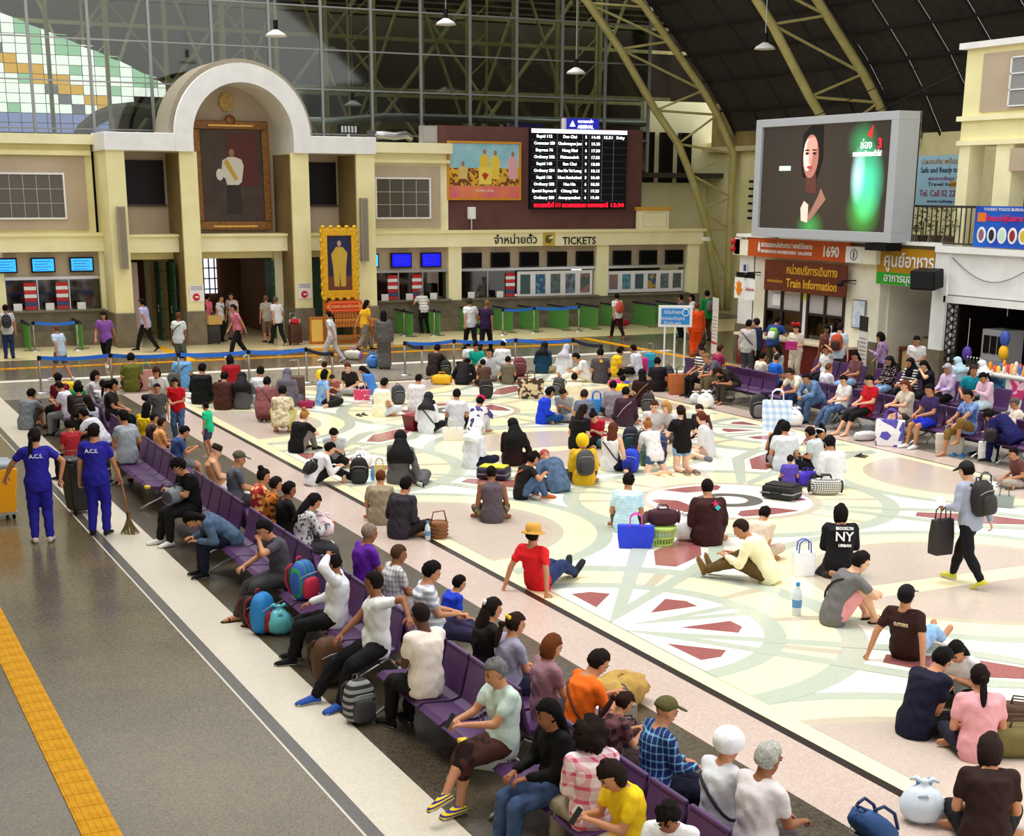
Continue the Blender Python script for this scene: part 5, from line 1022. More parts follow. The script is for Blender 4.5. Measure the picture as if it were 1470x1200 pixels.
def bottom(J, kind):
    mb = MB(); d1 = J['d'][0]; r0 = V((1, 0, 0)); f = d1.cross(r0).normalized()
    loft(mb, [(J['pel']-d1*.112, r0, f, .12, .10), (J['pel']-d1*.05, r0, f, .155, .125), (J['pel']+d1*.02, r0, f, .168, .128), (J['pel']+d1*.12, r0, f, .148, .114)])
    for k in 'lr':
        if kind == 'long': caps(mb, J[k+'hip'], J[k+'kn'], .106, .082); caps(mb, J[k+'kn'], J[k+'kn'].lerp(J[k+'an'], .93), .082, .06)
        elif kind == 'slim': caps(mb, J[k+'hip'], J[k+'kn'], .1, .078); caps(mb, J[k+'kn'], J[k+'kn'].lerp(J[k+'an'], .93), .078, .052); caps(mb, J[k+'kn'].lerp(J[k+'an'], .2), J[k+'kn'].lerp(J[k+'an'], .6), .074, .066)
        elif kind == 'shorts': caps(mb, J[k+'hip'], J[k+'hip'].lerp(J[k+'kn'], .72), .106, .086)
        elif kind == 'brief': caps(mb, J[k+'hip'], J[k+'hip'].lerp(J[k+'kn'], .3), .105, .096)
        elif kind == 'knee': caps(mb, J[k+'hip'], J[k+'kn'], .104, .080); caps(mb, J[k+'kn'], J[k+'kn'].lerp(J[k+'an'], .25), .08, .074)
        elif kind == 'skirt': caps(mb, J[k+'hip'], J[k+'kn'], .115, .09); caps(mb, J[k+'kn'], J[k+'kn'].lerp(J[k+'an'], .78), .09, .085)
    if kind == 'skirt':
        caps(mb, (J['lhip']+J['rhip'])/2, (J['lkn']+J['rkn'])/2, .12, .085); caps(mb, (J['lkn']+J['rkn'])/2, ((J['lan']+J['ran'])/2).lerp((J['lkn']+J['rkn'])/2, .25), .09, .09)
    return mb
# ---- head wear in the head's own frame
def shape_hair(style):
    mb = MB(); r_ = random.Random(len(style))
    def cap(rx, ry, rz, cz, front, low, jit=.004, cy=-.012):
        def fn(d):
            k = 1+r_.uniform(-1, 1)*jit/.09; q = V((d.x*rx*k, d.y*ry*k, d.z*rz*k+cz)); 
            if d.y > .15 and q.z < front: t = min(1, (d.y-.15)*3); q = V((q.x*(1-.35*t), q.y*(1-.5*t), q.z))
            if q.z < low: q.x *= .8; q.y *= .75; q.z = max(q.z, low-.02)
            q.y += cy; return q
        mb.ell((0, 0, 0), None, 18, 14, fn)
    if style in ('short', 'pony', 'bun'): cap(.088, .108, .106, .024, .055, -.065, .007)
    if style == 'crop': cap(.082, .102, .100, .026, .065, -.055, .001)
    if style == 'mess': cap(.096, .114, .116, .026, .05, -.07, .014)
    if style == 'curly': cap(.13, .13, .15, -.01, .05, -.16, .022, -.03)
    if style == 'bob': cap(.098, .112, .15, -.01, .05, -.12, .006)
    if style == 'long':
        cap(.092, .108, .11, .025, .05, -.09, .005)
        mb.ell((0, -.075, -.16), (.095, .055, .25), 14, 10)
    if style == 'pony':
        mb.ell((0, -.15, -.02), (.03, .05, .03), 10, 7); mb.ell((0, -.155, -.14), (.034, .03, .14), 10, 8)
    if style == 'bun': mb.ell((0, -.08, .12), (.05, .05, .045), 12, 8)
    if style == 'hijab':
        cap(.104, .118, .118, .025, .075, -.1, .003, -.012)
        mb.lathe([(.085, .0), (.10, -.06), (.12, -.12), (.18, -.19), (.20, -.27), (.17, -.29)], 18, (0, -.035, 0))
    if style == 'hijab_long':
        cap(.106, .12, .12, .025, .075, -.1, .003, -.012)
        mb.lathe([(.09, .0), (.11, -.06), (.15, -.14), (.22, -.24), (.235, -.36), (.2, -.42)], 18, (0, -.05, 0))
    if style == 'hood': cap(.115, .13, .13, .02, .06, -.11, .004, -.015)
    if style == 'cap':
        cap(.091, .11, .102, .036, .05, .02, .001); mb.add([(-.075, .085, .055), (.075, .085, .055), (.07, .14, .045), (.035, .175, .04), (-.035, .175, .04), (-.07, .14, .045), (-.075, .085, .068), (.075, .085, .068), (.07, .14, .057), (.035, .175, .052), (-.035, .175, .052), (-.07, .14, .057)], [(5,4,3,2,1,0), (6,7,8,9,10,11), (0,1,7,6), (1,2,8,7), (2,3,9,8), (3,4,10,9), (4,5,11,10), (5,0,6,11)])
    if style == 'bucket': mb.lathe([(.15, .025), (.148, .035), (.105, .05), (.103, .07), (.098, .12), (.075, .15), (.03, .155)], 20, (0, -.008, 0))
    if style == 'kufi': mb.lathe([(.092, .03), (.094, .06), (.09, .115), (.06, .13), (.02, .132)], 18, (0, -.01, 0))
    if style == 'puffy':
        def fn(d): k = 1+.03*math.sin(9*math.atan2(d.y, d.x)); return V((d.x*.118*k, d.y*.13*k-.03, d.z*.115+.045))
        mb.ell((0, 0, 0), None, 24, 12, fn)
    return mb
HATS = ('cap', 'bucket', 'kufi', 'puffy', 'hijab', 'hijab_long', 'hood')
HATNAME = dict(cap='cap_hat', bucket='bucket_hat', kufi='skullcap', puffy='head_kerchief', hijab='headscarf', hijab_long='headscarf', hood='jacket_hood')
def shoe_mesh(kind):
    mb = MB(); X_, Y_, Z_ = V((1, 0, 0)), V((0, 1, 0)), V((0, 0, 1)); A = V((0, 0, 0))
    if kind == 'shoe':
        loft(mb, [(A-Y_*.062-Z_*.035, X_, Z_, .026, .028), (A-Y_*.04-Z_*.025, X_, Z_, .041, .044), (A+Y_*.02-Z_*.02, X_, Z_, .044, .05), (A+Y_*.1-Z_*.034, X_, Z_, .05, .036), (A+Y_*.17-Z_*.044, X_, Z_, .048, .026), (A+Y_*.2-Z_*.05, X_, Z_, .03, .017)], 12)
    else:
        mb.prism([(-.035, -.065), (.035, -.065), (.042, .02), (.052, .12), (.04, .19), (0, .205), (-.04, .19), (-.052, .12), (-.042, .02)], -.075, -.058)
        mb.tube([(-.047, .1, -.06), (-.03, .1, -.02), (.03, .1, -.02), (.047, .1, -.06)], .01, 6)
    return mb
# ---- realise all needed meshes in one evaluation
_jobs = {}; _mesh = {}; _J = {}
def need(pose, part):
    if pose not in _J: _J[pose] = skeleton(POSES[pose])
    _jobs[(pose, part)] = None
def realise():
    tmp = []
    for (pose, part) in _jobs:
        J = _J[pose]; mb = body_core(J) if part == 'body' else (tee(J, part[1:]) if part[0] == 's' else bottom(J, part[1:]))
        me = bpy.data.meshes.new('%s_%s' % (pose, part)); me.from_pydata(mb.v, [], mb.f)
        bm = bmesh.new(); bm.from_mesh(me); bmesh.ops.recalc_face_normals(bm, faces=bm.faces); bm.to_mesh(me); bm.free()
        o = bpy.data.objects.new('tmp', me); COL.objects.link(o)
        r = o.modifiers.new('r', 'REMESH'); r.mode = 'VOXEL'; r.voxel_size = .0145 if part == 'body' else .017; r.use_smooth_shade = True
        s = o.modifiers.new('s', 'SMOOTH'); s.factor = .5; s.iterations = 3 if part == 'body' else 5
        tmp.append((pose, part, o))
    dg = bpy.context.evaluated_depsgraph_get(); dg.update()
    for pose, part, o in tmp:
        me = bpy.data.meshes.new_from_object(o.evaluated_get(dg)); me.name = part
        if part == 'body':
            parts = body_extra(_J[pose], POSES[pose]['curl']); bm = bmesh.new(); bm.from_mesh(me)
            for slot, mb in enumerate(parts):
                base = [bm.verts.new(v) for v in mb.v]
                for f in mb.f:
                    try: ff = bm.faces.new([base[i] for i in f]); ff.material_index = slot; ff.smooth = True
                    except ValueError: pass
            bm.to_mesh(me); bm.free()
        else:
            n_ = len(me.vertices); co = np.empty(n_*3, np.float32); me.vertices.foreach_get('co', co); co = co.reshape(-1, 3); no = np.empty(n_*3, np.float32); me.vertices.foreach_get('normal', no); no = no.reshape(-1, 3)
            a_ = (np.sin(co[:, 2]*46+co[:, 0]*17+2.2*np.sin(co[:, 0]*21+co[:, 1]*9))+np.sin(co[:, 2]*31-co[:, 0]*24+co[:, 1]*22+1.7*np.sin(co[:, 1]*25+1))+.8*np.sin(co[:, 0]*52+co[:, 1]*41+1.5*np.sin(co[:, 2]*27)))
            co = co+no*(a_*.0026)[:, None]; me.vertices.foreach_set('co', co.astype(np.float32).ravel()); me.update()
        for _ in range(3 if part == 'body' else 1): me.materials.append(None)
        _mesh[(pose, part)] = me
        old = o.data; bpy.data.objects.remove(o); bpy.data.meshes.remove(old)
_hair = {}; _shoe = {}
m_eye = mat((30,20,16), .4); m_lip = mat((150,82,74), .5)
def setm(o, slot, m):
    o.material_slots[slot].link = 'OBJECT'; o.material_slots[slot].material = m
def child(name, me, m, par, loc=None, R3=None):
    c = bpy.data.objects.new(name, me); COL.objects.link(c); c.parent = par
    if R3 is not None: c.matrix_local = Matrix.Translation(loc) @ R3.to_4x4()
    if m is not None: setm(c, 0, m)
    return c
SK = {'l': (224,172,138), 'm': (190,132,96), 'd': (142,90,60), 'k': (92,56,38), 'p': (240,196,170)}
PEOPLE = []
def cloth(c):
    """'r,g,b' plain, or 'kind:r,g,b:r,g,b:scale[:amt]'"""
    if isinstance(c, tuple): return mat(c, .8, 0, 'cloth', spec=.2)
    k = c.split(':'); t = lambda s: tuple(int(v) for v in s.split(','))
    return mat(t(k[1]), .8, 0, k[0], t(k[2]), float(k[3]), spec=.2, amt=float(k[4]) if len(k) > 4 else .3)
def person(pose, at, rel, sc, skin, top, topc, bot, botc, hair, hairc, shoe, shoec, label, group=None, tilt=0):
    """at: ('g',px,py) ground point under hips/feet, ('b',row,headpx,headpy) seated on a bench row, or world xy"""
    PEOPLE.append((pose, at, rel, sc, skin, top, topc, bot, botc, hair, hairc, shoe, shoec, label, group))
ROWS = {'BL': (5.18, -1), 'BR': (5.96, 1), 'RL': (21.53, -1), 'RR': (22.31, 1), 'QL': (24.68, -1)}
def build_people():
    for p in PEOPLE:
        need(p[0], 'body')
        if p[5]: need(p[0], 's'+p[5])
        if p[7]: need(p[0], 'b'+p[7])
    realise()
    for (pose, at, rel, sc, skin, top, topc, bot, botc, hair, hairc, shoe, shoec, label, group) in PEOPLE:
        J = _J[pose]
        if at[0] == 'g':
            loc = gp(at[1], at[2]); az = math.atan2(loc.y, loc.x)+math.radians(rel); z = at[3] if len(at) > 3 else 0
        elif at[0] == 'w': loc = V((at[1], at[2], 0)); az = math.atan2(loc.y, loc.x)+math.radians(rel); z = 0
        else:
            x, s = ROWS[at[1]]; az = (math.pi if s < 0 else 0)+math.radians(rel); z = 0; hh = J['head']*sc; hp = gp(at[2], at[3], hh.z); oy = hh.x*math.sin(az-math.pi/2)+hh.y*math.cos(az-math.pi/2); loc = V((x, at[4] if len(at) > 4 else hp.y-oy, 0))
        me = _mesh[(pose, 'body')]
        o = bpy.data.objects.new('person', me); COL.objects.link(o); o.location = (loc.x, loc.y, z); o.rotation_euler = (0, 0, az-math.pi/2); o.scale = (sc, sc, sc)
        setm(o, 0, skin_mat(SK[skin])); setm(o, 1, m_eye); setm(o, 2, m_lip)
        tag(o, label, 'person', group)
        if top: child({'tee': 'shirt', 'long': 'shirt', 'tank': 'vest_top', 'jacket': 'jacket', 'robe': 'robe'}[top], _mesh[(pose, 's'+top)], cloth(topc), o)
        if bot: child({'long': 'trousers', 'slim': 'trousers', 'shorts': 'shorts', 'brief': 'shorts', 'knee': 'shorts', 'skirt': 'skirt'}[bot], _mesh[(pose, 'b'+bot)], cloth(botc), o)
        for h, hc in zip(hair.split('+'), hairc if isinstance(hairc, list) else [hairc]):
            if not h: continue
            if h not in _hair: _hair[h] = shape_hair(h).mesh(h, None, True); _hair[h].materials.append(None)
            child(HATNAME.get(h, 'hair'), _hair[h], mat(hc, .8, 0, 'noise', tuple(int(v*.6) for v in hc), 60, spec=.12) if h not in HATS else cloth(hc), o, J['head'], J['headR'])
        if shoe:
            if shoe not in _shoe: _shoe[shoe] = shoe_mesh(shoe).mesh(shoe, None, True); _shoe[shoe].materials.append(None); _shoe[shoe].materials.append(mat((214,212,206), .6)); [setattr(q, 'material_index', 1) for q in _shoe[shoe].polygons if shoe == 'shoe' and q.center.z < -.052]
            for k in 'lr': child('shoe' if shoe == 'shoe' else 'sandal', _shoe[shoe], cloth(shoec), o, J[k+'an'], J[k+'foot'])
POSES['chair_arm_l'] = P(pz=.55, lean=-6, curve=8, hp=4, twist=-30, hy=-40, rf=(.16, .62, .07), lf=(-.18, .52, .07), rk=(.2, .5, 1), lk=(-.3, .5, 1), rh=(.16, .3, .66), lh=(-.47, -.10, .93), le=(-.5, -1, .3), curl=25)
BK = (18,17,18); WH = (228,228,228); HB = (22,16,14); NV = (24,26,50); GY = (120,120,124); JN = 'denim:80,104,140:58,80,116:10'; JD = 'denim:40,56,100:28,40,76:10'; JL = 'denim:150,184,220:120,160,204:10'
def G_(*a): return ('g',)+a
def B_(*a): return ('b',)+a
p = person
bench_l = 'people on the left benches'; fl_g = 'people sitting on the patterned floor'; st_g = 'people standing by the ticket hall'; br_g = 'people on the right benches'; far_l = 'crowd at the far end of the left benches'
# ---------------- left benches, aisle side
p('chair_phone', B_('BL', 903, 1158, 8.1), 40, .92, 'd', 'tee', WH, 'long', JD, 'mess', HB, 'shoe', WH, 'black haired boy in white shirt at the bottom edge of the picture', bench_l)
p('chair_phone', B_('BL', 905, 1110, 8.72), 0, .97, 'm', 'tee', (236,196,30), 'knee', (190,170,140), 'bob', (40,26,20), 'sandal', BK, 'girl in a bright yellow tee bent over a phone', bench_l)
p('chair', B_('BL', 792, 1090, 9.3), -95, 1.0, 'm', 'long', 'plaid:244,226,230:216,90,120:9:.28', 'long', (150,140,120), 'curly', (36,24,18), 'shoe', BK, 'woman in pink and white plaid shirt with dark curly hair', bench_l)
p('chair', B_('BL', 757, 1030), 0, 1.0, 'd', 'long', (10,9,10), 'long', 'denim:64,84,118:44,60,92:10', 'long', (14,10,10), 'shoe', (200,50,40), 'woman in black with long hair and blue jeans', bench_l)
p('chair_cross', B_('BL', 693, 968), 4, 1.04, 'm', 'tee', (196,214,204), 'knee', 'floral:70,40,34:40,22,20:14', 'short', (128,126,124), 'shoe', 'stripe:66,50,130:240,210,40:40', 'grey haired man in pale green tee with purple and yellow clogs', bench_l)
p('chair', B_('BL', 540, 892), -78, 1.06, 'k', 'tee', (236,224,210), 'long', BK, 'crop', (40,26,20), 'shoe', BK, 'bald man in cream short sleeved shirt seen from behind', bench_l)
p('chair_arm_l', B_('BL', 525, 838), 10, 1.06, 'd', 'tee', WH, 'long', (12,12,14), 'crop', (28,20,18), 'shoe', (50,84,170), 'man in white tee resting an arm on the backrest in blue sneakers', bench_l)
p('chair_head', B_('BL', 500, 806), -25, 1.0, 'd', 'long', (225,225,227), 'long', (14,14,16), 'short', HB, 'shoe', BK, 'man in white long sleeves with a hand on his head', bench_l)
p('chair_chin', B_('BL', 385, 760), 8, 1.02, 'm', 'tee', (74,70,80), 'long', (66,64,66), 'short', HB, 'sandal', BK, 'man in dark grey tee resting chin on fist', bench_l)
p('chair_bow', B_('BL', 322, 742), 0, .98, 'm', 'jacket', 'denim:88,110,136:64,86,112:10', 'long', NV, 'long', (16,12,12), 'shoe', BK, 'long haired person in denim bent forward over the lap', bench_l)
p('chair_phone', B_('BL', 287, 668), 10, 1.04, 'm', 'tee', (14,13,14), 'long', (22,22,22), 'mess', HB, 'shoe', (226,220,216), 'man in black tee holding a phone in pale sneakers', bench_l)
p('chair_turn', B_('BL', 193, 598), -85, 1.08, 'm', 'tee', (160,168,176), 'long', (206,198,176), 'short', HB, 'shoe', BK, 'man in light grey tee turned away on the half empty bench', bench_l)
# ---------------- left benches, patterned floor side
p('chair', B_('BR', 1118, 1087), 8, 1.06, 'd', 'tee', (214,205,207), 'long', (80,76,76), 'short', (200,200,190), 'sandal', BK, 'white haired man in pale shirt seen from behind', bench_l)
p('chair', B_('BR', 1040, 1072), 8, 1.0, 'm', 'tee', (214,216,222), 'long', (60,56,60), 'puffy', (240,240,246), 'sandal', BK, 'woman in a white puffy kerchief with a dark shoulder strap', bench_l)
p('chair', B_('BR', 940, 1024), -6, .98, 'm', 'long', 'plaid:30,44,100:130,190,220:14:.22', 'long', NV, 'cap', (88,82,44), 'shoe', BK, 'person in blue checked shirt and olive cap', bench_l)
p('chair_phone', B_('BR', 905, 1008), 0, .84, 'm', 'tee', 'floral:110,70,72:60,36,40:16', 'long', (60,44,44), 'pony', (50,28,20), 'sandal', BK, 'girl with brown ponytail beside the olive cap', bench_l)
p('chair_phone', B_('BR', 768, 965), 0, 1.02, 'm', 'tee', (240,106,24), 'long', JN, 'short', (34,24,20), 'shoe', BK, 'man in orange tee with jeans looking at a phone', bench_l)
p('chair', B_('BR', 728, 938), 0, .96, 'm', 'tee', (150,110,120), 'long', (70,60,66), 'bob', (120,66,30), 'sandal', BK, 'brown bobbed person in mauve top', bench_l)
p('chair', B_('BR', 712, 900), 0, .97, 'm', 'tee', (150,148,170), 'skirt', NV, 'pony', (50,30,20), 'shoe', BK, 'girl with a yellow bow in her hair', bench_l)
p('chair', B_('BR', 683, 878), 0, .98, 'm', 'long', (30,22,22), 'long', (40,34,36), 'long', (34,22,18), 'sandal', BK, 'woman with very long dark hair and a white clip', bench_l)
p('chair_slump', B_('BR', 588, 825), -12, 1.04, 'm', 'tee', 'stripe:226,226,232:170,176,190:14', 'long', (44,38,66), 'short', HB, 'shoe', BK, 'man in white and grey striped tee leaning back', bench_l)
p('chair', B_('BR', 562, 797), 0, .98, 'd', 'tee', 'plaid:206,204,206:120,120,128:16:.3', 'long', (150,146,150), 'crop', (90,60,44), 'sandal', BK, 'shaven man in grey checked shirt beside the striped tee', bench_l)
p('cross', ('w', 6.8, 15.9), -64, .85, 'm', 'tee', (30,60,190), 'shorts', (30,40,80), 'short', HB, 'shoe', BK, 'small child in blue beyond the striped tee', bench_l)
p('chair', B_('BR', 506, 768), 6, 1.02, 'd', 'tee', (92,30,150), 'long', (70,66,70), 'crop', (160,140,126), 'sandal', BK, 'shaven headed man in bright purple tee', bench_l)
p('chair_phone', B_('BR', 437, 722), 0, .98, 'm', 'long', 'floral:206,204,204:90,90,94:26', 'long', (64,62,66), 'long', (26,18,18), 'sandal', BK, 'woman in black and white floral blouse with plastic bags', bench_l)
p('chair', B_('BR', 408, 704), 0, .98, 'd', 'tee', (16,14,14), 'long', (20,18,18), 'short', HB, 'shoe', BK, 'person in black tee beside the floral blouse', bench_l)
p('chair', B_('BR', 392, 696), 0, .95, 'm', 'tee', 'floral:200,120,40:90,40,20:18', 'long', (80,50,40), 'short', (40,26,22), 'shoe', BK, 'person in orange patterned shirt beyond the black tee', bench_l)
p('chair', B_('BR', 353, 686), 0, .96, 'm', 'tee', 'floral:190,60,60:250,200,120:18', 'skirt', (120,40,40), 'bun', (34,24,22), 'sandal', BK, 'woman in red floral blouse with hair tied up', bench_l)
p('chair', B_('BR', 330, 660), -6, 1.0, 'm', 'tee', (90,92,100), 'long', (60,58,60), 'cap', (84,82,66), 'shoe', BK, 'man in grey tee and khaki cap', bench_l)
p('chair_slump', B_('BR', 352, 645), -10, .96, 'l', 'tank', (206,150,110), 'long', WH, 'kufi', (40,34,26), 'shoe', WH, 'person in round dark cap and white trousers beyond the khaki cap', bench_l)
p('chair_phone', B_('BR', 267, 620), -6, .9, 'm', 'tee', (60,80,130), 'shorts', GY, 'short', (26,18,16), 'sandal', BK, 'boy in blue tee looking at a phone', bench_l)
p('chair', B_('BR', 246, 607), 0, .85, 'm', 'tee', (226,160,100), 'shorts', GY, 'short', (50,34,24), 'sandal', BK, 'boy in peach coloured tee', bench_l)
p('chair', B_('BR', 268, 598), 0, .85, 'm', 'tee', (60,50,48), 'shorts', BK, 'crop', (30,22,20), 'sandal', BK, 'boy with cropped hair in dark brown tee', bench_l)
# ---------------- far left crowd
p('chair_turn', B_('BR', 212, 586), 20, .95, 'm', 'tee', (232,192,20), 'long', JD, 'long', (20,14,14), 'sandal', BK, 'woman in yellow tee with long black hair among the far benches', far_l)
p('chair_bow', B_('BL', 167, 597, 29.6), -60, 1.0, 'm', 'jacket', (16,14,14), 'long', BK, 'short', HB, 'shoe', BK, 'hunched person in black jacket behind the grey tee', far_l)
p('chair_fwd', B_('BL', 140, 590, 29.0), -40, .98, 'm', 'tee', (214,212,218), 'long', (60,30,34), 'short', HB, 'shoe', BK, 'man in white shirt bent forward beside the black jacket', far_l)
p('chair', B_('BL', 124, 582, 30.25), -60, .94, 'm', 'tee', (180,176,190), 'long', (100,26,34), 'long', HB, 'sandal', BK, 'long haired woman in grey and maroon', far_l)
p('chair', B_('BL', 80, 560), -95, 1.04, 'm', 'jacket', (44,32,28), 'long', BK, 'mess', HB, 'shoe', BK, 'person in dark brown jacket and wild hair seen from behind', far_l)
p('knees_up', G_(38, 616), -35, 1.1, 'm', 'tee', (128,134,142), 'knee', (70,60,50), 'short', HB, 'sandal', BK, 'man in grey tee sitting at the left edge of the crowd', far_l)
p('cross', G_(54, 600), 150, .75, 'm', 'tee', (90,70,60), 'shorts', BK, 'short', HB, '', BK, 'small child facing the grey tee at the left edge', far_l)
p('chair', B_('BL', 47, 545), -70, 1.0, 'm', 'tee', (104,18,36), 'long', BK, 'short', HB, 'shoe', BK, 'person in maroon tee at the left edge', far_l)
p('chair_phone', B_('BL', 56, 557), -40, .95, 'm', 'tee', (220,216,232), 'long', GY, 'short', (40,28,24), 'shoe', BK, 'person in lilac white shirt before the maroon tee', far_l)
p('cross', G_(112, 592), -20, .9, 'm', 'tee', (20,130,74), 'long', BK, 'short', HB, '', BK, 'child in emerald green tee in the far left crowd', far_l)
p('chair', B_('BR', 120, 556), -30, 1.0, 'm', 'tee', (40,36,34), 'long', BK, 'mess', HB, 'shoe', BK, 'person in charcoal beside the emerald tee', far_l)
p('chair', B_('BR', 135, 540), -20, .98, 'm', 'tee', (196,192,198), 'long', GY, 'bob', (26,20,18), 'shoe', BK, 'woman in pale grey top with bobbed hair', far_l)
p('chair', B_('BR', 151, 552), 60, .92, 'm', 'tee', 'stripe:130,130,134:232,232,232:10', 'long', GY, 'crop', (34,24,22), 'shoe', BK, 'boy in grey and white striped tee', far_l)
p('chair', B_('BR', 174, 553), 40, .94, 'm', 'tee', (218,218,222), 'long', NV, 'pony', HB, 'shoe', BK, 'girl in white shirt beside the striped tee', far_l)
p('cross', G_(190, 562), -5, 1.2, 'm', 'tee', (96,96,34), 'long', BK, 'short', HB, '', BK, 'man in olive green tee seen from behind', far_l)
p('cross', G_(231, 578), 160, 1.1, 'm', 'tee', (218,214,214), 'long', BK, 'bob', (72,34,24), '', BK, 'woman in white tee with reddish brown hair', far_l)
p('stand', G_(231, 640), 175, .82, 'm', 'tee', (84,84,84), 'shorts', GY, 'short', HB, 'sandal', BK, 'boy in dark grey tee with yellow print facing forward', far_l)
p('stand_hold', G_(258, 634), 160, .86, 'm', 'tee', (206,20,34), 'long', JN, 'long', HB, 'shoe', BK, 'girl in red tee and jeans beside the boy in grey', far_l)
p('cross', G_(263, 556), 0, 1.15, 'm', 'tee', (110,170,220), 'long', BK, 'short', HB, '', BK, 'man in sky blue shirt near the queue belt', far_l)
p('cross', G_(288, 580), -25, 1.2, 'm', 'jacket', (18,17,18), 'long', BK, 'short', HB, '', BK, 'man in black track jacket with white piping', far_l)
p('cross', G_(334, 560), 10, 1.1, 'm', 'tee', (150,16,24), 'long', BK, 'bob', HB, '', BK, 'woman in crimson red near the queue belt', far_l)
p('knees_up', G_(320, 588), -15, 1.12, 'm', 'jacket', (66,34,26), 'skirt', (60,30,24), 'short', HB, '', BK, 'person wrapped in dark brown cloth', far_l)
p('knees_up', G_(348, 587), -5, 1.08, 'm', 'robe', (84,80,82), None, BK, 'hijab_long', (22,20,22), '', BK, 'person in grey robe and black veil', far_l)
p('stand', G_(302, 655), 60, .68, 'm', 'tee', (30,200,140), 'shorts', (70,76,104), 'short', HB, 'sandal', (220,200,200), 'small boy standing in mint green tee', far_l)
p('chair', ('w', 4.35, 27.6), 30, .9, 'm', 'tee', (170,40,50), 'long', BK, 'short', HB, 'shoe', BK, 'person in red partly behind the sweeping cleaner', far_l)
# ---------------- cleaners
p('stand_push', G_(62, 778), 0, 1.08, 'm', 'tee', (40,36,150), 'long', (40,36,150), 'pony', (34,24,22), 'shoe', (224,200,196), 'cleaner in blue uniform reaching for the yellow bin', 'two cleaners in blue uniform')
p('stand_broom', G_(144, 768), -12, 1.08, 'm', 'tee', (40,36,150), 'long', (40,36,150), 'short', (30,20,18), 'shoe', (30,30,34), 'cleaner in blue uniform holding a broom', 'two cleaners in blue uniform')
# ---------------- patterned floor, front right
p('lean_back', G_(772, 846), -32, 1.08, 'm', 'tee', (226,34,40), 'long', JD, 'short+bucket', [HB, (214,160,70)], 'shoe', (40,40,44), 'man in red tee and tan bucket hat leaning back on his hands', fl_g)
p('cross', G_(898, 764), -8, 1.1, 'm', 'tee', 'stripe:190,226,240:206,236,246:24', 'long', 'camo:74,76,62:44,48,40:14:.5', 'short', HB, '', BK, 'person in pale blue tee with camouflage trousers', fl_g)
p('cross', G_(1016, 782), 12, 1.18, 'm', 'jacket', (56,26,26), 'long', (34,24,22), 'crop', (26,18,16), '', BK, 'man in dark maroon jacket with a bright back logo', fl_g)
p('legs_out', G_(1102, 836), 78, 1.15, 'm', 'long', (242,236,196), 'long', (92,72,40), 'crop', (50,34,24), 'shoe', (120,90,50), 'man in pale yellow shirt with legs stretched out', fl_g)
p('cross_phone', G_(1084, 806), -20, 1.0, 'm', 'tee', (226,206,184), 'long', (200,180,160), 'short', HB, '', BK, 'child in beige tee behind the pale yellow shirt', fl_g)
p('kneel_sit', G_(1203, 828), 8, 1.08, 'm', 'jacket', (20,19,24), 'long', (50,44,44), 'bob', HB, '', BK, 'woman in black sweatshirt with white NY lettering', fl_g)
p('knees_up', G_(1196, 896), -62, 1.16, 'l', 'tee', (112,110,110), 'shorts', (226,150,150), 'short', (34,24,22), 'sandal', BK, 'man in grey tee and pink shorts hugging his knees', fl_g)
p('lean_back', G_(1300, 946), -22, 1.08, 'm', 'tee', (50,24,20), 'long', JL, 'short+cap', [HB, (22,18,22)], '', BK, 'man in dark brown tee and dark cap leaning back', fl_g)
p('cross_phone', G_(1312, 1056), -38, 1.12, 'm', 'tee', (22,22,44), 'long', (14,14,16), 'short', HB, '', BK, 'man in navy polo with orange shoulder stripes', fl_g)
p('cross_phone', G_(1380, 1008), 160, .98, 'm', 'tee', (222,220,222), 'long', BK, 'long', HB, '', BK, 'girl in white tee with long hair looking down', fl_g)
p('cross', G_(1402, 1090), 14, 1.06, 'm', 'tee', (226,160,166), 'long', (36,34,48), 'pony', (30,20,20), '', BK, 'woman in pink blouse with ponytail seen from behind', fl_g)
p('cross', G_(1412, 1216), 8, 1.1, 'm', 'tee', (44,26,22), 'long', BK, 'bob', (50,34,30), '', BK, 'person in dark brown top at the bottom right corner', fl_g)
p('walk_b', G_(1385, 840), 55, 1.07, 'l', 'long', (160,166,186), 'slim', (20,19,22), 'short+cap', [HB, (36,32,34)], 'shoe', (206,196,70), 'walking man with black cap, backpack and yellow sneakers', fl_g)
p('cross', G_(1462, 700), 120, .9, 'm', 'tee', (100,60,60), 'long', (160,150,140), 'short', HB, '', BK, 'person at the right edge beside white carrier bags', fl_g)
# ---------------- patterned floor, left middle
p('cross', G_(707, 750), 6, 1.08, 'd', 'tank', (90,78,84), 'knee', 'camo:120,104,74:70,58,46:14:.5', 'crop', HB, '', BK, 'man in sleeveless grey top sitting cross legged', fl_g)
p('cross', G_(573, 772), -38, 1.12, 'm', 'long', (50,44,52), 'long', (40,30,32), 'short', HB, '', BK, 'man in charcoal long sleeves beside a wicker basket', fl_g)
p('cross', G_(545, 752), -10, 1.02, 'm', 'tee', (156,142,116), 'long', (110,94,76), 'crop', (120,60,36), '', BK, 'person in khaki tee with cropped reddish hair', fl_g)
p('side', G_(572, 694), -20, 1.12, 'm', 'robe', (92,90,92), None, BK, 'hijab_long', (16,15,16), 'shoe', BK, 'woman in black veil and grey dress', fl_g)
p('legs_out', G_(448, 696), -72, 1.02, 'l', 'long', (225,225,229), 'long', BK, 'short', HB, 'shoe', (180,160,120), 'student in white shirt wearing a black backpack', fl_g)
p('cross_phone', G_(482, 668), 176, 1.02, 'l', 'tee', (196,200,206), 'long', BK, 'short', HB, '', BK, 'student in grey tee facing forward with straps', fl_g)
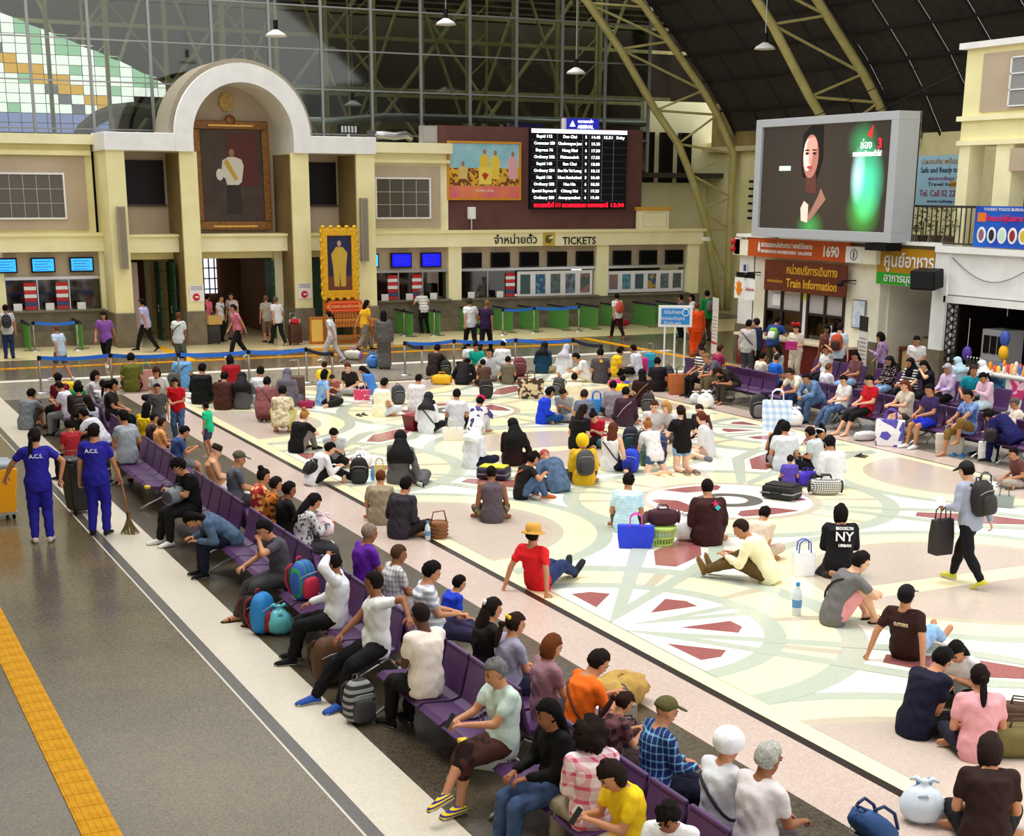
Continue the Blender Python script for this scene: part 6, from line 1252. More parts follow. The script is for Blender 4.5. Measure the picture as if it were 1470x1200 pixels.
p('knees_up', G_(426, 650), -40, 1.06, 'p', 'tee', (14,13,15), 'long', (120,108,104), 'bun', (206,140,70), 'shoe', BK, 'woman in black with ginger hair in a bun', fl_g)
p('squat', G_(404, 622), -10, 1.08, 'm', 'tee', 'floral:214,200,170:170,150,120:22', 'skirt', (196,184,120), 'short', HB, 'sandal', BK, 'woman in beige patterned blouse squatting', fl_g)
p('squat', G_(380, 606), -15, 1.08, 'm', 'robe', (132,78,80), None, BK, 'short', HB, 'sandal', BK, 'woman in dusty pink robe with a shoulder strap', fl_g)
p('cross', G_(412, 584), -10, 1.1, 'm', 'robe', (108,100,110), None, BK, 'hijab', (100,94,108), '', BK, 'person in grey purple headscarf and dress', fl_g)
p('cross', G_(374, 582), -10, 1.14, 'm', 'tee', (206,208,212), 'long', (170,170,176), 'short', HB, '', BK, 'man in white grey tee near the brown suitcase', fl_g)
p('side', G_(462, 582), -60, 1.04, 'l', 'tee', 'floral:150,190,230:100,150,210:12', 'skirt', (30,28,24), 'bob', HB, '', BK, 'schoolgirl in light blue blouse and dark skirt', fl_g)
p('cross', G_(464, 560), -20, .9, 'l', 'tee', (230,200,40), 'long', BK, 'short', (60,34,24), '', BK, 'child in yellow behind the schoolgirl', fl_g)
p('cross_phone', G_(480, 572), 170, .85, 'l', 'tee', (170,100,90), 'long', GY, 'short', (70,44,34), '', BK, 'small boy in dull red tee looking down', fl_g)
p('cross', G_(505, 566), 150, 1.02, 'l', 'tee', (40,32,30), 'long', (170,170,168), 'short', (110,50,34), '', BK, 'man in dark tee with reddish hair facing the children', fl_g)
p('cross_phone', G_(535, 566), 60, .95, 'l', 'tee', (70,130,210), 'long', NV, 'long', HB, '', BK, 'girl in blue top with long dark hair', fl_g)
p('cross', G_(545, 598), -42, 1.08, 'm', 'tee', (244,240,214), 'long', (206,212,220), 'short', HB, '', BK, 'man in cream shirt beside black sandals', fl_g)
p('cross', G_(596, 590), -30, 1.06, 'm', 'long', (220,220,222), 'long', BK, 'crop', HB, '', BK, 'man in white shirt with black cap holding a bundle', fl_g)
p('cross', G_(612, 622), -18, 1.06, 'm', 'long', (225,225,227), 'long', (18,17,20), 'hijab', (40,38,40), 'shoe', WH, 'woman in white shirt and dark grey headscarf with a strap', fl_g)
p('cross', G_(655, 616), -5, 1.06, 'm', 'tee', (214,214,220), 'long', BK, 'short', HB, '', BK, 'person in white tee beside the blue floral shirt', fl_g)
p('knees_up', G_(682, 624), -25, 1.04, 'm', 'long', 'floral:240,240,246:80,70,130:12', 'long', (212,212,218), 'short+kufi', [HB, (214,20,80)], '', BK, 'person in white shirt with blue flowers and red cap', fl_g)
p('cross', G_(676, 672), -48, 1.08, 'm', 'long', (222,222,229), 'long', NV, 'hijab', (244,244,248), '', BK, 'woman in white headscarf beside the yellow and navy bag', fl_g)
p('side', G_(736, 668), 10, 1.06, 'm', 'robe', (36,14,16), None, BK, 'hijab_long', (12,11,12), '', BK, 'woman in black veil and dark maroon dress', fl_g)
p('one_knee', G_(748, 716), -70, 1.0, 'm', 'tee', (24,20,18), 'long', JN, 'mess', HB, 'shoe', (190,100,40), 'person in black with jeans and orange strap', fl_g)
p('bow', G_(802, 706), 30, 1.08, 'm', 'jacket', 'denim:88,110,138:66,88,114:10', 'long', (60,66,80), 'cap', (180,80,80), '', BK, 'person in denim jacket and faded red cap bent forward', fl_g)
p('cross', G_(838, 696), 12, 1.08, 'm', 'jacket', (216,170,30), 'long', (60,50,40), 'hood', (236,196,30), '', BK, 'person in yellow hood carrying a grey backpack', fl_g)
p('side', G_(874, 676), -28, 1.08, 'l', 'tank', (222,220,218), 'long', (26,24,44), 'long', (110,56,36), '', BK, 'brown haired woman in white vest top', fl_g)
p('cross', G_(828, 645), -38, 1.1, 'l', 'tee', (16,14,14), 'long', BK, 'long', (40,24,20), '', BK, 'dark haired woman in black tee reaching forward', fl_g)
p('cross_phone', G_(856, 640), 165, 1.02, 'l', 'tee', (190,26,50), 'long', (60,120,130), 'bun', (40,26,22), '', BK, 'smiling woman in red top showing something pink', fl_g)
p('cross', G_(778, 608), -75, 1.0, 'm', 'jacket', (26,60,210), 'long', (20,70,130), 'mess', HB, '', BK, 'child in bright blue jacket with white patch', fl_g)
p('cross_phone', G_(812, 604), 165, 1.05, 'm', 'tee', (176,178,178), 'long', (160,160,164), 'short', (50,32,26), '', BK, 'man in grey tee facing the blue jacket child', fl_g)
p('cross', G_(838, 614), 0, 1.02, 'm', 'tee', (100,108,126), 'long', BK, 'short', (60,40,34), '', BK, 'man in slate grey tee seen from behind', fl_g)
p('cross', G_(880, 600), 5, 1.04, 'm', 'long', (140,132,140), 'long', BK, 'short', HB, '', BK, 'person in taupe shirt beside the plum top', fl_g)
p('cross', G_(898, 612), 5, 1.06, 'm', 'long', (62,36,50), 'long', BK, 'short', HB, '', BK, 'person in plum top with a thin strap', fl_g)
p('cross', G_(938, 632), 178, 1.08, 'p', 'tee', (225,223,222), 'long', (50,60,90), 'short', (90,54,40), '', BK, 'pale man in white tee facing forward', fl_g)
p('cross', G_(966, 634), 120, 1.06, 'p', 'tee', (209,209,212), 'long', (90,80,80), 'bob', (214,164,96), '', BK, 'blonde bobbed woman in white tee', fl_g)
p('kneel', G_(978, 676), 25, 1.04, 'p', 'tee', (14,13,14), 'brief', JL, 'pony', (50,28,24), 'shoe', (120,90,84), 'kneeling woman in black tee and light denim shorts', fl_g)
p('kneel_low', G_(940, 678), 30, .98, 'p', 'tee', (222,220,220), 'brief', JN, 'bun', (190,120,70), '', BK, 'woman in white tee and blue shorts on her knees', fl_g)
p('side_l', G_(1016, 656), 70, 1.1, 'p', 'long', (225,223,223), 'brief', (200,160,140), 'pony', (120,60,40), 'shoe', (110,110,116), 'woman in white shirt with bare legs', fl_g)
p('cross', G_(1008, 634), 150, 1.0, 'p', 'tee', (40,36,40), 'long', BK, 'short', (60,34,28), '', BK, 'person in dark top behind the white shirt woman', fl_g)
# ---------------- patterned floor, back rows
p('cross', G_(862, 550), 6, 1.14, 'm', 'tee', (74,68,72), 'long', BK, 'short', HB, '', BK, 'man in charcoal vest with a yellow emblem on the back', fl_g)
p('legs_out', G_(846, 548), 95, 1.08, 'm', 'tee', (222,222,223), 'long', (226,220,206), 'short', HB, '', BK, 'man in white tee reading with legs outstretched', fl_g)
p('cross', G_(808, 540), -30, 1.08, 'm', 'long', (220,220,223), 'long', (220,214,206), 'hijab', (190,186,196), '', BK, 'woman in pale lilac headscarf and white shirt', fl_g)
p('cross', G_(778, 536), -20, 1.08, 'm', 'jacket', (20,60,84), 'long', (210,200,170), 'hijab', (18,17,18), '', BK, 'woman in teal jacket and black veil', fl_g)
p('cross', G_(882, 540), -60, 1.0, 'm', 'tee', (236,190,30), 'long', BK, 'mess', HB, '', BK, 'curly haired child in yellow tee near the second barrier', fl_g)
p('cross', G_(916, 538), 60, 1.04, 'm', 'long', (220,220,232), 'long', BK, 'short', HB, '', BK, 'dark haired person in pale top raising a hand', fl_g)
p('cross', G_(824, 582), 0, .95, 'm', 'tee', (240,224,190), 'long', (236,220,190), 'short', HB, '', BK, 'child in pale cream with black hair', fl_g)
p('cross', G_(890, 582), -20, .9, 'm', 'tee', (240,196,30), 'long', BK, 'short', HB, '', BK, 'child in yellow tee holding white paper', fl_g)
p('cross', G_(922, 584), 10, 1.1, 'm', 'tee', (40,16,16), 'long', BK, 'long', HB, '', BK, 'woman in dark wine top with a strap', fl_g)
p('cross', G_(944, 562), 10, 1.08, 'm', 'tee', (24,20,26), 'long', BK, 'short', HB, '', BK, 'person in black beside the striped rainbow bag', fl_g)
p('knees_up', G_(621, 539), -30, 1.1, 'm', 'tee', (48,36,34), 'long', BK, 'short', HB, '', BK, 'man in dark brown hugging his knees near the queue post', fl_g)
p('bow', G_(664, 552), -15, 1.08, 'm', 'jacket', (26,23,23), 'long', BK, 'short', HB, '', BK, 'person in black bent over beside the yellow bag', fl_g)
p('cross', G_(686, 534), 160, 1.06, 'm', 'tee', (20,180,164), 'long', BK, 'bun', HB, '', BK, 'woman in turquoise top facing forward', fl_g)
p('cross', G_(676, 530), 30, 1.0, 'm', 'tee', (218,218,220), 'long', BK, 'short+kufi', [HB, WH], '', BK, 'person in white cap behind the turquoise top', fl_g)
p('cross_knees', G_(703, 546), 170, 1.06, 'm', 'tee', (190,192,198), 'long', GY, 'crop', HB, '', BK, 'man in light grey tee facing the turquoise top', fl_g)
p('cross', G_(720, 534), -15, 1.12, 'm', 'tee', (222,220,218), 'long', WH, 'crop+kufi', [HB, (244,244,244)], '', BK, 'man in white skullcap and white shirt', fl_g)
p('cross', G_(729, 552), 0, .92, 'm', 'tee', (110,100,80), 'long', BK, 'short', HB, '', BK, 'boy in khaki tee beside the zebra print bag', fl_g)
p('cross', G_(696, 556), 20, .9, 'm', 'tee', (84,60,50), 'shorts', BK, 'short', HB, '', BK, 'child behind the black backpack', fl_g)
# ---------------- right group on the floor
p('cross', G_(1112, 668), -30, 1.06, 'm', 'tank', (20,18,20), 'long', BK, 'long', HB, '', BK, 'girl in black vest with long hair in the right group', fl_g)
p('cross', G_(1124, 676), 0, 1.12, 'm', 'tee', (206,210,216), 'long', (120,116,116), 'short', HB, '', BK, 'person in grey tee with blue sleeves in the right group', fl_g)
p('cross_phone', G_(1188, 668), 150, 1.06, 'm', 'tee', (30,28,32), 'long', BK, 'bun', HB, '', BK, 'girl with white headband in the right group', fl_g)
p('one_knee', G_(1174, 676), 60, 1.02, 'm', 'tee', (190,196,198), 'long', BK, 'short', HB, '', BK, 'boy in pale grey tee with a knee raised', fl_g)
p('cross', G_(1196, 702), 35, 1.14, 'm', 'long', (225,225,227), 'long', NV, 'short', HB, '', BK, 'man in white shirt beside the checkered bag', fl_g)
p('cross', G_(1132, 700), 0, .7, 'm', 'tee', (90,70,170), 'long', BK, 'short', (40,24,20), '', BK, 'small child in violet tee behind the black suitcase', fl_g)
# ---------------- people standing and walking at the back
p('stand', G_(14, 515), 0, 1.05, 'm', 'tee', (200,198,200), 'long', JD, 'short', HB, 'shoe', BK, 'man with a black backpack at the left edge by the booth', st_g)
p('walk', G_(90, 548), 40, .98, 'm', 'tee', (190,206,226), 'shorts', (84,84,90), 'crop', (120,90,70), 'shoe', WH, 'man in pale blue tee and grey shorts walking by the belt', st_g)
p('walk', G_(155, 528), 165, 1.05, 'm', 'tee', (150,90,180), 'knee', BK, 'bob', HB, 'shoe', (200,190,170), 'woman in purple blouse walking toward the crowd', st_g)
p('walk', G_(212, 505), 60, 1.08, 'm', 'tee', (180,180,220), 'long', BK, 'short', HB, 'shoe', BK, 'man in lavender shirt walking to the left doorway', st_g)
p('stand', G_(259, 530), -30, 1.05, 'd', 'tee', (209,212,210), 'long', (92,100,84), 'crop', (120,70,44), 'shoe', BK, 'bald man in white tee with a dark shoulder bag', st_g)
p('stand_hold', G_(298, 492), -40, 1.05, 'm', 'tee', (230,100,130), 'long', BK, 'short', HB, 'shoe', BK, 'person in pink tee with backpack at the central doorway', st_g)
p('stand', G_(317, 491), -120, 1.02, 'm', 'tee', (214,214,216), 'long', BK, 'short', (40,28,22), 'shoe', BK, 'person in white shirt with crossing strap at the doorway', st_g)
p('stand', G_(336, 488), 150, 1.04, 'm', 'tee', (210,190,186), 'long', (130,110,100), 'short', (60,44,36), 'shoe', BK, 'man in pale shirt inside the central doorway', st_g)
p('walk', G_(343, 514), 110, 1.06, 'm', 'tee', (210,120,140), 'long', (30,22,24), 'short', HB, 'shoe', WH, 'walking man in pink polo and white sneakers', st_g)
p('stand', G_(385, 492), 20, 1.02, 'm', 'tee', (170,160,150), 'knee', (120,100,84), 'crop', (140,100,80), 'shoe', BK, 'man in khaki tee beside the right pillar', st_g)
p('walk', G_(400, 496), 30, 1.04, 'm', 'tee', (218,218,220), 'long', (24,22,24), 'short', (110,100,96), 'shoe', BK, 'man in white shirt pulling a brown suitcase', st_g)
p('walk', G_(478, 520), 70, .98, 'm', 'tee', (220,220,228), 'long', (196,190,190), 'pony', HB, 'shoe', WH, 'woman in pale shirt and flowing pale trousers walking', st_g)
p('walk', G_(524, 505), -60, 1.06, 'm', 'tee', (236,180,40), 'skirt', (130,120,110), 'long', HB, 'shoe', BK, 'woman in yellow top and grey skirt', st_g)
p('stand', G_(552, 530), 0, 1.08, 'm', 'robe', (96,92,88), 'long', 'camo:60,60,56:30,30,30:12:.5', 'long', HB, 'shoe', BK, 'woman in long grey dress with very long hair', st_g)
p('counter', ('w', 21.55, 52.45), 25, 1.06, 'm', 'tee', 'stripe:236,236,234:190,190,188:10', 'long', BK, 'short', (130,126,120), 'shoe', BK, 'man in white striped shirt at the ticket glass', st_g)
p('walk', G_(676, 505), 20, 1.1, 'm', 'tee', (222,222,223), 'long', (34,24,24), 'short', (70,60,56), 'shoe', BK, 'man in white shirt walking beside a darker dressed man', st_g)
p('walk_b', G_(697, 508), -20, 1.1, 'd', 'tee', (44,24,60), 'long', (20,18,20), 'crop', (150,110,70), 'shoe', BK, 'man in dark plum shirt carrying a black bag', st_g)
p('walk', G_(886, 487), 30, 1.02, 'm', 'tee', (220,220,220), 'long', (40,20,26), 'short', HB, 'shoe', (180,40,50), 'person with an orange red backpack and red bag', st_g)
p('stand', G_(999, 512), 20, 1.08, 'm', 'robe', (214,72,16), 'skirt', (214,72,16), 'crop', (110,70,50), 'sandal', BK, 'monk in orange robe', st_g)
p('stand', G_(978, 486), 60, .98, 'm', 'tee', (110,112,110), 'long', BK, 'short', HB, 'shoe', BK, 'person in grey tee left of the monk', st_g)
p('stand', G_(994, 488), 100, 1.02, 'm', 'tee', (222,222,222), 'long', BK, 'bob', HB, 'shoe', BK, 'woman in white behind the monk', st_g)
p('stand', G_(1014, 490), 30, 1.12, 'm', 'jacket', (20,130,60), 'long', (70,60,50), 'short', HB, 'shoe', BK, 'man in green jacket with a grey backpack', st_g)
p('stand', ('w', 24.6, 35.6), -25, 1.06, 'm', 'long', (190,184,178), 'long', (70,70,80), 'short', HB, 'shoe', BK, 'man in beige shirt with black diagonal strap', st_g)
p('stand', ('w', 25.4, 36.2), 60, 1.04, 'm', 'tee', (40,50,80), 'long', BK, 'short+cap', [HB, (24,24,28)], 'shoe', BK, 'man in navy tee and backward dark cap', st_g)
p('counter', ('w', 26.2, 36.6), -22, 1.08, 'm', 'tee', (40,70,140), 'long', (90,80,60), 'short', HB, 'shoe', BK, 'man in blue tee with green backpack leaning on the counter', st_g)
p('stand_hold', ('w', 25.6, 34.6), 160, 1.02, 'l', 'tee', (226,214,196), 'long', (200,190,170), 'long', (80,24,20), 'shoe', BK, 'woman with red hair bow holding a pink folder', st_g)
p('stand', ('w', 26.0, 33.7), 150, 1.04, 'd', 'tank', (110,60,50), 'long', (226,222,220), 'bob', HB, 'shoe', BK, 'woman in brown vest and white trousers at the office', st_g)
p('stand', ('w', 25.9, 33.1), -15, 1.1, 'p', 'tee', (200,216,230), 'knee', (60,50,50), 'short', (50,34,28), 'shoe', BK, 'man in pale blue tee with an orange backpack', st_g)
p('stand_read', ('w', 26.0, 31.3), 75, 1.04, 'm', 'long', 'floral:170,140,176:140,104,150:16', 'long', (60,40,60), 'bob', HB, 'shoe', BK, 'woman in mauve floral blouse at the food counter', st_g)
p('stand_hold', ('w', 26.0, 30.0), 165, 1.06, 'm', 'tee', (223,222,220), 'long', (50,46,46), 'short', HB, 'shoe', BK, 'man in white shirt holding papers before the pillar', st_g)
# ---------------- right benches
p('chair_fwd', B_('RL', 1050, 512, 32.25), -10, 1.06, 'm', 'tee', (92,84,100), 'long', (110,96,70), 'crop', (160,120,90), 'sandal', BK, 'bald man in purple grey tee at the far right benches', br_g)
p('chair_bow', B_('RL', 1064, 532), 0, .98, 'm', 'tee', (40,34,30), 'long', (70,60,50), 'bob', (50,30,24), 'sandal', BK, 'person in dark clothes bent beside the bald man', br_g)
p('chair', B_('RR', 1032, 495), 0, 1.0, 'm', 'tee', (60,40,44), 'long', BK, 'bob', (50,28,22), 'shoe', BK, 'person in dark brown near the striped rainbow bag', br_g)
p('chair', B_('RR', 1070, 500), 0, .98, 'm', 'tee', (150,40,80), 'long', BK, 'short', (70,40,34), 'shoe', BK, 'person in raspberry top among the far right benches', br_g)
p('chair_turn', B_('RL', 1010, 508, 33.1), 0, 1.0, 'm', 'tee', 'stripe:20,20,22:236,236,236:14', 'long', BK, 'short', HB, 'shoe', BK, 'person in black and white stripes beside the sign', br_g)
p('chair_fwd', B_('RL', 1100, 538, 28.75), 0, 1.06, 'm', 'tee', (226,222,206), 'long', JD, 'short', (50,34,28), 'shoe', BK, 'man in cream tee leaning over his bag', br_g)
p('chair_fwd', B_('RL', 1128, 540, 28.1), 0, 1.02, 'm', 'long', 'denim:110,140,180:80,110,150:10', 'long', JN, 'short', (36,26,22), 'shoe', BK, 'person in denim shirt beside the cream tee', br_g)
p('chair', B_('RR', 1104, 515), 0, 1.0, 'm', 'tee', (30,100,200), 'long', BK, 'crop', (60,44,36), 'shoe', BK, 'person in vivid blue behind the cream tee', br_g)
p('chair', B_('RR', 1138, 510), 0, .98, 'm', 'tee', (226,214,196), 'long', BK, 'short', HB, 'shoe', BK, 'person in pale patterned shirt below the pink folder', br_g)
p('chair', B_('RR', 1160, 530), 0, .98, 'm', 'tee', (218,214,222), 'long', BK, 'crop', (130,80,56), 'shoe', BK, 'man in white seen from behind the red shirt', br_g)
p('chair_slump', B_('RL', 1176, 548), 0, .98, 'l', 'tee', (222,220,218), 'long', JN, 'short', HB, 'sandal', BK, 'woman in white resting on the red shirted woman', br_g)
p('chair_slump', B_('RL', 1196, 550), 0, 1.06, 'l', 'tee', (190,20,36), 'knee', BK, 'short', HB, '', BK, 'woman in bright red shirt with bare feet', br_g)
p('chair_cross', B_('RL', 1262, 556), -4, 1.04, 'l', 'tee', (200,190,170), 'brief', (70,60,60), 'long', (120,60,40), 'sandal', BK, 'woman baring her knees with reddish hair', br_g)
p('chair', B_('RL', 1302, 562), 0, 1.04, 'm', 'tee', (60,44,90), 'shorts', (30,50,200), 'short', HB, 'shoe', WH, 'person in indigo tee beside the baring knees woman', br_g)
p('chair_tiptoe', B_('RL', 1338, 572), 0, 1.06, 'm', 'tee', 'floral:120,150,200:70,96,160:16', 'knee', (130,100,50), 'short', HB, '', BK, 'man in blue floral shirt with one foot up', br_g)
p('chair_bow', B_('RL', 1392, 600), -80, 1.08, 'm', 'jacket', (22,22,80), 'long', (20,20,70), 'mess', HB, 'shoe', BK, 'hunched person in navy blue seen from behind', br_g)
p('chair_slump', B_('RL', 1452, 612), 0, 1.0, 'm', 'long', (230,216,210), 'long', (226,206,180), 'short', HB, 'shoe', (40,40,44), 'person in beige trousers at the right edge', br_g)
p('chair_head', B_('QL', 1172, 503), 0, 1.02, 'm', 'tee', (223,222,220), 'long', BK, 'long', HB, 'shoe', BK, 'woman in white with long hair drinking', br_g)
p('chair_slump', B_('QL', 1208, 512), 0, 1.04, 'm', 'tee', (110,70,76), 'long', JL, 'long', HB, 'shoe', WH, 'woman in pale jeans and white shoes in the second row', br_g)
p('chair_slump', B_('QL', 1255, 520), 0, 1.04, 'm', 'long', 'spots:24,20,22:226,196,200:26', 'long', JL, 'hijab', (16,14,16), 'shoe', WH, 'woman in black spotted blouse with black veil', br_g)
p('chair', B_('QL', 1302, 522, 28.6), 0, 1.02, 'm', 'long', 'stripe:20,19,20:230,230,230:16', 'long', BK, 'hijab', (14,13,14), 'shoe', BK, 'woman in black veil and striped sleeves', br_g)
p('chair_chin', B_('QL', 1333, 522, 27.95), 0, 1.06, 'l', 'tee', (22,20,30), 'long', BK, 'long', HB, 'shoe', BK, 'woman in black with glasses resting chin on hand', br_g)
p('chair', B_('QL', 1357, 530), 0, 1.02, 'm', 'long', (206,180,216), 'long', BK, 'bob', (206,200,206), 'shoe', BK, 'grey haired woman in lilac shirt', br_g)
p('chair_phone', B_('QL', 1384, 544), 0, 1.0, 'm', 'long', (226,190,206), 'long', (190,214,220), 'pony', HB, 'shoe', BK, 'girl in pink and pale blue looking down', br_g)
p('chair', ('w', 26.0, 28.4), 60, 1.0, 'm', 'long', (190,216,226), 'long', BK, 'hijab', (180,214,226), 'shoe', BK, 'woman in pale blue headscarf near the kiosk', br_g)
p('chair', ('w', 26.05, 27.6), 60, 1.0, 'm', 'long', (218,218,222), 'long', BK, 'hijab', (242,242,246), 'shoe', BK, 'woman in white headscarf near the kiosk', br_g)
p('chair_turn', B_('QL', 1434, 530), 40, 1.06, 'm', 'tee', (20,140,160), 'long', (40,26,30), 'long', (70,50,46), 'shoe', BK, 'woman in teal tee in the second right row', br_g)
p('chair_slump', B_('RR', 1448, 580), 150, .98, 'm', 'long', (240,226,206), 'long', (200,190,180), 'short', (110,100,94), 'shoe', BK, 'grey haired person lying back in cream at the right edge', br_g)
p('chair', ('w', 24.0, 33.2), 70, .98, 'm', 'tee', (180,190,200), 'long', BK, 'long', HB, 'shoe', BK, 'woman in grey blue in the rows below the counter', br_g)
build_people()
# ================================================================== BAGS AND SMALL THINGS
def sgnp(v, e): return math.copysign(abs(v)**e, v)
def puff(mb, c, r, e=.6, n=16, m=10, jit=0, seed=0, taper=0):
    rr = random.Random(seed)
    def fn(d):
        k = 1+rr.uniform(-jit, jit); t = 1-taper*max(0, d.z)
        return V((sgnp(d.x, e)*r[0]*k*t, sgnp(d.y, e)*r[1]*k*t, sgnp(d.z, e)*r[2]*k))
    return mb.ell(c, None, n, m, fn)
bg_g = 'bags and luggage among the travellers'
def place(px, py, z=0): q = gp(px, py, z); return (q.x, q.y, z)
def yaw_at(loc, rel): return math.atan2(loc[1], loc[0])+math.radians(rel)-math.pi/2
def backpack(loc, rel, c, c2, label, s=1.0, rz=None, group=bg_g, tilt=0, kind='plain', c3=None):
    t = thing('backpack', label, 'backpack', loc, yaw_at(loc, rel) if rz is None else rz, group); t.scale = (s, s, s)
    if tilt: t.rotation_euler = (math.radians(tilt), 0, t.rotation_euler.z)
    m1 = mat(c, .7, 0, kind, c3, 14) if kind != 'plain' else mat(c, .7, 0, 'cloth'); m2 = mat(c2, .7)
    puff(MB(), (0, 0, .22), (.16, .10, .22), .62, jit=.02, taper=.18).build('main_pouch', m1, t, True)
    puff(MB(), (0, -.10, .14), (.12, .05, .12), .6).build('front_pocket', m2, t, True)
    for x in (-.08, .08): MB().tube([(x, .08, .40), (x*1.2, .15, .34), (x*1.3, .16, .2), (x*1.2, .09, .06)], .014, 6).build('shoulder_strap', m2, t, True)
    MB().tube([(-.04, .05, .42), (-.03, .05, .47), (.03, .05, .47), (.04, .05, .42)], .01, 6).build('handle', m2, t, True)
    MB().tube([(-.13, -.07, .27), (-.08, -.13, .31), (.08, -.13, .31), (.13, -.07, .27)], .006, 5).build('zip_line', mat((150,150,150), .4), t)
    return t
def duffel(loc, rel, c, c2, label, s=1.0, z=None):
    t = thing('duffel_bag', label, 'bag', loc, yaw_at(loc, rel), bg_g); t.scale = (s, s, s)
    puff(MB(), (0, 0, .15), (.30, .14, .15), .7, jit=.03).build('bag_body', mat(c, .7, 0, 'cloth'), t, True)
    for x in (-.29, .29): MB().ell((x, 0, .15), (.03, .11, .12), 12, 8).build('end_panel', mat(c2, .7), t, True)
    for y in (-.06, .06): MB().tube([(-.1, y, .27), (-.08, y, .36), (.08, y, .36), (.1, y, .27)], .012, 6).build('carry_handle', mat(c2, .7), t, True)
    MB().tube([(-.26, 0, .28), (.26, 0, .28)], .008, 5).build('zip_line', mat((150,150,150), .4), t)
    return t
def suitcase(loc, rel, c, c2, label, s=1.0, flat=False):
    t = thing('suitcase', label, 'suitcase', loc, yaw_at(loc, rel), bg_g); t.scale = (s, s, s)
    def bx(a): return MB().box(*a)
    if flat:
        bx((-.3, .3, -.22, .22, .03, .25)).build('shell', mat(c, .6), t, bevel=.04); bx((-.26, .26, -.18, .18, .25, .28)).build('lid_panel', mat(c2, .6), t, bevel=.02); bx((-.305, .305, -.225, .225, .12, .14)).build('zip_band', mat((150,150,150), .4), t); MB().tube([(-.1, -.24, .14), (-.08, -.29, .14), (.08, -.29, .14), (.1, -.24, .14)], .012, 6).build('handle', m_blk, t, True)
        for x in (-.2, .2): MB().ell((x, .2, .03), (.03, .03, .03), 8, 6).build('wheel', m_blk, t, True)
    else:
        bx((-.2, .2, -.12, .12, .05, .62)).build('shell', mat(c, .6), t, bevel=.04); bx((-.16, .16, -.15, -.12, .1, .4)).build('front_pocket', mat(c2, .6), t, bevel=.02); bx((-.205, .205, -.02, .02, .05, .62)).build('zip_band', mat(c2, .4), t)
        MB().tube([(-.1, .08, .6), (-.1, .08, .95), (.1, .08, .95), (.1, .08, .6)], .01, 6).build('pull_handle', m_steel, t, True)
        for x in (-.15, .15): MB().ell((x, .06, .04), (.025, .04, .04), 8, 6).build('wheel', m_blk, t, True)
    return t
def plastic(loc, rel, c, label, s=1.0, cat='plastic bag'):
    t = thing('plastic_bag', label, cat, loc, yaw_at(loc, rel), bg_g); t.scale = (s, s, s)
    m = mat(c, .35); puff(MB(), (0, 0, .13), (.14, .11, .13), .85, jit=.08, seed=int(loc[0]*97), taper=.3).build('bag_film', m, t, True)
    MB().lathe([(.09, .2), (.05, .24), (.025, .27), (.03, .285), (.012, .3)], 10).build('bag_knot', m, t, True)
    for x in (-1, 1): MB().tube([(x*.01, 0, .27), (x*.05, .01, .295), (x*.09, .02, .275)], [.012, .02, .008], 6).build('bag_handle', m, t, True)
    return t
def tote(loc, rel, c, label, s=1.0, kind='plain', c2=None, sc=8, w=.2, h=.42):
    t = thing('tote_bag', label, 'bag', loc, yaw_at(loc, rel), bg_g); t.scale = (s, s, s)
    m = mat(c, .6, 0, kind, c2, sc) if kind != 'plain' else mat(c, .6, 0, 'cloth')
    MB().add([(-w*.9, -.1, 0), (w*.9, -.1, 0), (w*.9, .1, 0), (-w*.9, .1, 0), (-w, -.09, h*.5), (w, -.09, h*.5), (w, .09, h*.5), (-w, .09, h*.5), (-w*1.02, -.05, h), (w*1.02, -.05, h), (w*1.02, .05, h), (-w*1.02, .05, h)],
       [(3,2,1,0), (0,1,5,4), (1,2,6,5), (2,3,7,6), (3,0,4,7), (4,5,9,8), (5,6,10,9), (6,7,11,10), (7,4,8,11), (8,9,10,11)]).build('bag_body', m, t, bevel=.02)
    for y in (-.05, .05): MB().tube([(-.09, y, h-.02), (-.08, y, h+.12), (-.03, y, h+.16), (.03, y, h+.16), (.08, y, h+.12), (.09, y, h-.02)], .01, 6).build('carry_handle', mat(c2 or c, .6), t, True)
    return t
def bottle(loc, c, label, s=1.0):
    t = thing('water_bottle', label, 'bottle', loc, 0, 'water bottles'); t.scale = (s, s, s)
    MB().lathe([(.03, 0), (.036, .01), (.036, .16), (.03, .19), (.014, .22), (.014, .235)], 12).build('bottle_body', mat(c, .15), t, True); MB().lathe([(.016, .235), (.016, .26)], 10).build('cap', mat((60,140,210), .4), t, True); MB().lathe([(.037, .07), (.037, .13)], 12).build('paper_label', mat((90,150,210), .5), t)
    return t
def sandals(loc, rel, c, label):
    t = thing('sandal_pair', label, 'sandals', loc, yaw_at(loc, rel), 'footwear left on the floor')
    for x, y in ((-.08, 0), (.09, .05)):
        MB().prism([(x-.035, y-.12), (x+.035, y-.12), (x+.05, y+.04), (x+.035, y+.13), (x-.035, y+.13), (x-.05, y+.04)], 0, .02).build('sole', mat(c, .6), t); MB().tube([(x-.045, y+.05, .01), (x-.025, y+.05, .05), (x+.025, y+.05, .05), (x+.045, y+.05, .01)], .014, 6).build('strap', mat(c, .5), t)
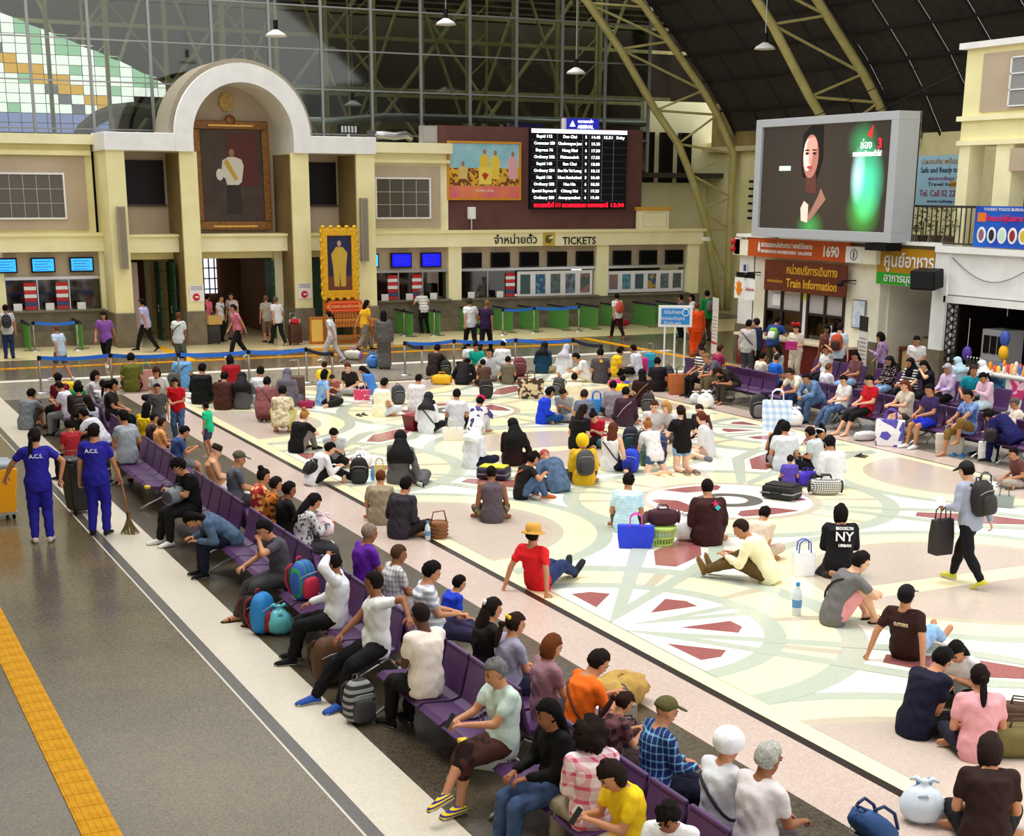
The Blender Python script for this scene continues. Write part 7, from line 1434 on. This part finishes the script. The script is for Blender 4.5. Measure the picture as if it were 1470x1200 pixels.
# worn and held things, placed against the person they belong to
def who(label):
    for o in bpy.data.objects:
        if o.get('label') == label: return o
    raise KeyError(label)
PB = {q[13]: q[0] for q in PEOPLE}
def on(label, joint, off, extra=0):
    o = who(label); J = _J[PB[label]]
    Mx = Matrix.Translation(o.location) @ o.rotation_euler.to_matrix().to_4x4() @ Matrix.Diagonal((o.scale.x,)*3+(1,))
    q = Mx @ (J[joint]+V(off)); return (q.x, q.y, q.z), o.rotation_euler.z
def worn(label, c, c2, lab, s=1.0, kind='plain', c3=None):
    J = _J[PB[label]]; d = J['d'][1]; bk = V((0, 1, 0)); lean = math.degrees(math.atan2(d.y, d.z))
    q, rz = on(label, 'chest', tuple(V((0, -.22, -.26)))); t = backpack(q, 0, c, c2, lab, s, rz, 'backpacks carried by travellers', -lean, kind, c3)
    return t
def stuck(label, joint, off, name, mb, m, cname=None):
    """a flat print or clip on a person's garment: a child part of that person"""
    o = who(label); J = _J[PB[label]]; c = mb.build(name, m, o); c.location = J[joint]+V(off); return c
worn('student in white shirt wearing a black backpack', (18,17,19), (30,29,31), 'black backpack worn by the white shirted student', 1.0)
worn('person in yellow hood carrying a grey backpack', (74,70,68), (56,52,50), 'dark grey leather look backpack under the yellow hood', 1.08)
worn('walking man with black cap, backpack and yellow sneakers', (34,29,30), (44,38,38), 'bulky black backpack on the walking man', 1.12)
worn('man in pale blue tee with an orange backpack', (196,70,20), (60,30,26), 'orange and brown backpack at the information office', 1.05)
worn('person with an orange red backpack and red bag', (206,84,60), (170,60,46), 'orange red backpack on the walker by the ticket gates', .95)
worn('man with a black backpack at the left edge by the booth', (26,25,28), (40,38,42), 'black backpack at the left booth', .95)
worn('person in pink tee with backpack at the central doorway', (50,34,40), (70,40,50), 'dark backpack on the pink tee at the doorway', .9)
worn('man in green jacket with a grey backpack', (110,110,108), (80,80,80), 'grey backpack on the green jacket', .95)
worn('man in blue tee with green backpack leaning on the counter', (120,180,40), (220,224,220), 'lime green and white backpack at the service window', .95)
worn('person in dark brown jacket and wild hair seen from behind', (32,24,24), (44,34,32), 'dark backpack on the brown jacket in the far crowd', .95)
def strap(label, c, side=1):
    o = who(label); J = _J[PB[label]]; a, b = J['pel']+J['d'][0]*.06, J['sho']-J['d'][2]*.02; r = J['right']; pts = []
    for k in range(20):
        an = 2*math.pi*k/20; t_ = .5+.5*math.cos(an)*side; f_ = (b-a).normalized().cross(r).normalized(); mid = a.lerp(b, .08+.9*t_); bulge = J['chest'].lerp((a+b)/2, .5)
        w_ = .185 if t_ < .8 else .13
        pts.append(mid+(J['chest']-(a+b)/2)*(math.sin(math.pi*t_)*.6)+r*(math.cos(an)*w_)+f_*(math.sin(an)*.152))
    MB().tube(pts, .013, 6, True).build('bag_strap', mat(c, .7), o, True)
for l_, c_, sd in (('woman in a white puffy kerchief with a dark shoulder strap', (26,26,40), -1), ('man in beige shirt with black diagonal strap', (20,19,20), -1), ('woman in white shirt and dark grey headscarf with a strap', (40,38,40), -1), ('man in grey tee and pink shorts hugging his knees', (26,24,24), 1), ('brown haired woman in white vest top', (40,30,34), -1), ('person in plum top with a thin strap', (150,130,140), 1), ('woman in dark wine top with a strap', (120,100,60), 1), ('woman in dusty pink robe with a shoulder strap', (70,36,40), -1), ('man in orange tee with jeans looking at a phone', (90,40,20), -1), ('person in white shirt with crossing strap at the doorway', (40,40,50), 1), ('person in black with jeans and orange strap', (196,110,40), 1), ('bald man in white tee with a dark shoulder bag', (40,44,40), 1), ('student in grey tee facing forward with straps', (26,26,28), 1), ('man in sky blue shirt near the queue belt', (50,60,80), 1)): strap(l_, c_, sd)
# left side: bins and broom
loc = place(20, 772); t = thing('waste_cart', 'yellow waste cart with grey bag rim beside the first cleaner', 'cart', (2.62, 25.0, 0), .1)
MB().add([(-.3, -.28, .12), (.3, -.28, .12), (.3, .28, .12), (-.3, .28, .12), (-.36, -.34, .86), (.36, -.34, .86), (.36, .34, .86), (-.36, .34, .86)], [(3,2,1,0), (0,1,5,4), (1,2,6,5), (2,3,7,6), (3,0,4,7), (4,5,6,7)]).build('bin_body', mat((250,170,10), .45), t, bevel=.03)
puff(MB(), (0, 0, .9), (.38, .36, .07), .6, jit=.06).build('bin_liner', mat((160,170,180), .4), t, True)
for x in (-.26, .26):
    for y in (-.24, .24): MB().ell((x, y, .06), (.03, .06, .06), 8, 6).build('caster', m_blk, t, True)
MB().box(-.32, .32, -.3, .3, .1, .14).build('cart_base', m_steel, t)
t = thing('black_bin', 'tall black wheeled bin between the two cleaners', 'bin', (3.98, 24.9, 0), .2)
MB().add([(-.17, -.17, .06), (.17, -.17, .06), (.17, .17, .06), (-.17, .17, .06), (-.24, -.24, .88), (.24, -.24, .88), (.24, .24, .88), (-.24, .24, .88)], [(3,2,1,0), (0,1,5,4), (1,2,6,5), (2,3,7,6), (3,0,4,7), (4,5,6,7)]).build('bin_body', mat((20,19,20), .4), t, bevel=.02)
puff(MB(), (0, 0, .9), (.26, .26, .05), .6, jit=.1).build('bin_liner', mat((14,14,15), .3), t, True)
for x in (-.15, .15): MB().ell((x, -.18, .06), (.03, .06, .06), 8, 6).build('wheel', m_blk, t, True)
MB().tube([(-.1, .24, .8), (-.1, .28, 1.0), (.1, .28, 1.0), (.1, .24, .8)], .015, 6).build('push_handle', mat((120,80,50), .5), t, True)
q, rz = on('cleaner in blue uniform holding a broom', 'rwr', (0, .06, 0)); e = place(188, 766)
t = thing('broom', 'straw broom held by the second cleaner', 'broom', e, 0); a = V(q)-V(e); MB().tube([(0, 0, .22), tuple(a*1.12)], .013, 8).build('handle', mat((170,110,60), .6), t, True)
mb = MB()
for k in range(26):
    an = k*2.4; r = .04+.09*(k % 5)/5; mb.tube([(a.x*.2, a.y*.2, .30), (a.x*.12+math.cos(an)*r*.6, a.y*.12+math.sin(an)*r*.6, .14), (math.cos(an)*r*1.4, math.sin(an)*r*1.4, .005)], .009, 4)
o = mb.build('straw_head', mat((120,100,50), .8), t); o['kind'] = 'stuff'
MB().tube([(a.x*.17, a.y*.17, .24), (a.x*.23, a.y*.23, .33)], .03, 8).build('binding', mat((70,30,24), .6), t)
# things around the left benches
t = backpack((5.2, 16.6, .44), 0, (50,90,180), (200,40,70), 'rainbow striped backpack on a purple seat', 1.1, .6, bg_g, 0, 'vstripe', (40,150,80))
backpack(place(378, 908), 60, (40,130,200), (140,24,34), 'blue, black and red backpack on the floor by the knees', 1.15)
backpack(place(362, 898), 30, (22,20,22), (120,20,30), 'black and red backpack leaning on the blue one', .9)
plastic(place(402, 910), 0, (100,190,200), 'pale teal plastic bag beside the sneakers', 1.25)
backpack(place(472, 980), 40, (84,54,30), (60,38,22), 'large dark brown rucksack under the cream shirted man', 1.2)
backpack(place(516, 1036), 30, (150,150,150), (60,60,62), 'grey and black striped backpack at the end of the bench', 1.05, None, bg_g, 0, 'stripe', (40,40,42))
tote(place(703, 1102), -20, (196,200,206), 'white and grey carrier bag under the pale green tee', 1.0, 'plain', (120,120,124))
q, rz = on('man in black tee holding a phone in pale sneakers', 'pel', (-.05, .28, .08)); duffel(q, 60, (120,124,128), (60,62,66), 'grey patterned bag on the lap of the black tee', .8)
q, rz = on('woman in black and white floral blouse with plastic bags', 'pel', (0, .3, .08)); plastic(q, 0, (244,214,222), 'pink plastic bag on the lap of the floral blouse', 1.1)
plastic(place(470, 812), 0, (236,236,238), 'white plastic bag at the feet of the floral blouse', 1.2)
q, rz = on('man in orange tee with jeans looking at a phone', 'pel', (.3, .3, 0)); duffel((q[0], q[1], .45), 20, (70,40,40), (50,30,30), 'dark brown bag beside the orange tee', .75)
t = thing('cloth_bundle', 'mustard coloured cloth bundle on the floor', 'bundle', place(888, 1012), .4, bg_g); puff(MB(), (0, 0, .17), (.36, .24, .17), .8, 18, 12, .09, 5).build('bundle_cloth', mat((196,160,80), .8, 0, 'noise', (150,116,50), 7), t, True); MB().tube([(-.3, .05, .22), (0, -.02, .36), (.3, .05, .2)], .02, 6).build('knot', mat((170,136,60), .8), t, True)
t = thing('cardboard_box', 'grey and white box below the mustard bundle', 'box', place(880, 1050), .3, bg_g); MB().box(-.2, .2, -.14, .14, 0, .28).build('box_body', mat((130,122,112), .7), t); MB().box(-.205, -.1, -.145, .145, 0, .285).build('white_end', mat((232,230,226), .6), t); MB().box(-.2, .2, -.01, .01, .28, .283).build('tape', mat((190,170,130), .5), t)
backpack((6.72, 7.75, 0), 0, (40,70,120), (24,40,76), 'dark blue backpack at the bottom edge', 1.3)
t = backpack(place(1272, 1203), -40, (40,74,124), (24,44,84), 'denim blue backpack on the rose strip', 1.1, None, bg_g, 50)
plastic(place(1322, 1180), 0, (214,226,236), 'clear plastic bag holding water bottles', 1.35)
for k, dx in enumerate((-8, 8)): bottle(place(1322+dx, 1178), (150,190,224), 'upright water bottle in the clear bag, %s one' % ('nearer the backpack' if k == 0 else 'nearer the corner'), 1.5)
# patterned floor things
t = thing('wicker_basket', 'brown wicker basket beside the charcoal long sleeves', 'basket', place(630, 772), .2, bg_g); MB().lathe([(.1, 0), (.13, .02), (.15, .26), (.145, .26), (.12, .03)], 14).build('basket_wall', mat((160,104,66), .8, 0, 'check', (110,70,40), 30, amt=.5), t)
MB().tube([(-.15, 0, .24), (-.1, 0, .42), (.1, 0, .42), (.15, 0, .24)], .012, 6).build('handle', mat((130,80,50), .7), t, True)
for k in range(4): MB().lathe([(.148, .05+k*.06), (.158, .06+k*.06), (.148, .07+k*.06)], 14).build('weave_band', mat((130,84,50), .8), t)
bottle(place(614, 776), (214,226,230), 'clear water bottle by the wicker basket', 1.2)
t = thing('bowl', 'dark green bowl before the charcoal long sleeves', 'bowl', place(600, 758)); MB().lathe([(.05, 0), (.12, .05), (.13, .07), (.11, .06), (.04, .02)], 16).build('bowl_body', mat((60,84,80), .4), t, True); MB().ell((0, 0, .06), (.08, .08, .03), 10, 5).build('contents', mat((120,150,140), .6), t)
tote(place(912, 786), 0, (34,60,214), 'royal blue shopping bag with pink trim', 1.05, 'plain', (220,80,170), 8, .26, .34)
t = thing('laundry_basket', 'lime green plastic basket with slotted sides', 'basket', place(950, 782), 0, bg_g); ml = mat((190,220,110), .4)
for z0, z1, r in ((0, .04, .165), (.12, .15, .185), (.24, .30, .205)): MB().lathe([(r-.01, z0), (r+.005, z0), (r+.012, z1), (r-.004, z1)], 24).build('basket_ring', ml, t, True)
for k in range(24):
    an = k*math.pi/12; MB().tube([(.165*math.cos(an), .165*math.sin(an), .02), (.205*math.cos(an), .205*math.sin(an), .27)], .009, 4).build('basket_slat', ml, t)
MB().lathe([(.01, .01), (.16, .01), (.16, .02), (.01, .02)], 24).build('basket_floor', ml, t); puff(MB(), (0, 0, .2), (.17, .17, .1), .8, jit=.05).build('folded_cloth', mat((190,220,230), .7), t, True)
lc = place(950, 782); duffel((lc[0], lc[1], .31), 10, (60,22,34), (90,30,50), 'dark maroon duffel bag on top of the lime basket', .85)
plastic(place(984, 776), 0, (244,244,246), 'white plastic bag right of the lime basket', 1.5)
tote(place(1152, 826), 20, (238,240,246), 'white carrier bag with a blue corner', 1.0, 'plain', (60,80,190), 8, .16, .36)
bottle(place(1143, 884), (220,230,236), 'large clear water bottle on the floor by the grey tee', 1.7)
suitcase(place(1122, 716), -25, (26,24,24), (34,32,32), 'flat black suitcase beside the violet tee child', 1.0, True)
duffel(place(1184, 710), 10, (60,58,58), (20,20,20), 'black and white checkered bag by the white shirt', 1.0).children[0].active_material = mat((226,224,220), .6, 0, 'check', (30,28,28), 26, amt=.5)
q, rz = on('man in white shirt beside the checkered bag', 'pel', (-.25, .38, -.02)); duffel((q[0], q[1], .02), 40, (70,40,190), (50,26,140), 'vivid violet bag in the right group', .85)
tote(place(1412, 724), 10, (240,240,240), 'white printed tote bag behind the walking man', 1.0, 'spots', (60,60,66), 12, .2, .4)
tote(place(1440, 728), 0, (140,150,144), 'grey green handbag beside the printed tote', .85, 'plain', (70,80,76), 8, .2, .26)
duffel(place(1458, 1085), 20, (110,100,50), (80,60,40), 'olive duffel bag at the right edge', 1.1); duffel(place(1460, 1040), 0, (80,54,40), (60,40,30), 'brown bag behind the olive duffel', .8)
suitcase(place(709, 688), -18, (46,36,60), (220,200,40), 'navy and yellow suitcase before the white headscarf', .95, True)
q = place(762, 572); tote(q, 0, (214,190,150), 'zebra striped beige and dark bag', 1.15, 'camo', (70,44,34), 16, .3, .46)
backpack(place(802, 568), -40, (60,66,62), (80,86,84), 'dark grey green backpack right of the zebra bag', 1.1)
backpack(place(698, 572), 0, (30,24,24), (44,34,32), 'black backpack with a white tick mark', 1.15)
duffel(place(634, 552), -10, (236,180,20), (190,120,20), 'bright yellow duffel bag by the queue post', .95)
backpack(place(640, 540), 0, (26,22,22), (60,70,30), 'black bag with pale flowers on top', 1.05)
backpack(place(746, 540), 0, (116,44,48), (90,34,40), 'maroon rounded backpack beside the skullcap', 1.25)
t = thing('red_bucket', 'dark red square bucket left of the grey headscarf', 'bucket', place(595, 618), .3, bg_g); MB().add([(-.15,-.15,0),(.15,-.15,0),(.15,.15,0),(-.15,.15,0),(-.2,-.2,.34),(.2,-.2,.34),(.2,.2,.34),(-.2,.2,.34)], [(3,2,1,0),(0,1,5,4),(1,2,6,5),(2,3,7,6),(3,0,4,7)]).build('bucket_body', mat((110,16,24), .4), t); MB().box(-.21, .21, -.21, .21, .33, .36).build('rim', mat((130,24,30), .4), t)
tote(place(650, 632), 0, (236,230,216), 'white leather handbag before the white tee', .95, 'plain', (210,200,180), 8, .24, .3)
sandals(place(520, 597), 30, (16,15,16), 'black sandals beside the cream shirt'); sandals(place(1238, 656), 60, (60,44,34), 'dark brown sandals near the right benches'); sandals(place(1374, 655), -20, (40,130,210), 'bright blue sandals under the right benches')
backpack(place(572, 580), 20, (60,60,64), (80,80,84), 'dark grey backpack beside the cream shirt', 1.1)
tote(place(520, 574), 0, (214,60,100), 'pink patterned bag among the children', .9, 'spots', (244,220,226), 14, .24, .3)
duffel(place(440, 586), 0, (150,20,70), (110,16,50), 'small magenta bag left of the schoolgirl', .65); suitcase(place(425, 580), 10, (96,70,56), (70,54,44), 'brown suitcase behind the grey purple headscarf', 1.15)
backpack(place(516, 694), 0, (16,15,16), (30,29,30), 'black backpack standing between student and veiled woman', 1.1)
plastic(place(520, 672), 0, (244,244,246), 'white plastic bag behind the standing black backpack', 1.4); tote(place(545, 684), 0, (220,190,120), 'tan paper bag left of the black veil', .75, 'plain', (190,160,90), 8, .16, .3)
t = thing('iced_drink', 'plastic cup of iced tea with a straw', 'drink', place(494, 694)); MB().lathe([(.035, 0), (.05, .15), (.052, .155)], 14).build('cup', mat((220,170,130), .2), t, True); MB().lathe([(.053, .155), (.045, .18), (.02, .19)], 14).build('lid', mat((236,236,238), .3), t, True); MB().tube([(0, 0, .15), (.02, .01, .27)], .005, 5).build('straw', mat((240,240,240), .4), t)
bottle(place(535, 690), (110,170,210), 'water bottle right of the standing black backpack', 1.1)
t = tote(place(976, 566), 10, (200,90,40), 'rainbow striped woven bag', 1.25, 'vstripe', (90,120,60), 16, .26, .44); tote(place(951, 558), 0, (150,60,50), 'red brown striped bag left of the rainbow one', 1.0, 'vstripe', (60,50,40), 14, .16, .4)
backpack(place(930, 592), 0, (50,44,42), (70,64,60), 'dark taupe backpack beside the wine top', 1.1); backpack(place(958, 552), 0, (52,50,52), (70,68,70), 'charcoal rucksack under the priority sign', 1.2)
plastic(place(1013, 586), 0, (240,240,242), 'white plastic bag at the edge of the right benches', 1.5); plastic(place(998, 580), 0, (210,214,216), 'smaller grey white bag beside it at the right benches', 1.1)
backpack(place(1088, 600), 20, (40,38,40), (110,110,112), 'black and grey backpack at the feet of the cream tee', 1.3)
tote(place(1114, 618), 0, (170,200,236), 'big blue and white checked bag', 1.5, 'check', (236,240,246), 10, .22, .46); plastic(place(1140, 612), 0, (244,244,246), 'white plastic bag leaning on the checked bag', 1.5)
tote(place(1276, 640), -10, (236,232,236), 'white bag with purple scribble print', 1.35, 'camo', (90,80,180), 9, .22, .42)
t = thing('cloth_bundle', 'pale grey cloth bundle under the bare knees', 'bundle', place(1242, 632), 0, bg_g); puff(MB(), (0, 0, .1), (.3, .16, .1), .8, 16, 10, .1, 3).build('bundle_cloth', mat((206,206,208), .8, 0, 'cloth'), t, True); MB().tube([(-.2, 0, .14), (.2, .02, .17)], .02, 6).build('knot', mat((220,220,222), .8), t, True)
tote(place(1362, 652), 0, (206,200,184), 'beige cloth bag under the navy jacket', 1.2, 'plain', (170,160,140), 8, .24, .36); tote(place(1416, 662), 0, (236,236,232), 'white and green box bag by the beige trousers', 1.0, 'plain', (90,130,50), 8, .18, .4)
duffel((21.3, 22.2, .44), 90, (34,18,26), (24,14,20), 'dark burgundy bag on the purple seat at right', 1.0)
suitcase(place(922, 536), 0, (226,30,140), (190,20,110), 'hot pink suitcase by the raised hand', .75); suitcase(place(932, 532), 0, (40,170,200), (30,130,160), 'turquoise suitcase behind the pink one', .85)
duffel(place(884, 556), 0, (226,30,150), (240,120,60), 'pink bag with toys beside the emblem vest', .7); duffel(place(900, 556), 0, (60,70,200), (230,200,120), 'blue bag with toys beside the pink bag', .6); duffel(place(915, 560), 20, (170,150,110), (130,110,80), 'khaki bag before the pink suitcase', .8)
tote(place(856, 596), 10, (50,140,220), 'sky blue carrier bag with raised handles', 1.15, 'plain', (40,120,200), 8, .26, .34)
backpack(place(905, 678), -20, (30,60,200), (20,40,150), 'royal blue backpack beside the white vest top', 1.05); backpack(place(928, 668), 10, (90,120,110), (60,90,80), 'sage green backpack in the tourist group', 1.1)
duffel(place(866, 640), 0, (180,20,40), (130,16,30), 'red bag in the tourist group', .85); backpack(place(905, 645), 0, (30,28,50), (20,60,60), 'dark navy backpack in the tourist group', 1.1); backpack(place(922, 650), 30, (24,22,30), (40,36,44), 'black backpack in the tourist group', 1.05); duffel(place(938, 660), 10, (60,40,50), (40,30,40), 'plum coloured bag in the tourist group', .85); backpack(place(948, 650), 0, (44,60,110), (30,40,80), 'blue jean coloured bag in the tourist group', .85)
# far things
tote(place(212, 560), 0, (220,120,120), 'colourful striped carrier bag behind the crowd', 1.1, 'vstripe', (90,170,130), 14, .24, .5); backpack(place(250, 560), 0, (80,80,78), (60,60,58), 'grey backpack beside the sky blue shirt', 1.1); duffel(place(96, 562), 0, (236,196,20), (200,150,20), 'bright yellow bag in the far left crowd', .9)
q = place(308, 494); suitcase(q, 0, (60,56,52), (44,40,38), 'dark suitcase at the central doorway', 1.1); t = thing('cardboard_box', 'tan carton stacked on the dark suitcase', 'box', (q[0], q[1], .69), .1, bg_g); MB().box(-.25, .25, -.2, .2, 0, .3).build('box_body', mat((200,160,90), .7), t); MB().box(-.25, .25, -.02, .02, .3, .303).build('tape', mat((170,130,70), .5), t)
plastic(place(281, 494), 0, (236,220,220), 'white and red bag by the doorway pillar', 1.5)
q = place(424, 495); suitcase(q, 40, (90,54,40), (70,40,30), 'brown wheeled suitcase pulled by the white shirt', 1.15); duffel((q[0], q[1], .72), 10, (190,30,40), (236,232,230), 'red and white bundle on the brown suitcase', .6)
duffel(place(507, 516), -30, (220,216,200), (180,110,190), 'pale quilted bundle on a trolley behind the walking woman', 1.0)
plastic(place(536, 528), 0, (70,130,210), 'blue plastic bag beside the long grey dress', 1.6)
q, rz = on('person with an orange red backpack and red bag', 'rwr', (.02, 0, -.42)); duffel(q, 0, (176,20,34), (130,14,26), 'big red bag carried by the walker', .9)
q, rz = on('walking man with black cap, backpack and yellow sneakers', 'lwr', (-.03, .02, -.62)); tote(q, 40, (46,40,40), 'black carrier bag hanging from the walking man', 1.0, 'plain', (30,28,28), 8, .16, .5)
q, rz = on('man in dark plum shirt carrying a black bag', 'lwr', (0, .02, -.3)); duffel(q, 0, (20,18,20), (14,13,14), 'black holdall in the plum shirted man\'s hand', .8)
# phones, folders, clips, prints
def phone(label, joint, off, lab, c=(30,30,34), s=1.0):
    q, rz = on(label, joint, off); t = thing('phone', lab, 'phone', q, rz, 'phones in hands'); t.rotation_euler = (math.radians(35), 0, rz); t.scale = (s, s, s)
    MB().box(-.036, .036, -.004, .004, -.07, .07).build('phone_case', mat(c, .4), t, bevel=.004); MB().box(-.032, .032, -.0055, -.004, -.062, .062).build('phone_screen', mat((150,170,190), .1, emit=.25), t)
for l_, lab in (('grey haired man in pale green tee with purple and yellow clogs', 'phone held by the grey haired man'), ('girl in a bright yellow tee bent over a phone', 'phone held by the yellow tee girl'), ('man in black tee holding a phone in pale sneakers', 'phone held by the man in black tee'), ('man in orange tee with jeans looking at a phone', 'phone held by the orange tee man'), ('boy in blue tee looking at a phone', 'phone held by the boy in blue tee')):
    phone(l_, 'rwr', (-.06, .1, .03), lab)
q, rz = on('walking man with black cap, backpack and yellow sneakers', 'lwr', (.05, .12, .04)); t = thing('paper_leaflet', 'white leaflet held by the walking man', 'leaflet', q, rz); MB().box(-.08, .08, -.01, .1, 0, .004).build('sheet', mat((240,240,240), .6), t); t.rotation_euler = (math.radians(30), 0, rz)
q, rz = on('woman with red hair bow holding a pink folder', 'rwr', (-.06, .08, .02)); t = thing('pink_folder', 'magenta folder held before the information office', 'folder', q, rz); MB().box(-.17, .17, 0, .03, -.12, .12).build('cover', mat((190,40,120), .5), t); MB().box(-.16, .16, .005, .025, .12, .13).build('pages', m_w, t)
q, rz = on('child in yellow tee holding white paper', 'rwr', (0, .1, .1)); t = thing('paper_sheet', 'white sheet held by the yellow tee child', 'paper', q, rz); MB().box(-.15, .15, 0, .004, -.1, .12).build('sheet', m_w, t)
q, rz = on('man in white tee reading with legs outstretched', 'rwr', (0, .12, .12)); t = thing('paper_sheet', 'white sheet read by the man with outstretched legs', 'paper', q, rz); MB().box(-.12, .12, 0, .004, -.1, .12).build('sheet', m_w, t)
def head_clip(label, off, mb, m, name):
    o = who(label); J = _J[PB[label]]; c = mb.build(name, m, o, True); c.matrix_local = Matrix.Translation(J['head']) @ J['headR'].to_4x4() @ Matrix.Translation(off)
head_clip('girl with a yellow bow in her hair', (0, -.11, .06), MB().ell((-.03, 0, 0), (.03, .015, .025), 8, 6).ell((.03, 0, 0), (.03, .015, .025), 8, 6), mat((240,200,30), .5), 'hair_bow')
head_clip('woman with very long dark hair and a white clip', (0, -.115, .06), MB().box(-.02, .02, -.01, .01, -.03, .03), m_w, 'hair_clip')
head_clip('woman with red hair bow holding a pink folder', (0, -.02, .14), MB().ell((-.07, 0, 0), (.07, .03, .06), 8, 6).ell((.07, 0, 0), (.07, .03, .06), 8, 6), mat((210,20,30), .5), 'hair_bow')
head_clip('girl with white headband in the right group', (0, .02, .09), MB().tube([(.1*math.cos(k*.3142), 0, .03+.05*math.sin(k*.3142)-.03) for k in range(11)], .012, 6), m_w, 'headband')
def back_text(label, body, size, c, dz=0, dx=0, wid=None, joint='chest', dy=-.165):
    o = who(label); J = _J[PB[label]]; d = J['d'][1]; r = J['right']; n = -(d.cross(r)).normalized()     # backwards
    t = text('printed_lettering', body, size, mat(c, .7), Matrix.Identity(4), None, 'CENTER', .006, .002, wid)
    if not t: return
    t.parent = o; pos = J[joint]+d*dz+r*dx+n*(-dy)
    t.matrix_local = Matrix((( r.x, d.x, n.x, pos.x), (r.y, d.y, n.y, pos.y), (r.z, d.z, n.z, pos.z), (0, 0, 0, 1)))
back_text('woman in black sweatshirt with white NY lettering', 'NY', .17, (244,244,244), -.01, .03); back_text('woman in black sweatshirt with white NY lettering', 'BROOKLYN', .055, (244,244,244), .10, .03, .22); back_text('woman in black sweatshirt with white NY lettering', 'URBAN', .05, (244,244,244), -.12, .04, .16)
back_text('cleaner in blue uniform reaching for the yellow bin', 'A.C.S.', .075, (220,220,236), .03, 0, None, 'chest', -.15); back_text('cleaner in blue uniform holding a broom', 'A.C.S.', .075, (230,230,240), .03, 0, None, 'chest', -.15)
back_text('man in dark maroon jacket with a bright back logo', '★', .10, (230,40,90), .07, .06); back_text('man in dark maroon jacket with a bright back logo', '◆', .08, (60,190,190), .02, .09)
back_text('man in charcoal vest with a yellow emblem on the back', '●', .10, (220,180,40), .06, 0, None, 'chest', -.145)
back_text('man in dark brown tee and dark cap leaning back', 'CLOTHING', .05, (200,170,140), .05, .02, .16, 'chest', -.145)
